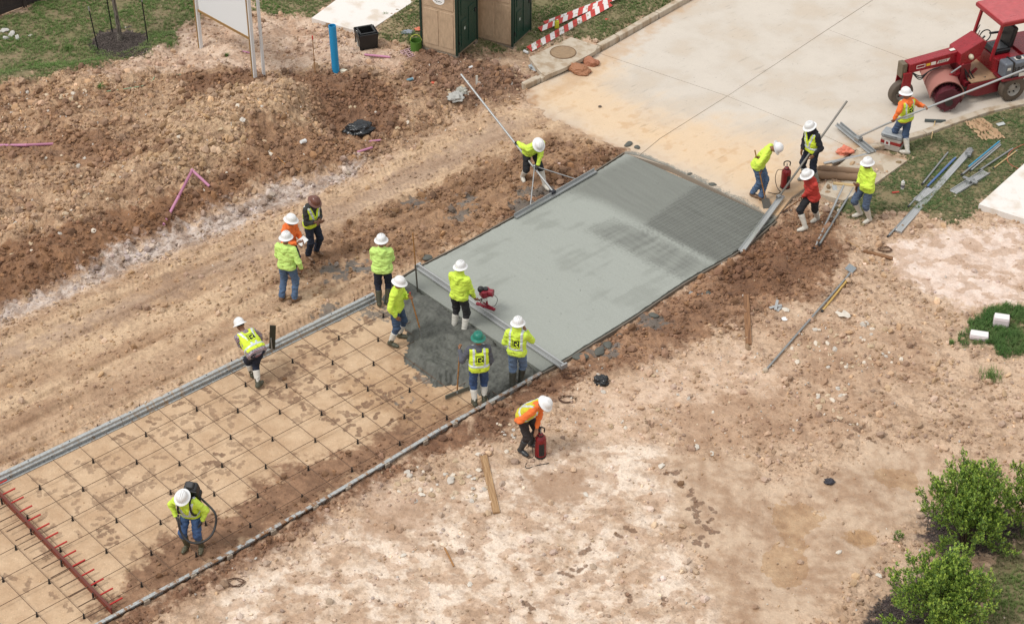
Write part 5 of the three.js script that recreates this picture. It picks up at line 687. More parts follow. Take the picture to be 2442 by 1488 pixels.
{ // odds and ends dropped on the dirt
  const cyl = (name, label, px, py, r, l, col, yaw, dir = 0) => { const t = thing(name, label, 'trash', onGround(px, py)); const d = V(Math.cos(yaw), dir, Math.sin(yaw)).normalize(); const c = V(0, r, 0); mesh('body', rod(c.clone().addScaledVector(d, -l / 2), c.clone().addScaledVector(d, l / 2), r, 14, name === 'paper_cup' ? r * 0.8 : r), M(col, 0.5), t); mesh('rim', rod(c.clone().addScaledVector(d, -l / 2 - 0.008), c.clone().addScaledVector(d, -l / 2), r * 1.06, 14), M(S(240, 240, 240), 0.5), t); };
  cyl('paper_cup', 'white foam cup lying on the brown spoil', 722, 342, 0.055, 0.15, S(244, 244, 242), 2.2, 0.3);
  cyl('drink_can', 'blue drink can lying on the dirt behind the black bag', 977, 193, 0.04, 0.17, S(120, 160, 176), 2.6);
  cyl('paper_cup', 'white cup lying at the low end of the striped board', 1255, 127, 0.04, 0.15, S(236, 238, 238), 0.8);
  cyl('paper_cup', 'small white cup on the dug dirt below the left toilet', 1122, 163, 0.035, 0.09, S(244, 244, 244), 2.6);
  const m = mesh('paper_box', box(0.17, 0.09, 0.12, 0, 0.05, 0, 0, -0.6, 0.1, 0.006), M(S(236, 228, 206), 0.8)); m.position.copy(onGround(819, 174)); tag(m, 'cream paper box lying right of the blue pipe', 'trash');
  const disc = (label, px, py, r, col) => { const q = mesh('lid', norm(new THREE.CylinderGeometry(r, r * 0.92, 0.02, 18)), M(col, 0.6)); q.position.copy(top(px, py)).y += 0.014; tag(q, label, 'trash'); };
  disc('orange plastic lid on the dug dirt behind the track', 1033, 198, 0.06, S(226, 112, 88)); disc('small red scrap on the grass beyond the striped boards', 1447, 47, 0.05, S(206, 84, 70)); disc('dark round survey cap in the middle of the old road', 1431, 255, 0.045, S(96, 82, 70)); disc('white paper lid on the brown soil right of the slab', 1872, 762, 0.07, S(244, 244, 244)); disc('pinkish lid on the brown soil beside the float worker', 1335, 390, 0.055, S(226, 200, 190));
  const t = thing('bucket', 'green bucket with a yellow handle beside the left toilet', 'bucket', onGround(992, 120)); mesh('pail', pipe(V(0, 0, 0), V(0, 0.3, 0), 0.15, 0.01, 20), M(S(86, 130, 46), 0.6), t); const hd = []; for (let i = 0; i <= 10; i++) { const a = i / 10 * Math.PI; hd.push(V(Math.cos(a) * 0.15, 0.3 + Math.sin(a) * 0.14, -0.05 * Math.sin(a))); } mesh('handle', tube(hd, 0.008, 20, 6), M(S(206, 214, 80), 0.6), t);
  const tr = thing('plastic_tray', 'pinkish plastic tray leaning on the grass left of the toilets', 'tray', onGround(974, 128)); const tg = S(196, 160, 164); for (let i = 0; i < 5; i++) { const a = mesh('rib', box(0.34, 0.025, 0.02, 0, 0.02 + 0, -0.16 + i * 0.08, 0, 0, 0), M(tg, 0.6), tr); a.rotation.set(0.2, 0.5, 0); } for (let i = 0; i < 4; i++) { const a = mesh('rib', box(0.02, 0.025, 0.34, -0.16 + i * 0.107, 0.022, 0), M(tg, 0.6), tr); a.rotation.set(0.2, 0.5, 0); }
  const st = mesh('green_string', tube([[250, 218], [300, 211], [340, 204], [362, 192], [368, 183], [390, 182], [430, 177]].map(([a, b]) => onGround(a, b, 0.015)), 0.009, 40, 5), M(S(158, 206, 168), 0.7)); tag(st, 'pale green string lying on the spoil left of the sign', 'string');
  for (const [a, b, lb] of [[[640, 357], [692, 404], 'thin tan stick lying on the near slope of the heap'], [[1060, 1308], [1082, 1352], 'dark curved stick lying on the pale crust']]) lying('stick', lb, 'stick', a, b, 0.03, 0.02, HANDLE);
  const wire = (label, px, py, r, seed) => { const R = rng(seed), pts = []; for (let i = 0; i < 26; i++) { const a = i * 0.9, k = r * (0.6 + 0.5 * R()); pts.push(V(Math.cos(a) * k, 0.015 + 0.03 * R(), Math.sin(a) * k * 0.6)); } const m2 = mesh('wire_coil', tube(pts, 0.007, 120, 4), RUST); m2.position.copy(onGround(px, py)); tag(m2, label, 'wire'); };
  wire('rusty coil of tie wire on the mud right of the sprayer worker', 1352, 955, 0.2, 3); wire('rusty tangle of wire on the mud just below the slab corner', 1360, 898, 0.16, 4); wire('rusty tangle of wire at the crust edge near the bottom', 560, 1392, 0.18, 6); wire('grey coiled hose lying on the soil right of the planks', 2112, 597, 0.17, 5);
}
// striped barricade boards
const STRIPES = (n, seed) => new THREE.MeshStandardMaterial({ map: paint(512, 64, (u, v) => { const s = ((u * n + v * 0.45) % 1 + 1) % 1 < 0.5, w = fbm(u * 20 + seed, v * 3, 3); const c = s ? S(206, 70, 62) : S(240, 236, 232), k = w > 0.28 ? 0.72 : 1; return c.map((q, i) => q * k * (w > 0.34 ? [1, 0.85, 0.65][i] : 1)); }), roughness: 0.7 });
function board(label, a, b, ya, yb, w, n, seed) { const A = onGround(...a), B = onGround(...b), base = A.clone(); A.y += ya; B.y += yb; const f = frameBetween(A.clone().sub(base), B.clone().sub(base)); const g = new THREE.BoxGeometry(f.L, 0.022, w); const u = g.attributes.uv, p = g.attributes.position; for (let i = 0; i < p.count; i++) u.setXY(i, p.getX(i) / f.L + 0.5, p.getZ(i) / w + 0.5); g.rotateX(0.35); g.applyMatrix4(f.m); const m = mesh('barricade_board', norm(g), STRIPES(n, seed)); m.position.copy(base); tag(m, label, 'barricade', 'striped barricade boards on the grass'); }
board('long red and white barricade board nearest to the inlet', [1262, 122], [1455, 16], 0.06, 0.1, 0.2, 9, 1);
board('red and white barricade board lying behind the nearest one', [1287, 76], [1500, -8], 0.07, 0.16, 0.16, 9, 5);
board('dirty barricade board at the back of the striped pile', [1300, 60], [1440, 8], 0.04, 0.06, 0.17, 5, 9);
{ const m = mesh('caution_tape', lumpy(box(0.1, 0.2, 0.05, 0, 0.08, 0), 0.4, 9, 2), M(S(232, 226, 60), 0.6)); m.position.copy(onGround(1328, 70)).y += 0.06; tag(m, 'yellow tape knot lying on the striped boards', 'tape'); }
{ // dark board fence at the far left corner
  const A = onGround(-70, 60), B = onGround(210, -34), t = thing('board_fence', 'dark wooden board fence in the top left corner', 'fence', A.clone()), d = B.clone().sub(A).setY(0), L = d.length(); d.normalize(); const n = Math.floor(L / 0.145), n0 = V(-d.z, 0, d.x), FM = [WOOD(S(84, 74, 68), S(60, 52, 48), 2), WOOD(S(76, 66, 62), S(54, 48, 44), 7)];
  for (let i = 0; i < n; i++) { const c = d.clone().multiplyScalar((i + 0.5) * 0.145), y = gy(A.x + c.x, A.z + c.z) - A.y; mesh('board', bar(c.clone().setY(y + 0.04), c.clone().setY(y + 1.85), 0.02, 0.143, 0, n0), FM[i % 2], t); }
  mesh('bottom_rail', bar(V(0, 0.12, 0).addScaledVector(n0, 0.03), d.clone().multiplyScalar(L).setY(0.12).addScaledVector(n0, 0.03), 0.14, 0.035), FM[1], t); for (let i = 0; i < 3; i++) { const c = d.clone().multiplyScalar(0.4 + i * L / 3).addScaledVector(n0, 0.06); mesh('post', bar(c.clone().setY(-0.2), c.clone().setY(1.8), 0.09, 0.09, 0, n0), FM[0], t); }
}

// tools on the lawn and the pads
lyingPole('float_pole', 'short grey pole lying alone on the lawn, left of the blue ones', 'pole', [2201, 441], [2260, 368], 0.025, STEEL, 'poles on the lawn');
lyingPole('float_pole', 'blue pole lying on the lawn against the long straightedge', 'pole', [2211, 449], [2279, 380], 0.028, M(S(92, 122, 172), 0.5), 'poles on the lawn');
lyingPole('float_pole', 'thin grey pole lying left of the blue one, down to the dirt', 'pole', [2168, 494], [2272, 384], 0.022, STEEL, 'poles on the lawn');
lyingPole('float_pole', 'long pole end lying on dirt beside the long straightedge', 'pole', [2119, 566], [2306, 366], 0.026, STEEL, 'poles on the lawn');
lying('straightedge', 'long pale aluminium straightedge lying from the lawn onto the dirt', 'straightedge', [2143, 556], [2316, 360], 0.16, 0.06, ALU);
{ const t = thing('float_bracket', 'grey bracket across the top end of the long straightedge', 'bracket', top(2313, 371)); mesh('arm', box(0.09, 0.07, 0.36, 0, 0.1, 0, 0, -0.3, 0, 0.01), STEEL, t); mesh('clamp', box(0.16, 0.1, 0.12, -0.03, 0.1, 0.02, 0, -0.3, 0, 0.01), STEEL, t); }
lying('metal_plate', 'short pale metal plate lying under the grey poles on the lawn', 'plate', [2186, 480], [2222, 453], 0.18, 0.03, ALU);
lyingPole('float_pole', 'grey pole lying under the light blue one on the lawn', 'pole', [2295, 419], [2384, 346], 0.026, STEEL, 'poles on the lawn');
lyingPole('float_pole', 'light blue pole on the lawn, nearest to the burlap sheet', 'pole', [2309, 402], [2384, 340], 0.022, M(S(70, 158, 196), 0.5), 'poles on the lawn');
lyingPole('float_pole', 'white pole lying right of the light blue pole', 'pole', [2316, 409], [2386, 349], 0.02, ALU, 'poles on the lawn');
lyingPole('float_pole', 'grey pole lying left of the wooden handle near the road pad', 'pole', [2338, 408], [2414, 358], 0.024, STEEL, 'poles on the lawn');
lyingPole('tool_handle', 'light wooden handle lying by the pad at the right edge', 'handle', [2371, 403], [2424, 363], 0.018, PALEWOOD);
{ const t = thing('bull_float', 'silver bull float with bracket lying on the lawn near the white pad', 'bull float', top(2314, 437)); const a = top(2275, 461).sub(t.position), b = top(2354, 412).sub(t.position); a.y += 0.02; b.y += 0.02; mesh('blade', bar(a, b, 0.025, 0.22, 0.01), ALU, t); const d = b.clone().sub(a).normalize(), n = V(-d.z, 0, d.x); for (const s of [-0.1, 0.1]) mesh('rail', bar(a.clone().addScaledVector(n, s).setY(a.y + 0.025), b.clone().addScaledVector(n, s).setY(b.y + 0.025), 0.03, 0.015), ALU, t); mesh('bracket', bar(n.clone().multiplyScalar(-0.2).setY(0.09), n.clone().multiplyScalar(0.2).setY(0.09), 0.05, 0.08, 0.008), STEEL, t); mesh('pivot', box(0.2, 0.09, 0.12, 0, 0.08, 0, 0, 0.7, 0, 0.01), STEEL, t); }
{ const t = thing('squeegee', 'wooden handled squeegee lying on the lawn beyond the poles', 'squeegee', top(2231, 292)); const h = top(2222, 333).sub(t.position).add(V(0, 0.02, 0)); mesh('handle', rod(V(0, 0.05, 0), h, 0.014, 8), PALEWOOD, t); mesh('head', bar(top(2206, 291).sub(t.position).add(V(0, 0.05, 0)), top(2256, 293).sub(t.position).add(V(0, 0.05, 0)), 0.08, 0.03, 0.006), M(S(92, 100, 100), 0.7), t); }
{ // burlap sheet
  const c = top(2350, 310), nx = 50, nz = 36, p = [], ix = []; const q = [[2300, 292], [2345, 283], [2400, 330], [2345, 336]].map(a => top(...a)); for (let j = 0; j <= nz; j++) for (let i = 0; i <= nx; i++) { const u = i / nx, v = j / nz, a = q[0].clone().lerp(q[1], u), b = q[3].clone().lerp(q[2], u), w = a.lerp(b, v); const e = Math.min(u, 1 - u, v, 1 - v); w.x += 0.06 * noise(v * 7, 3 + u * 2); w.z += 0.08 * noise(u * 9, v * 2); p.push(w.x - c.x, gy(w.x, w.z) - c.y + 0.03 + Math.min(1, e * 9) * (0.035 * Math.sin(u * 34 + 4 * noise(v * 3, u * 2)) + 0.04 * Math.abs(noise(u * 9, v * 9))), w.z - c.z); if (i < nx && j < nz) { const k = j * (nx + 1) + i; ix.push(k, k + nx + 1, k + 1, k + 1, k + nx + 1, k + nx + 2); } } const g = new THREE.BufferGeometry(); g.setAttribute('position', new THREE.Float32BufferAttribute(p, 3)); g.setIndex(ix); g.computeVertexNormals(); const m = mesh('burlap_sheet', norm(g), M(S(196, 162, 128), 0.95, { side: THREE.DoubleSide })); m.position.copy(c); tag(m, 'crumpled tan burlap sheet spread on the lawn', 'cloth');
  const t = thing('burlap_roll', 'brown burlap roll lying on the concrete pad behind two workers', 'cloth', top(2010, 425)); for (const [y, z, r] of [[0.09, 0.05, 0.1], [0.08, -0.16, 0.09], [0.2, -0.05, 0.08]]) { const gg = lumpy(new THREE.CylinderGeometry(r, r, 1.25, 18, 16), 0.12, 3, y * 50); gg.rotateZ(Math.PI / 2); gg.rotateY(-0.12); gg.translate(0, y, z); mesh('fold', norm(gg), M(S(150, 122, 98), 0.95), t); } }
{ const t = thing('note_card', 'small white wrapper lying on the lawn beside the burlap sheet', 'trash', top(2388, 299)); mesh('wrapper', lumpy(box(0.2, 0.03, 0.1, 0, 0.03, 0, 0, 0.4, 0), 0.2, 20, 1), M(S(206, 210, 208), 0.5), t); }
{ const t = thing('bottle', 'white plastic bottle standing on the lawn right of the lime worker', 'bottle', top(2153, 450)); mesh('bottle_body', rod(V(0, 0, 0), V(0, 0.19, 0), 0.045, 14), M(S(236, 232, 226), 0.5), t); mesh('bottle_label', rod(V(0, 0.05, 0), V(0, 0.12, 0), 0.0465, 14), M(S(120, 112, 120), 0.6), t); mesh('cap', rod(V(0, 0.19, 0), V(0, 0.23, 0), 0.025, 10, 0.02), M(S(236, 236, 236), 0.5), t); }
{ const m = mesh('trowel_scrap', box(0.18, 0.03, 0.05, 0, 0.02, 0, 0, 0.2, 0, 0.01), M(S(190, 70, 56), 0.6)); m.position.copy(top(2137, 460)); tag(m, 'small red handle lying on the lawn by the bottle', 'tool'); }
{ const m = mesh('hose', tube([[2460, 412], [2425, 400], [2405, 385], [2412, 362], [2442, 345], [2470, 338]].map(([a, b]) => top(a, b, 0.02)), 0.016, 40, 6), M(S(170, 104, 76), 0.7)); tag(m, 'brown hose curving across the lawn at the right edge', 'hose'); }
lying('straightedge', 'grey aluminium channel crossing the pad in front of the cooler', 'straightedge', [1985, 392], [2112, 355], 0.06, 0.05, STEEL, null, 0.004, 0.04);
lying('straightedge', 'second aluminium channel lying beside the pad, under the first', 'straightedge', [1966, 392], [2090, 366], 0.07, 0.04, ALU);
lying('trim_board', 'pale wood board lying across the grass behind the two lawn poles', 'board', [1988, 440], [2050, 447], 0.09, 0.05, PALEWOOD);
lying('metal_plate', 'white metal plate leaning on the rubble beside the red-hooded worker', 'plate', [1990, 444], [1998, 486], 0.11, 0.03, ALU);
lyingPole('float_pole', 'pale pole lying on the dirt nearest to the red-hooded worker', 'pole', [1944, 594], [2012, 447], 0.028, ALU, 'pair of poles on the dirt');
lyingPole('float_pole', 'blue-banded pole lying on the dirt between the red and lime workers', 'pole', [1955, 586], [2036, 452], 0.028, STEEL, 'pair of poles on the dirt');
{ // cooler
  const t = thing('cooler', 'grey and red water cooler box standing behind the orange worker', 'cooler', top(2128, 352)); t.rotation.y = -0.5; mesh('tub', box(0.52, 0.34, 0.34, 0, 0.17, 0, 0, 0, 0, 0.04), dirty(S(206, 200, 192), 0.5), t); mesh('red_band', box(0.526, 0.12, 0.346, 0, 0.22, 0, 0, 0, 0, 0.03), dirty(S(176, 54, 52), 0.5), t); const ld = mesh('cooler_lid', box(0.54, 0.12, 0.36, 0, 0.4, 0, 0, 0, 0, 0.04), dirty(S(176, 182, 188), 0.5), t); mesh('handle', tube([V(-0.18, 0.42, 0.18), V(-0.16, 0.44, 0.22), V(0.0, 0.45, 0.23), V(0.12, 0.44, 0.22), V(0.14, 0.42, 0.18)], 0.012, 16, 6), M(S(110, 116, 122), 0.5), ld); mesh('cooler_label', box(0.14, 0.13, 0.01, -0.08, 0.21, 0.175), M(S(238, 236, 232), 0.6), t); mesh('label_mark', box(0.06, 0.07, 0.012, -0.08, 0.21, 0.177), M(S(150, 50, 50), 0.6), t); }
// things on the soil to the right of the slab
lying('plank', 'dark reddish plank lying on soil below the lime worker', 'plank', [2060, 600], [2130, 619], 0.09, 0.04, OLDPLANK); lying('plank', 'thin tan stick end beyond the dark plank', 'plank', [2019, 576], [2058, 599], 0.04, 0.03, PLANK);
lying('plank', 'short brown plank lying lengthwise on soil left of the lying pole', 'plank', [1780, 706], [1786, 824], 0.13, 0.04, OLDPLANK);
lying('plank', 'light muddy plank lying below the sprayer worker', 'plank', [1153, 1090], [1184, 1226], 0.14, 0.045, PLANK);
{ const t = thing('bracket_scrap', 'crossed light metal brackets lying between plank and pole', 'bracket', top(1850, 733)); mesh('strap', bar(V(-0.14, 0.03, 0.06), V(0.14, 0.05, -0.02), 0.01, 0.07), ALU, t); mesh('strap', bar(V(-0.02, 0.05, 0.16), V(0.06, 0.07, -0.18), 0.01, 0.06), ALU, t); mesh('strap', bar(V(0.02, 0.03, 0.18), V(0.12, 0.03, 0.02), 0.012, 0.06), ALU, t); }
{ const t = thing('hand_float', 'small grey edging tool lying close to the slab edge', 'tool', top(1660, 702)); mesh('sole', box(0.3, 0.012, 0.1, 0, 0.02, 0, 0, -0.35, 0.05), STEEL, t); mesh('grip', box(0.14, 0.03, 0.03, 0, 0.06, 0, 0, -0.35, 0, 0.01), OLDPLANK, t); }
{ // tamper with a square plate, and a yellow-grey pole alongside
  const t = thing('plate_tamper', 'long pole with a square grey plate lying on the bare soil', 'tamper', top(1828, 884)); const b = t.position.clone(), A = V(0, 0.03, 0), B = top(2022, 664).sub(b).add(V(0, 0.06, 0)); mesh('tube', rod(A, B, 0.024, 10), STEEL, t); const d = B.clone().sub(A).setY(0).normalize(), c = top(2029, 648).sub(b), q = box(0.24, 0.02, 0.2, 0, 0, 0, 0, 0, 0, 0.006); q.rotateX(0.3); q.rotateY(Math.atan2(-d.z, d.x)); q.translate(c.x, c.y + 0.09, c.z); mesh('plate', q, dirty(S(158, 166, 172), 0.5), t); mesh('socket', rod(B, B.clone().addScaledVector(d, 0.1).add(V(0, 0.02, 0)), 0.03, 8), STEEL, t); mesh('foot_knob', norm(lumpy(new THREE.IcosahedronGeometry(0.06, 2), 0.3, 9, 2).translate(-0.03, 0.02, 0.02)), dirty(S(206, 190, 170), 0.9), t);
  lyingPole('float_pole', 'yellow pole lying alongside the tamper pole', 'pole', [1962, 744], [2022, 670], 0.024, dirty(S(226, 186, 104), 0.6)); }
{ // white blocks half hidden in lush grass
  for (const [x, y, lb, w] of [[2388, 775, 'pinkish white block standing in the lush grass tuft', 0.34], [2336, 806, 'flat white block at the near edge of the lush grass tuft', 0.4]]) { const t = thing('foam_block', lb, 'block', onGround(x, y)); mesh('block_body', box(w, y < 790 ? 0.24 : 0.12, 0.22, 0, y < 790 ? 0.1 : 0.05, 0, 0, -0.25, 0, 0.04), M(S(238, 222, 224), 0.7), t); mesh('block_cap', box(w * 0.94, 0.03, 0.2, 0, y < 790 ? 0.225 : 0.115, 0, 0, -0.25, 0, 0.014), M(S(246, 240, 240), 0.7), t); } }
// muddy water lying in the low ground
const WATER = new THREE.MeshPhysicalMaterial({ color: C(0.95, 0.905, 0.83), roughness: 0.03, transmission: 1, thickness: 0, ior: 1.33 });
function puddle(px, py, r, level) { const c = G(px, py, -0.1), P = []; for (let i = 0; i < 48; i++) { const a = i / 48 * 6.2832; P.push([c.x + r * Math.cos(a), c.z + r * Math.sin(a)]); } const g = new THREE.ShapeGeometry(new THREE.Shape(P.map(q => new THREE.Vector2(q[0], -q[1])))); g.rotateX(-Math.PI / 2); let lo = 9; for (let k = 0; k < 5; k++) for (const [x, z] of P) lo = Math.min(lo, gy(lerp(c.x, x, k / 5), lerp(c.z, z, k / 5))); g.translate(0, lo + level, 0); structure('puddle_water', norm(metreUV(norm(g), 2.5)), WATER); }
puddle(1890, 1280, 1.75, 0.036); puddle(2135, 1130, 0.76, 0.036); puddle(2055, 1276, 0.45, 0.034);
// ---------------------------------------------------------------- people
function surfaceNets(f, lo, hi, cell) {
  const nx = Math.ceil((hi[0] - lo[0]) / cell) + 2, ny = Math.ceil((hi[1] - lo[1]) / cell) + 2, nz = Math.ceil((hi[2] - lo[2]) / cell) + 2, v = new Float32Array(nx * ny * nz);
  for (let k = 0, q = 0; k < nz; k++) for (let j = 0; j < ny; j++) for (let i = 0; i < nx; i++, q++) v[q] = f(lo[0] + i * cell, lo[1] + j * cell, lo[2] + k * cell);
  const id = new Int32Array(nx * ny * nz).fill(-1), pos = [], ix = [], sx = 1, sy = nx, sz = nx * ny, off = [0, sx, sy, sx + sy, sz, sx + sz, sy + sz, sx + sy + sz];
  for (let k = 0; k < nz - 1; k++) for (let j = 0; j < ny - 1; j++) for (let i = 0; i < nx - 1; i++) {
    const q = k * sz + j * sy + i; let m = 0; for (let c = 0; c < 8; c++) if (v[q + off[c]] < 0) m |= 1 << c; if (m === 0 || m === 255) continue;
    let x = 0, y = 0, z = 0, n = 0;
    for (let c = 0; c < 8; c++) for (let b = 1; b < 8; b <<= 1) { if (c & b) continue; const e = c | b, s0 = v[q + off[c]], s1 = v[q + off[e]]; if ((s0 < 0) === (s1 < 0)) continue; const t = s0 / (s0 - s1); x += (c & 1) + (b === 1 ? t : 0); y += ((c >> 1) & 1) + (b === 2 ? t : 0); z += ((c >> 2) & 1) + (b === 4 ? t : 0); n++; }
    id[q] = pos.length / 3; pos.push(lo[0] + (i + x / n) * cell, lo[1] + (j + y / n) * cell, lo[2] + (k + z / n) * cell);
  }
  const quad = (a, b, c, d, flip) => { if (a < 0 || b < 0 || c < 0 || d < 0) return; flip ? ix.push(a, c, b, a, d, c) : ix.push(a, b, c, a, c, d); };
  for (let k = 1; k < nz - 1; k++) for (let j = 1; j < ny - 1; j++) for (let i = 1; i < nx - 1; i++) {
    const q = k * sz + j * sy + i, s = v[q] < 0;
    if (s !== v[q + sx] < 0) quad(id[q - sy - sz], id[q - sz], id[q], id[q - sy], !s);
    if (s !== v[q + sy] < 0) quad(id[q - sx - sz], id[q - sx], id[q], id[q - sz], !s);
    if (s !== v[q + sz] < 0) quad(id[q - sx - sy], id[q - sy], id[q], id[q - sx], !s);
  }
  const g = new THREE.BufferGeometry(); g.setAttribute('position', new THREE.Float32BufferAttribute(pos, 3)); g.setIndex(ix); g.computeVertexNormals(); return g;
}
const smin = (a, b, k) => { const h = Math.max(k - Math.abs(a - b), 0) / k; return Math.min(a, b) - h * h * k * 0.25; };
function bonesField(B, k, infl = 0) { // B: [a, b, ra, rb]
  const n = B.length, A = new Float64Array(n * 9); B.forEach(([a, b, ra, rb], i) => { const dx = b.x - a.x, dy = b.y - a.y, dz = b.z - a.z; A.set([a.x, a.y, a.z, dx, dy, dz, 1 / (dx * dx + dy * dy + dz * dz + 1e-9), ra, rb - ra], i * 9); });
  return (x, y, z) => { let d = 1e3; for (let i = 0; i < n * 9; i += 9) { const px = x - A[i], py = y - A[i + 1], pz = z - A[i + 2]; let t = (px * A[i + 3] + py * A[i + 4] + pz * A[i + 5]) * A[i + 6]; t = t < 0 ? 0 : t > 1 ? 1 : t; const ex = px - A[i + 3] * t, ey = py - A[i + 4] * t, ez = pz - A[i + 5] * t, e = Math.sqrt(ex * ex + ey * ey + ez * ez) - A[i + 7] - A[i + 8] * t; d = i ? smin(d, e, k) : e; } return d - infl; };
}
function bounds(B, m) { const lo = [9, 9, 9], hi = [-9, -9, -9]; for (const [a, b, ra, rb] of B) for (const [p, r] of [[a, ra], [b, rb]]) ['x', 'y', 'z'].forEach((c, i) => { lo[i] = Math.min(lo[i], p[c] - r - m); hi[i] = Math.max(hi[i], p[c] + r + m); }); return [lo, hi]; }
const colored = (g, f) => { const p = g.attributes.position, c = new Float32Array(p.count * 3); for (let i = 0; i < p.count; i++) c.set(f(p.getX(i), p.getY(i), p.getZ(i)), i * 3); g.setAttribute('color', new THREE.BufferAttribute(c, 3)); return g; };
// one head in its own frame: y up, z forward, x to the person's left; origin at the middle of the skull
const HEAD = (() => {
  const el = (x, y, z, cx, cy, cz, a, b, c) => { const X = (x - cx) / a, Y = (y - cy) / b, Zz = (z - cz) / c, l = Math.sqrt(X * X + Y * Y + Zz * Zz); return (l - 1) * Math.min(a, b, c); };
  const bf = bonesField([[V(0, 0.02, 0.09), V(0, -0.015, 0.112), 0.01, 0.016], [V(-0.022, -0.062, 0.083), V(0.022, -0.062, 0.083), 0.009, 0.009], [V(-0.03, 0.028, 0.08), V(0.03, 0.028, 0.08), 0.012, 0.012]], 0.012);
  const f = (x, y, z) => { let d = smin(el(x, y, z, 0, 0.03, -0.008, 0.077, 0.09, 0.097), el(x, y, z, 0, -0.045, 0.03, 0.058, 0.068, 0.06), 0.05); d = smin(d, bf(x, y, z), 0.02); for (const s of [-1, 1]) { d = smin(d, el(x, y, z, s * 0.077, -0.005, -0.005, 0.01, 0.032, 0.02), 0.008); d = Math.max(d, -el(x, y, z, s * 0.031, 0.008, 0.102, 0.017, 0.011, 0.016)); d = smin(d, el(x, y, z, s * 0.031, 0.007, 0.082, 0.013, 0.012, 0.013), 0.003); } return Math.max(d, -el(x, y, z, 0, -0.062, 0.1, 0.024, 0.0035, 0.02)); };
  return surfaceNets(f, [-0.11, -0.14, -0.13], [0.11, 0.14, 0.15], 0.006);
})();
const headColor = skin => (x, y, z) => { const eye = Math.hypot(Math.abs(x) - 0.031, y - 0.007) < 0.009 && z > 0.075, brow = Math.abs(y - 0.029) < 0.006 && Math.abs(Math.abs(x) - 0.032) < 0.019 && z > 0.06, lip = Math.abs(y + 0.062) < 0.011 && Math.abs(x) < 0.025 && z > 0.07; return eye ? [0.03, 0.025, 0.02] : brow ? [0.02, 0.015, 0.012] : lip ? skin.map((c, i) => c * [0.85, 0.6, 0.6][i]) : skin; };
// a right hand in its own frame: y to the fingers, z out of the palm, x to the thumb
function handGeo(grip) {
  const B = [], palm = [[V(0.022, 0.0, 0), V(0.026, 0.075, 0.002)], [V(0.006, -0.01, 0), V(0.008, 0.085, 0.002)], [V(-0.012, -0.005, 0), V(-0.012, 0.08, 0.002)], [V(-0.024, 0, 0), V(-0.028, 0.07, 0.002)]].map(([a, b]) => [a, b, 0.0145, 0.0135]);
  B.push(...palm); const len = [0.078, 0.088, 0.08, 0.062];
  [0.029, 0.01, -0.01, -0.029].forEach((x, i) => { let p = V(x * 0.95, [0.078, 0.084, 0.08, 0.07][i], 0), a = 0; const st = grip ? [0.75, 1.45, 2.3] : [0.25, 0.55, 0.85]; const L = [0.44, 0.31, 0.25]; for (let s = 0; s < 3; s++) { a = st[s]; const q = p.clone().add(V(x * 0.04, Math.cos(a), Math.sin(a)).multiplyScalar(len[i] * L[s])); B.push([p, q, 0.0098 - s * 0.0009, 0.009 - s * 0.0009]); p = q; } });
  const T = grip ? [V(0.025, 0.015, 0.004), V(0.046, 0.045, 0.026), V(0.036, 0.066, 0.05), V(0.016, 0.078, 0.058)] : [V(0.025, 0.015, 0.004), V(0.048, 0.045, 0.014), V(0.054, 0.074, 0.02), V(0.05, 0.096, 0.026)]; for (let s = 0; s < 3; s++) B.push([T[s], T[s + 1], 0.0125 - s * 0.001, 0.0115 - s * 0.001]);
  const [lo, hi] = bounds(B, 0.008); return surfaceNets(bonesField(B, 0.006), lo, hi, 0.004);
}
const HANDS = [handGeo(false), handGeo(true)];
const HATGEO = (() => {
  const pr = [[0.001, 0.142], [0.04, 0.139], [0.075, 0.126], [0.1, 0.104], [0.114, 0.072], [0.12, 0.036], [0.122, 0.012], [0.135, 0.004], [0.168, -0.01], [0.172, -0.016], [0.166, -0.018], [0.13, -0.006], [0.114, 0.0], [0.112, 0.03], [0.001, 0.05]].map(p => new THREE.Vector2(...p));
  const g = norm(new THREE.LatheGeometry(pr, 32)); g.scale(0.91, 0.97, 1.04); return g; })();
const RIDGEGEO = [-0.035, 0, 0.035].map((x, i) => { const pts = []; for (let k = 0; k <= 12; k++) { const a = -1.15 + 2.3 * k / 12; pts.push(V(x, 0.002 + 0.138 * Math.cos(a) * (i === 1 ? 1.02 : 0.985), 0.125 * Math.sin(a))); } return tube(pts, i === 1 ? 0.012 : 0.008, 16, 5); });
const RLOGO = canvasTex(256, 288, (g, W, H) => { g.fillStyle = '#d6f03a'; g.fillRect(0, 0, W, H); g.fillStyle = '#14180c'; g.fillRect(14, 14, 228, 222); g.fillStyle = '#d6f03a'; g.fillRect(26, 26, 204, 198); g.fillStyle = '#14180c'; g.fillRect(40, 40, 190, 184); g.strokeStyle = '#d6f03a'; g.lineWidth = 17; g.lineJoin = 'miter'; g.beginPath(); g.moveTo(72, 224); g.lineTo(72, 72); g.lineTo(172, 72); g.quadraticCurveTo(200, 76, 200, 108); g.quadraticCurveTo(200, 142, 164, 146); g.lineTo(128, 148); g.lineTo(206, 224); g.stroke(); g.fillStyle = '#d6f03a'; g.fillRect(26, 224, 204, 12); g.fillStyle = '#14180c'; g.fillRect(26, 250, 204, 8); g.fillRect(44, 264, 168, 6); });
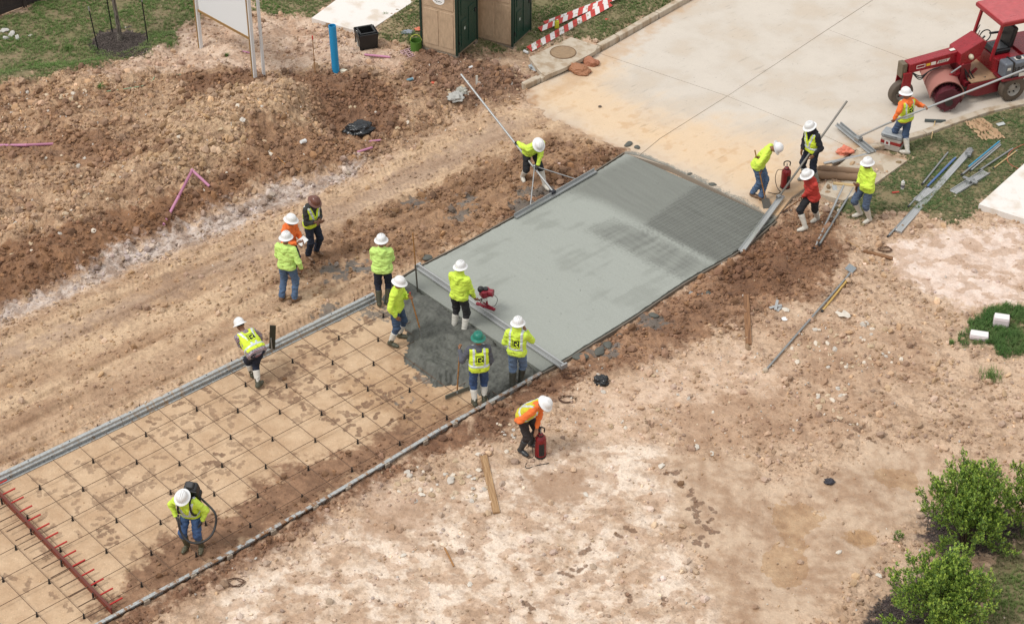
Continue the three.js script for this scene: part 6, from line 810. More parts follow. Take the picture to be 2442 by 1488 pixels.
const PLAID = paint(128, 128, (u, v) => { const s = (t, o) => ((t * 4 + o) % 1 + 1) % 1; const a = s(u, 0), b = s(v, 0); let c = S(214, 210, 214).slice(); const mix = (k, col, w) => { for (let i = 0; i < 3; i++) c[i] = lerp(c[i], col[i], w); }; const red = S(128, 32, 58), nav = S(64, 66, 92); if (a < 0.32) mix(0, red, 0.62); else if (a > 0.55 && a < 0.8) mix(0, nav, 0.55); if (b < 0.32) mix(0, red, 0.62); else if (b > 0.55 && b < 0.8) mix(0, nav, 0.55); return c; });
const LIMEC = S(226, 255, 92), PALELIME = S(218, 255, 140), YELV = S(232, 255, 72), ORG = S(255, 128, 60), JEANS = S(96, 122, 158), NAVY = S(34, 42, 62), BLK = S(38, 38, 42), WBOOT = S(226, 222, 212), MUDBOOT = S(86, 86, 70), BROWNBOOT = S(128, 98, 74), GLOVE = S(48, 48, 50);
const denim = col => M(col, 0.95, { map: GRIME, bumpMap: WEAVE, bumpScale: 0.001 });
const SKIN = [S(150, 104, 76), S(120, 80, 58), S(172, 122, 92)];
function person(o) {
  const Y = o.y ?? null, ft = [o.L, o.R].map(p => Y === null ? top(...p) : G(...p, Y)), base = ft[0].clone().add(ft[1]).multiplyScalar(0.5); base.y = Math.min(ft[0].y, ft[1].y);
  if (o.up) ft[o.up[0]].y += o.up[1]; // a foot resting higher
  const s = o.s ?? 1, a = o.yaw * deg, U = V(0, 1, 0), F = V(Math.sin(a), 0, Math.cos(a)), Rt = V(-F.z, 0, F.x), rel = v => v.clone().sub(base);
  const P = V(0, (o.hip ?? 0.93) * s, 0).addScaledVector(Rt, o.off?.[0] ?? 0).addScaledVector(F, o.off?.[1] ?? 0);
  const ln = (o.lean ?? 3) * deg, sd = (o.side ?? 0) * deg, Sp = U.clone().multiplyScalar(Math.cos(ln)).addScaledVector(F, Math.sin(ln)).addScaledVector(Rt, Math.sin(sd)).normalize();
  const tw = (o.twist ?? 0) * deg; let TR = Rt.clone().multiplyScalar(Math.cos(tw)).addScaledVector(F, -Math.sin(tw)); TR.addScaledVector(Sp, -TR.dot(Sp)).normalize(); const TF = Sp.clone().cross(TR).negate(); if (TF.dot(F) < 0 && ln < 1.3) TF.negate();
  const at = (u, r = 0, f = 0) => P.clone().addScaledVector(Sp, u * s).addScaledVector(TR, r * s).addScaledVector(TF, f * s);
  const ik = (A, T, l1, l2, hint) => { const d = T.clone().sub(A); let L = d.length(); const mx = (l1 + l2) * 0.995; if (L > mx) { T = A.clone().addScaledVector(d, mx / L); L = mx; } d.normalize(); const x = (L * L + l1 * l1 - l2 * l2) / (2 * L), h = Math.sqrt(Math.max(0, l1 * l1 - x * x)), n = hint.clone().addScaledVector(d, -hint.dot(d)).normalize(); return [A.clone().addScaledVector(d, x).addScaledVector(n, h), T]; };
  // legs
  const legs = [-1, 1].map((sg, i) => { const hip = P.clone().addScaledVector(Rt, sg * 0.095 * s), g = rel(ft[i]), toe = ((o.toes?.[i] ?? (sg * 9)) * deg), D = V(Math.sin(a - toe), 0, Math.cos(a - toe)), an = g.clone().addScaledVector(D, -0.05).add(V(0, 0.095, 0)); const [kn, A2] = ik(hip, an, 0.44 * s, 0.43 * s, F.clone().addScaledVector(Rt, sg * 0.15)); return { hip, kn, an: A2, D, gy: g.y + (A2.y - an.y) }; });
  // arms
  const armL = 0.3 * s, foreL = 0.255 * s;
  const arms = [['l', -1], ['r', 1]].map(([k, sg]) => {
    const h = o[k] ?? {}, sh = at(0.44, sg * 0.185), hint = TR.clone().multiplyScalar(sg * (h.out ?? 0.6)).addScaledVector(U, -0.7).addScaledVector(TF, -0.45);
    let tgt = h.p ? rel(h.p) : h.q ? at(h.q[1], h.q[0], h.q[2]) : at(-0.1, sg * 0.27, 0.08), grip = !!h.ax, n, d, wr = tgt;
    for (let it = 0; it < 3; it++) { const [el, w] = ik(sh, wr, armL, foreL, hint); d = w.clone().sub(el).normalize(); if (grip) { const ax = h.ax.clone().normalize(); d.addScaledVector(ax, -0.75 * d.dot(ax)).normalize(); n = d.clone().cross(ax).normalize(); if (n.dot(h.palm ?? TF.clone().addScaledVector(U, -0.4)) < 0) n.negate(); const dd = d; wr = tgt.clone().addScaledVector(dd, -0.083).addScaledVector(n, -0.028); } else { n = TR.clone().multiplyScalar(-sg); n.addScaledVector(d, -n.dot(d)); if (n.length() < 0.2) n = TF.clone().addScaledVector(d, -TF.dot(d)); n.normalize(); } }
    const [el, w] = ik(sh, wr, armL, foreL, hint); if (!grip) d = w.clone().sub(el).normalize(); return { sg, sh, el, w, d, n, grip };
  });
  // head
  const hp = (o.nod ?? 10) * deg + ln * 0.45, hy = (o.turn ?? 0) * deg, HF0 = F.clone().multiplyScalar(Math.cos(hy)).addScaledVector(Rt, Math.sin(hy)), HU = U.clone().multiplyScalar(Math.cos(hp)).addScaledVector(HF0, Math.sin(hp)).normalize(), HF = HF0.clone().multiplyScalar(Math.cos(hp)).addScaledVector(U, -Math.sin(hp)).normalize(), HL = HU.clone().cross(HF).normalize();
  const neck = at(0.49, 0, 0.0), head = neck.clone().addScaledVector(Sp, 0.05 * s).addScaledVector(HU, 0.125 * s).addScaledVector(HF, 0.025);
  const bulk = (o.bulk ?? 1) * 1.1;
  const torso = [[at(0.0, -0.07), at(0.0, 0.07), 0.105, 0.105], [at(0.06, -0.055), at(0.24, -0.05), 0.1 * bulk, 0.098 * bulk], [at(0.06, 0.055), at(0.24, 0.05), 0.1 * bulk, 0.098 * bulk], [at(0.24, -0.075), at(0.39, -0.08), 0.1, 0.088], [at(0.24, 0.075), at(0.39, 0.08), 0.1, 0.088], [at(0.435, -0.15), at(0.435, 0.15), 0.062, 0.062], [at(0.44, 0, -0.01), neck.clone(), 0.075, 0.06]];
  const armB = arms.flatMap(q => [[q.sh, q.el, 0.054, 0.042], [q.el, q.w, 0.042, 0.029]]), legB = legs.flatMap(q => [[q.hip, q.kn, 0.088, 0.058], [q.kn, q.an, 0.055, 0.04]]), footB = legs.map(q => [q.an.clone().add(V(0, -0.045, 0)), q.an.clone().addScaledVector(q.D, 0.15).add(V(0, -0.06, 0)), 0.042, 0.032]);
  const t = thing('person', o.label, 'person', base.clone(), 'paving crew');
  // body: one skin from head to toe
  const skin = SKIN[o.skin ?? 0], all = [...torso, ...armB, ...legB, ...footB, [neck, neck.clone().lerp(head, 0.75), 0.056, 0.054]], bb = bounds(all, 0.02);
  const parts = [colored(surfaceNets(bonesField(all, 0.035), bb[0], bb[1], 0.02), () => skin)];
  { const h = HEAD.clone(); colored(h, headColor(skin)); h.applyMatrix4(new THREE.Matrix4().makeBasis(HL, HU, HF).scale(V(1.02, 1.02, 1.02)).setPosition(head)); parts.push(h); }
  for (const q of arms) { const g = HANDS[q.grip ? 1 : 0].clone(); if (q.sg < 0) { g.scale(-1, 1, 1); const ix = g.index.array; for (let i = 0; i < ix.length; i += 3) { const w = ix[i]; ix[i] = ix[i + 1]; ix[i + 1] = w; } } const x = q.d.clone().cross(q.n).normalize(), n = x.clone().cross(q.d).normalize(); g.applyMatrix4(new THREE.Matrix4().makeBasis(x, q.d, n).setPosition(q.w)); g.computeVertexNormals(); colored(g, () => o.gloves ? GLOVE : skin); parts.push(g); }
  mesh('body', mg(parts), new THREE.MeshStandardMaterial({ vertexColors: true, roughness: 0.65 }), t);
  const lx = (x, y, z) => [(x - P.x) * TR.x + (y - P.y) * TR.y + (z - P.z) * TR.z, (x - P.x) * Sp.x + (y - P.y) * Sp.y + (z - P.z) * Sp.z, (x - P.x) * TF.x + (y - P.y) * TF.y + (z - P.z) * TF.z];
  const se = o.seed ?? (o.L[0] * 0.37), crease = (x, y, z, k) => k * (0.5 * n3(x * 6 + se, y * 15, z * 6) + 0.75 * Math.abs(n3(x * 4, y * 10 + se, z * 4)) + 0.25 * n3(x * 15, y * 24 + se, z * 15) - 0.25);
  const uvLocal = (g, sc) => { const p = g.attributes.position, u = new Float32Array(p.count * 2); for (let i = 0; i < p.count; i++) { const q = lx(p.getX(i), p.getY(i), p.getZ(i)); u[i * 2] = (q[0] + q[2]) * sc; u[i * 2 + 1] = q[1] * sc; } g.setAttribute('uv', new THREE.BufferAttribute(u, 2)); return g; };
  // shirt with sleeves to the wrist
  const slv = arms.flatMap(q => { const w = q.el.clone().lerp(q.w, 1.0); return [[q.sh, q.el, 0.072, 0.062], [q.el, w, 0.06, 0.044]]; });
  const hemU = o.hem ?? -0.06, shirtB = [[at(hemU + 0.06, -0.075), at(hemU + 0.06, 0.075), 0.125 * bulk, 0.125 * bulk], ...torso.slice(1).map(([p, q, r1, r2]) => [p, q, r1 + 0.022, r2 + 0.02]), ...slv];
  if (o.hood) shirtB.push([at(0.47, -0.07, -0.07), at(0.47, 0.07, -0.07), 0.05, 0.05], [at(0.43, 0, -0.1), at(0.38, 0, -0.115), 0.055, 0.04], [at(0.5, -0.06, 0.02), at(0.48, -0.07, -0.06), 0.035, 0.04], [at(0.5, 0.06, 0.02), at(0.48, 0.07, -0.06), 0.035, 0.04]);
  if (o.hoodUp) shirtB.push([head.clone().addScaledVector(HF, -0.03).addScaledVector(HU, 0.0), head.clone().addScaledVector(HF, -0.03).addScaledVector(HU, -0.1), 0.1, 0.095], [neck, head.clone().addScaledVector(HU, -0.06).addScaledVector(HF, -0.03), 0.09, 0.09]);
  const sB = bounds(shirtB, 0.03), sf0 = bonesField(shirtB, 0.04), cut = (x, y, z) => hemU - ((x - P.x) * Sp.x + (y - P.y) * Sp.y + (z - P.z) * Sp.z);
  const wristCut = (x, y, z) => { let c = -1; for (const q of arms) { const ax = q.w.clone().sub(q.el).normalize(), e = (x - q.w.x) * ax.x + (y - q.w.y) * ax.y + (z - q.w.z) * ax.z, dist = Math.hypot(x - q.w.x, y - q.w.y, z - q.w.z); if (dist < 0.12) c = Math.max(c, e + 0.005); } return c; };
  const faceCut = o.hoodUp ? (x, y, z) => { const e = (x - head.x) * HF.x + (y - head.y) * HF.y + (z - head.z) * HF.z, u = (x - head.x) * HU.x + (y - head.y) * HU.y + (z - head.z) * HU.z; return u > -0.13 ? e - 0.035 : -1; } : () => -1;
  const sf = (x, y, z) => { let d = sf0(x, y, z); if (d < 0.05 && d > -0.05) { d += crease(x, y, z, 0.018); d = Math.max(d, cut(x, y, z), wristCut(x, y, z), faceCut(x, y, z)); } return d; };
  const sg = uvLocal(surfaceNets(sf, sB[0], sB[1], 0.0155), o.shirt === PLAIDM ? 4 : 1.4);
  mesh('shirt', norm(sg), o.shirt, t);
  // trousers and boots
  const bt = o.bootTop ?? 0.3, legT = legs.flatMap(q => { const f = clamp((q.an.y - 0.095 + bt * 0 + 0) * 0, 0, 1); const cutp = q.kn.clone().lerp(q.an, o.shortLeg ? 0.36 : (bt > 0.2 ? 0.45 : 0.92)); return [[q.hip, q.kn, 0.105, 0.082], [q.kn, cutp, 0.08, bt > 0.2 ? 0.062 : 0.07]]; }), trB = [[at(0.0, -0.07), at(0.0, 0.07), 0.118, 0.118], [at(0.06, -0.05), at(0.06, 0.05), 0.112, 0.112], ...legT], tb = bounds(trB, 0.03), tf0 = bonesField(trB, 0.03);
  mesh('trousers', norm(uvLocal(surfaceNets((x, y, z) => { let d = tf0(x, y, z); if (d < 0.05 && d > -0.05) d += crease(x, y, z, 0.019); return d; }, tb[0], tb[1], 0.0155), 3)), o.pants, t);
  legs.forEach((q, i) => { const up = q.kn.clone().sub(q.an).normalize(), topP = q.an.clone().addScaledVector(up, bt), ft2 = q.an.clone().add(V(0, -0.03, 0)), B = [[topP, q.an, bt > 0.2 ? 0.078 : 0.058, 0.052], [ft2.clone().addScaledVector(q.D, -0.025), ft2.clone().addScaledVector(q.D, 0.1).add(V(0, -0.018, 0)), 0.05, 0.045], [ft2.clone().addScaledVector(q.D, 0.1).add(V(0, -0.02, 0)), ft2.clone().addScaledVector(q.D, 0.17).add(V(0, -0.026, 0)), 0.05, 0.04]], b2 = bounds(B, 0.015), f0 = bonesField(B, 0.03), sole = q.an.y - 0.093; const g = surfaceNets((x, y, z) => Math.max(f0(x, y, z) + crease(x, y, z, 0.005), sole - y, (x - topP.x) * up.x + (y - topP.y) * up.y + (z - topP.z) * up.z), b2[0], b2[1], 0.012);
    const bm = o.boot ?? WBOOT, mud = o.mudBoot; if (mud) { colored(g, (x, y, z) => { const h = y - sole + 0.05 * n3(x * 12, y * 12, z * 12); return h < mud ? MUDBOOT : bm; }); mesh('boot', norm(g), new THREE.MeshStandardMaterial({ vertexColors: true, roughness: 0.6 }), t); } else mesh('boot', norm(g), dirty(bm, 0.55), t); });
  // belt
  // vest
  if (o.vest) {
    const vB = [[at(0.0, -0.075), at(0.0, 0.075), 0.13 * bulk, 0.13 * bulk], ...torso.slice(1, 6).map(([p, q, r1, r2]) => [p, q, r1 + 0.036, r2 + 0.033])], v0 = bonesField(vB, 0.05), b3 = bounds(vB, 0.03), hem = o.vestHem ?? -0.04;
    const vf = (x, y, z) => { let d = v0(x, y, z); if (d < 0.05 && d > -0.06) { const q = lx(x, y, z); d += crease(x, y, z, 0.014); d = Math.max(d, hem - q[1], Math.abs(q[0]) - 0.215 + 0.018 * sst(0.1, 0.3, q[1]), q[1] - 0.5); if (q[2] > 0 && q[1] > 0.2) d = Math.max(d, (q[1] - 0.24) * 0.36 - Math.abs(q[0])); if (q[2] < 0 && q[1] > 0.43) d = Math.max(d, 0.06 - Math.abs(q[0])); } return d; };
    const vm = mesh('vest', norm(uvLocal(surfaceNets(vf, b3[0], b3[1], 0.0155), 1.4)), o.vest, t);
    const st = (x, y, z) => { let d = vf(x, y, z) - 0.006; if (Math.abs(d) < 0.04) { const q = lx(x, y, z), vx = o.vee ? Math.abs(Math.abs(q[0]) - (0.045 + 0.28 * Math.max(0, q[1] - 0.12))) : Math.abs(Math.abs(q[0]) - 0.108), band = Math.min(Math.max(vx - 0.027, -q[1] + 0.1), Math.abs(q[1] - 0.1) - 0.026); d = Math.max(d, band); } return d; };
    mesh('reflective_stripe', norm(surfaceNets(st, b3[0], b3[1], 0.0125)), M(S(222, 230, 232), 0.3, { metalness: 0.1 }), vm);
    if (o.logo) logoOn(vf, b3, vm);
  } else if (o.logo) {
    const st = (x, y, z) => { let d = sf(x, y, z) - 0.006; if (Math.abs(d) < 0.04) { const q = lx(x, y, z), band = Math.min(Math.max(Math.abs(Math.abs(q[0]) - 0.125) - 0.026, 0.12 - q[1]), Math.max(Math.abs(q[1] - 0.12) - 0.026, Math.abs(q[0]) - 0.16)); d = Math.max(d, band, Math.abs(q[0]) - 0.17); } return d; };
    mesh('reflective_stripe', norm(surfaceNets(st, sB[0], sB[1], 0.0125)), M(S(222, 230, 232), 0.3, { metalness: 0.1 }), t); logoOn(sf, sB, t);
  }
  function logoOn(f, b, parent) { const w = 0.098, y0 = 0.17, y1 = 0.39, g = surfaceNets((x, y, z) => { let d = f(x, y, z) - 0.0105; if (Math.abs(d) < 0.04) { const q = lx(x, y, z); d = Math.max(d, Math.abs(q[0]) - w, y0 - q[1], q[1] - y1, q[2] + 0.03); } return d; }, b[0], b[1], 0.0115), p = g.attributes.position, u = new Float32Array(p.count * 2); for (let i = 0; i < p.count; i++) { const q = lx(p.getX(i), p.getY(i), p.getZ(i)); u[i * 2] = clamp((q[0] + w) / (2 * w), 0.02, 0.98); u[i * 2 + 1] = clamp((q[1] - y0) / (y1 - y0), 0.02, 0.98); } g.setAttribute('uv', new THREE.BufferAttribute(u, 2)); mesh('logo', norm(g), new THREE.MeshStandardMaterial({ map: RLOGO, roughness: 0.8 }), parent); }
  // hair and hard hat
  { const g = new THREE.SphereGeometry(1, 18, 10, 0, 6.2832, 0, 1.9); g.scale(0.083, 0.095, 0.1); g.applyMatrix4(new THREE.Matrix4().makeBasis(HL, HU, HF).setPosition(head.clone().addScaledVector(HU, 0.022).addScaledVector(HF, -0.016))); mesh('hair', norm(g), M(S(30, 26, 24), 0.85), t); }
  const tilt = (o.hatTilt ?? 6) * deg, hatU = HU.clone().multiplyScalar(Math.cos(tilt)).addScaledVector(HF, -Math.sin(tilt)).normalize(), hatF = HL.clone().cross(hatU).normalize(), HMx = new THREE.Matrix4().makeBasis(HL, hatU, hatF).setPosition(head.clone().addScaledVector(HU, 0.035)), hatM = M(o.hat ?? S(250, 250, 250), 0.32);
  const hg = HATGEO.clone(); hg.applyMatrix4(HMx); const hat = mesh('hard_hat', hg, hatM, t); for (const r of RIDGEGEO) { const q = r.clone(); q.applyMatrix4(HMx); mesh('ridge', q, hatM, hat); }
  return { t, base, at: (u, r, f) => at(u, r, f).add(base), head: head.clone().add(base), TR, TF, Sp, arms };
}
const cloth2 = c => cloth(c, { map: STAIN });
const LIME = cloth2(LIMEC), PLIME = cloth2(PALELIME), VESTM = cloth2(YELV), ORANGE = cloth2(ORG), DARKHOOD = cloth(S(58, 58, 56)), BLACKHOOD = cloth(S(34, 34, 42)), GREYS = cloth(S(92, 94, 104)), REDH = cloth2(S(196, 62, 52)), PLAIDM = cloth([0.9, 0.9, 0.9], { map: PLAID });
// ---------------------------------------------------------------- crew and the tools they hold
const midp = (a, b, t) => a.clone().lerp(b, t), dirOf = (a, b) => b.clone().sub(a).normalize();
function group2(name, label, cat, base) { const t = thing(name, label, cat, base); t.rel = v => v.clone().sub(base); return t; }
{ // 1: straightedge float at the far slab edge
  const foot = G(1318, 456, 0.1), D = ROADV.clone().negate(), tipP = onPlane(foot, D, 1099, 177), h1 = onPlane(foot, D, 1231, 342), h2 = onPlane(foot, D, 1279, 402), j = onPlane(foot, D, 1275, 396);
  const t = group2('edge_float', 'long-handled aluminium float with braces at the far slab edge', 'float', foot), r = t.rel;
  mesh('handle', rod(r(tipP), r(foot), 0.026, 10), ALU, t); const a = G(1229, 519, 0.03), b = G(1421, 409, 0.03);
  mesh('blade', bar(r(a), r(b), 0.05, 0.1, 0.006), STEEL, t); mesh('blade_lip', bar(r(a).add(V(0, 0.05, 0)).addScaledVector(ROADV, -0.05), r(b).add(V(0, 0.05, 0)).addScaledVector(ROADV, -0.05), 0.06, 0.012), ALU, t);
  mesh('brace', rod(r(j), r(G(1265, 490, 0.06)), 0.014, 8), ALU, t); mesh('brace', rod(r(j), r(G(1376, 428, 0.06)), 0.014, 8), ALU, t); mesh('pivot', box(0.12, 0.08, 0.12, 0, -0.01, 0, 0, 0.7, 0, 0.01), M(S(40, 42, 52), 0.6), t); mesh('clamp', norm(new THREE.SphereGeometry(0.045, 10, 8).translate(r(j).x, r(j).y, r(j).z)), STEEL, t);
  person({ label: 'bent worker in lime sweatshirt, black trousers and white boots pushing the braced float', R: [1247, 430], L: [1302, 450], yaw: 22, hip: 0.84, off: [0.02, -0.22], lean: 46, twist: -14, r: { p: h1, ax: dirOf(tipP, foot), out: 1.3 }, l: { p: h2, ax: dirOf(tipP, foot) }, shirt: LIME, pants: cloth(BLK), shortLeg: 1, bootTop: 0.34, nod: 28, gloves: 1, hatTilt: 0 });
}
person({ label: 'worker in brown hard hat, dark hoodie and yellow vest looking at his hands', R: [737, 618], L: [758, 607], yaw: 48, lean: 6, l: { q: [0.03, 0.2, 0.27] }, r: { q: [0.05, 0.19, 0.25] }, shirt: DARKHOOD, hood: 1, vest: VESTM, vee: 1, pants: denim(NAVY), boot: BROWNBOOT, bootTop: 0.14, nod: 34, hat: S(120, 78, 66), skin: 1 });
{ const q = person({ label: 'worker in orange hoodie holding paper behind the lime-hooded worker', R: [684, 661], L: [703, 652], yaw: 62, lean: 6, r: { q: [0.12, 0.2, 0.3] }, l: { q: [-0.04, 0.2, 0.34] }, shirt: ORANGE, hood: 1, pants: denim(NAVY), boot: BROWNBOOT, bootTop: 0.14, nod: 12, s: 0.97 });
  const p = q.at(0.24, 0.02, 0.38), m = mesh('paper_sheet', box(0.22, 0.006, 0.16, 0, 0, 0, 0.5, 0.8, 0), M(S(246, 246, 246), 0.8)); m.position.copy(p); tag(m, 'white paper held out by the orange-hooded worker', 'paper'); }
person({ label: 'worker with pale lime hoodie and faded jeans seen from behind, left of the form', L: [673, 714], R: [706, 718], yaw: 158, lean: 2, r: { q: [0.3, -0.06, 0.1] }, l: { q: [-0.1, 0.12, 0.28] }, shirt: PLIME, hood: 1, pants: denim(JEANS), boot: BROWNBOOT, bootTop: 0.16, nod: 8, s: 1.02, toes: [-5, 25] });
person({ label: 'stocky worker in lime hoodie and navy trousers with folded arms at the form end', L: [904, 728], R: [926, 722], y: -0.17, yaw: 178, lean: 2, l: { q: [0.02, 0.26, 0.24], out: 1.2 }, r: { q: [-0.02, 0.2, 0.26], out: 1.2 }, shirt: PLIME, hood: 1, pants: denim(NAVY), boot: MUDBOOT, bootTop: 0.3, nod: 6, bulk: 1.2, s: 1.03 });
{ // 6
  const bot = G(1009, 812, -0.04), hand = onPlane(bot, V(1, 0, 0), 980, 709), tipp = onPlane(bot, V(1, 0, 0), 977, 700);
  const t = group2('placer_rake', 'wooden handled concrete tool pushed into the wet concrete', 'shovel', bot); mesh('handle', rod(t.rel(tipp), midp(t.rel(tipp), V(0, 0, 0), 0.72), 0.017, 8), HANDLE, t); mesh('shank', rod(midp(t.rel(tipp), V(0, 0, 0), 0.7), V(0, -0.05, 0), 0.013, 8), STEEL, t); mesh('grip_cap', rod(t.rel(tipp), t.rel(tipp).add(V(0, 0.03, 0)), 0.022, 8), M(S(170, 60, 60), 0.6), t);
  person({ label: 'worker in lime shirt and blue jeans in profile, steadying the wooden handled tool', R: [936, 826], L: [958, 806], y: -0.17, yaw: 72, lean: 4, l: { p: hand, ax: V(0.1, 1, 0) }, r: { q: [0.24, -0.06, 0.1] }, shirt: LIME, pants: denim(S(70, 92, 124)), mudBoot: 0.17, nod: 16, bulk: 1.08 });
}
{ // spade left standing in the concrete
  const b = G(996, 697, -0.05), tp = onPlane(b, V(1, 0, 0), 984, 556), t = group2('standing_spade', 'wooden spade handle standing upright in the wet concrete', 'shovel', b); mesh('handle', rod(t.rel(tp), midp(t.rel(tp), V(0, 0, 0), 0.55), 0.016, 8), HANDLE, t); mesh('shank', rod(midp(t.rel(tp), V(0, 0, 0), 0.53), V(0, -0.06, 0), 0.018, 8), dirty(S(96, 92, 84), 0.8), t);
}
{ // 7: vibrating screed
  const A = G(996, 632, 0.08), B = G(1345, 871, 0.08), d = dirOf(A, B), n = V(-d.z, 0, d.x), C0 = midp(A, B, 0.49); // n points to the road
  const t = group2('vibrating_screed', 'long aluminium vibrating screed with a red engine lying across the slab', 'screed', C0.clone().setY(0)), r = t.rel, up = n.z > 0 ? n.clone().negate() : n.clone();
  mesh('blade', bar(r(A).setY(0.03), r(B).setY(0.03), 0.045, 0.16, 0.006), ALU, t); mesh('blade_back', bar(r(A).setY(0.085), r(B).setY(0.085), 0.09, 0.045, 0.018), ALU, t); for (const p of [A, B]) mesh('end_plate', box(0.05, 0.11, 0.17, r(p).x, 0.06, r(p).z, 0, Math.atan2(-d.z, d.x), 0, 0.008), ALU, t);
  const E = r(onPlane(G(1165, 735, 0.1), V(1, 0, 0), 1166, 735)), fr = M(S(150, 32, 52), 0.45), eb = V(0.1, 0.12, 0).addScaledVector(up, 0.02);
  const base = r(G(1163, 735, 0.1)), en = r(G(1160, 735, 0.1)).add(V(-0.02, 0.3, -0.05));
  mesh('mount_frame', mg([bar(base.clone().add(V(-0.25, 0.05, -0.12)), base.clone().add(V(0.16, 0.03, 0.1)), 0.05, 0.07, 0.01), bar(base.clone().add(V(-0.25, 0.16, -0.14)), base.clone().add(V(0.16, 0.05, 0.1)), 0.03, 0.03, 0.01), rod(base.clone().add(V(0.0, 0.05, 0)), en, 0.022, 8)]), fr, t);
  const eg = mesh('engine', mg([box(0.24, 0.17, 0.2, en.x, en.y + 0.08, en.z, 0, 0.5, 0, 0.04), rod(en.clone().add(V(0.08, 0.1, 0.02)), en.clone().add(V(0.17, 0.1, 0.05)), 0.085, 14)]), fr, t); mesh('fuel_tank', box(0.16, 0.09, 0.12, en.x - 0.04, en.y - 0.05, en.z + 0.06, 0, 0.5, 0, 0.03), M(S(226, 224, 218), 0.5), eg); mesh('air_cleaner', norm(new THREE.SphereGeometry(0.075, 12, 8).translate(en.x - 0.1, en.y + 0.17, en.z)), BLACKP, eg); mesh('starter', rod(en.clone().add(V(0, 0.165, 0)), en.clone().add(V(0, 0.2, 0)), 0.06, 12), BLACKP, eg);
  const h0 = r(onPlane(G(1120, 770, 0), V(1, 0, 0.2).normalize(), 1138, 716)), h1 = h0.clone().addScaledVector(d, -0.26);
  mesh('handlebar', tube([base.clone().add(V(-0.15, 0.1, -0.08)), midp(base, h0, 0.6).add(V(0, 0.12, 0)), h0, h1], 0.014, 24, 7), BLACKP, t); mesh('throttle_cable', tube([en.clone().add(V(0.1, 0.1, 0)), en.clone().add(V(0.26, -0.05, 0.05)), en.clone().add(V(0.2, -0.2, 0.1)), base.clone().add(V(0.05, 0.05, 0))], 0.006, 20, 5), BLACKP, t);
  const w = v => v.clone().add(t.position);
  person({ label: 'worker in bright lime hoodie standing in the wet concrete at the screed handle', L: [1084, 786], R: [1109, 797], y: -0.16, yaw: 152, lean: 3, r: { p: w(midp(h0, h1, 0.1)), ax: d }, l: { q: [-0.06, 0.1, 0.3] }, shirt: LIME, hoodUp: 1, hood: 1, pants: cloth(S(48, 48, 50)), mudBoot: 0.14, bootTop: 0.32, nod: 6, s: 1.04 });
}
{ // 8
  const hb = G(1090, 936, -0.12), tp = onPlane(hb, V(1, 0, 0), 1097, 822), t = group2('concrete_rake', 'grey concrete placer on a wooden handle, held by the green-hatted worker', 'rake', hb); mesh('handle', rod(t.rel(tp), V(0, 0.03, 0), 0.016, 8), HANDLE, t); mesh('blade', bar(t.rel(G(1062, 948, -0.1)), t.rel(G(1118, 925, -0.1)), 0.1, 0.02), dirty(S(120, 124, 116), 0.8), t); mesh('hook', rod(V(0, 0.03, 0), t.rel(G(1090, 937, -0.06)).add(V(0, 0.02, 0.02)), 0.014, 6), STEEL, t);
  const h = onPlane(hb, V(1, 0, 0), 1097, 826);
  person({ label: 'worker in green hard hat and logo vest standing at the edge of the concrete', L: [1131, 966], R: [1155, 957], y: -0.17, yaw: 187, lean: 2, l: { p: h, ax: V(0, 1, 0), out: 0.2 }, r: { q: [0.23, -0.06, 0.16], out: 0.25 }, shirt: GREYS, vest: VESTM, logo: 1, vestHem: -0.06, pants: denim(S(66, 92, 138)), mudBoot: 0.2, nod: 5, hat: S(24, 128, 110), s: 1.02, bulk: 1.06 });
}
person({ label: 'worker in lime jacket with black logo square standing by the screed end', L: [1222, 928], R: [1243, 917], y: -0.15, yaw: 163, lean: 2, l: { q: [-0.16, 0.03, 0.22] }, r: { q: [0.12, 0.42, 0.22] }, shirt: LIME, hoodUp: 1, hood: 1, logo: 1, pants: denim(S(112, 136, 170)), boot: S(62, 64, 56), bootTop: 0.32, nod: 8 });
{ // 10: bent over the form
  const hl = G(597, 853, 0.02), hr2 = G(640, 825, 0.02);
  person({ label: 'worker in plaid shirt and logo vest bending over the steel form', L: [602, 897], R: [618, 922], y: -0.17, yaw: 218, hip: 0.86, off: [0, -0.12], lean: 62, l: { p: hl }, r: { p: hr2 }, shirt: PLAIDM, vest: VESTM, logo: 1, vee: 1, vestHem: 0.0, hem: -0.07, pants: denim(NAVY), mudBoot: 0.2, nod: 10, hatTilt: 0, toes: [35, 60], bulk: 1.15 });
  const b = G(648, 832, 0.0), t = group2('flat_spade', 'dark flat-bladed spade standing on the form behind the bending worker', 'shovel', b); mesh('blade', bar(V(0, 0.0, 0), t.rel(onPlane(b, V(1, 0, 0), 650, 776)), 0.02, 0.13, 0.004, V(0, 0, 1)), dirty(S(62, 62, 48), 0.8), t); mesh('socket', bar(V(0, 0.02, 0.02), V(0.0, 0.3, 0.02), 0.02, 0.03, 0.004, V(0, 0, 1)), STEEL, t);
}
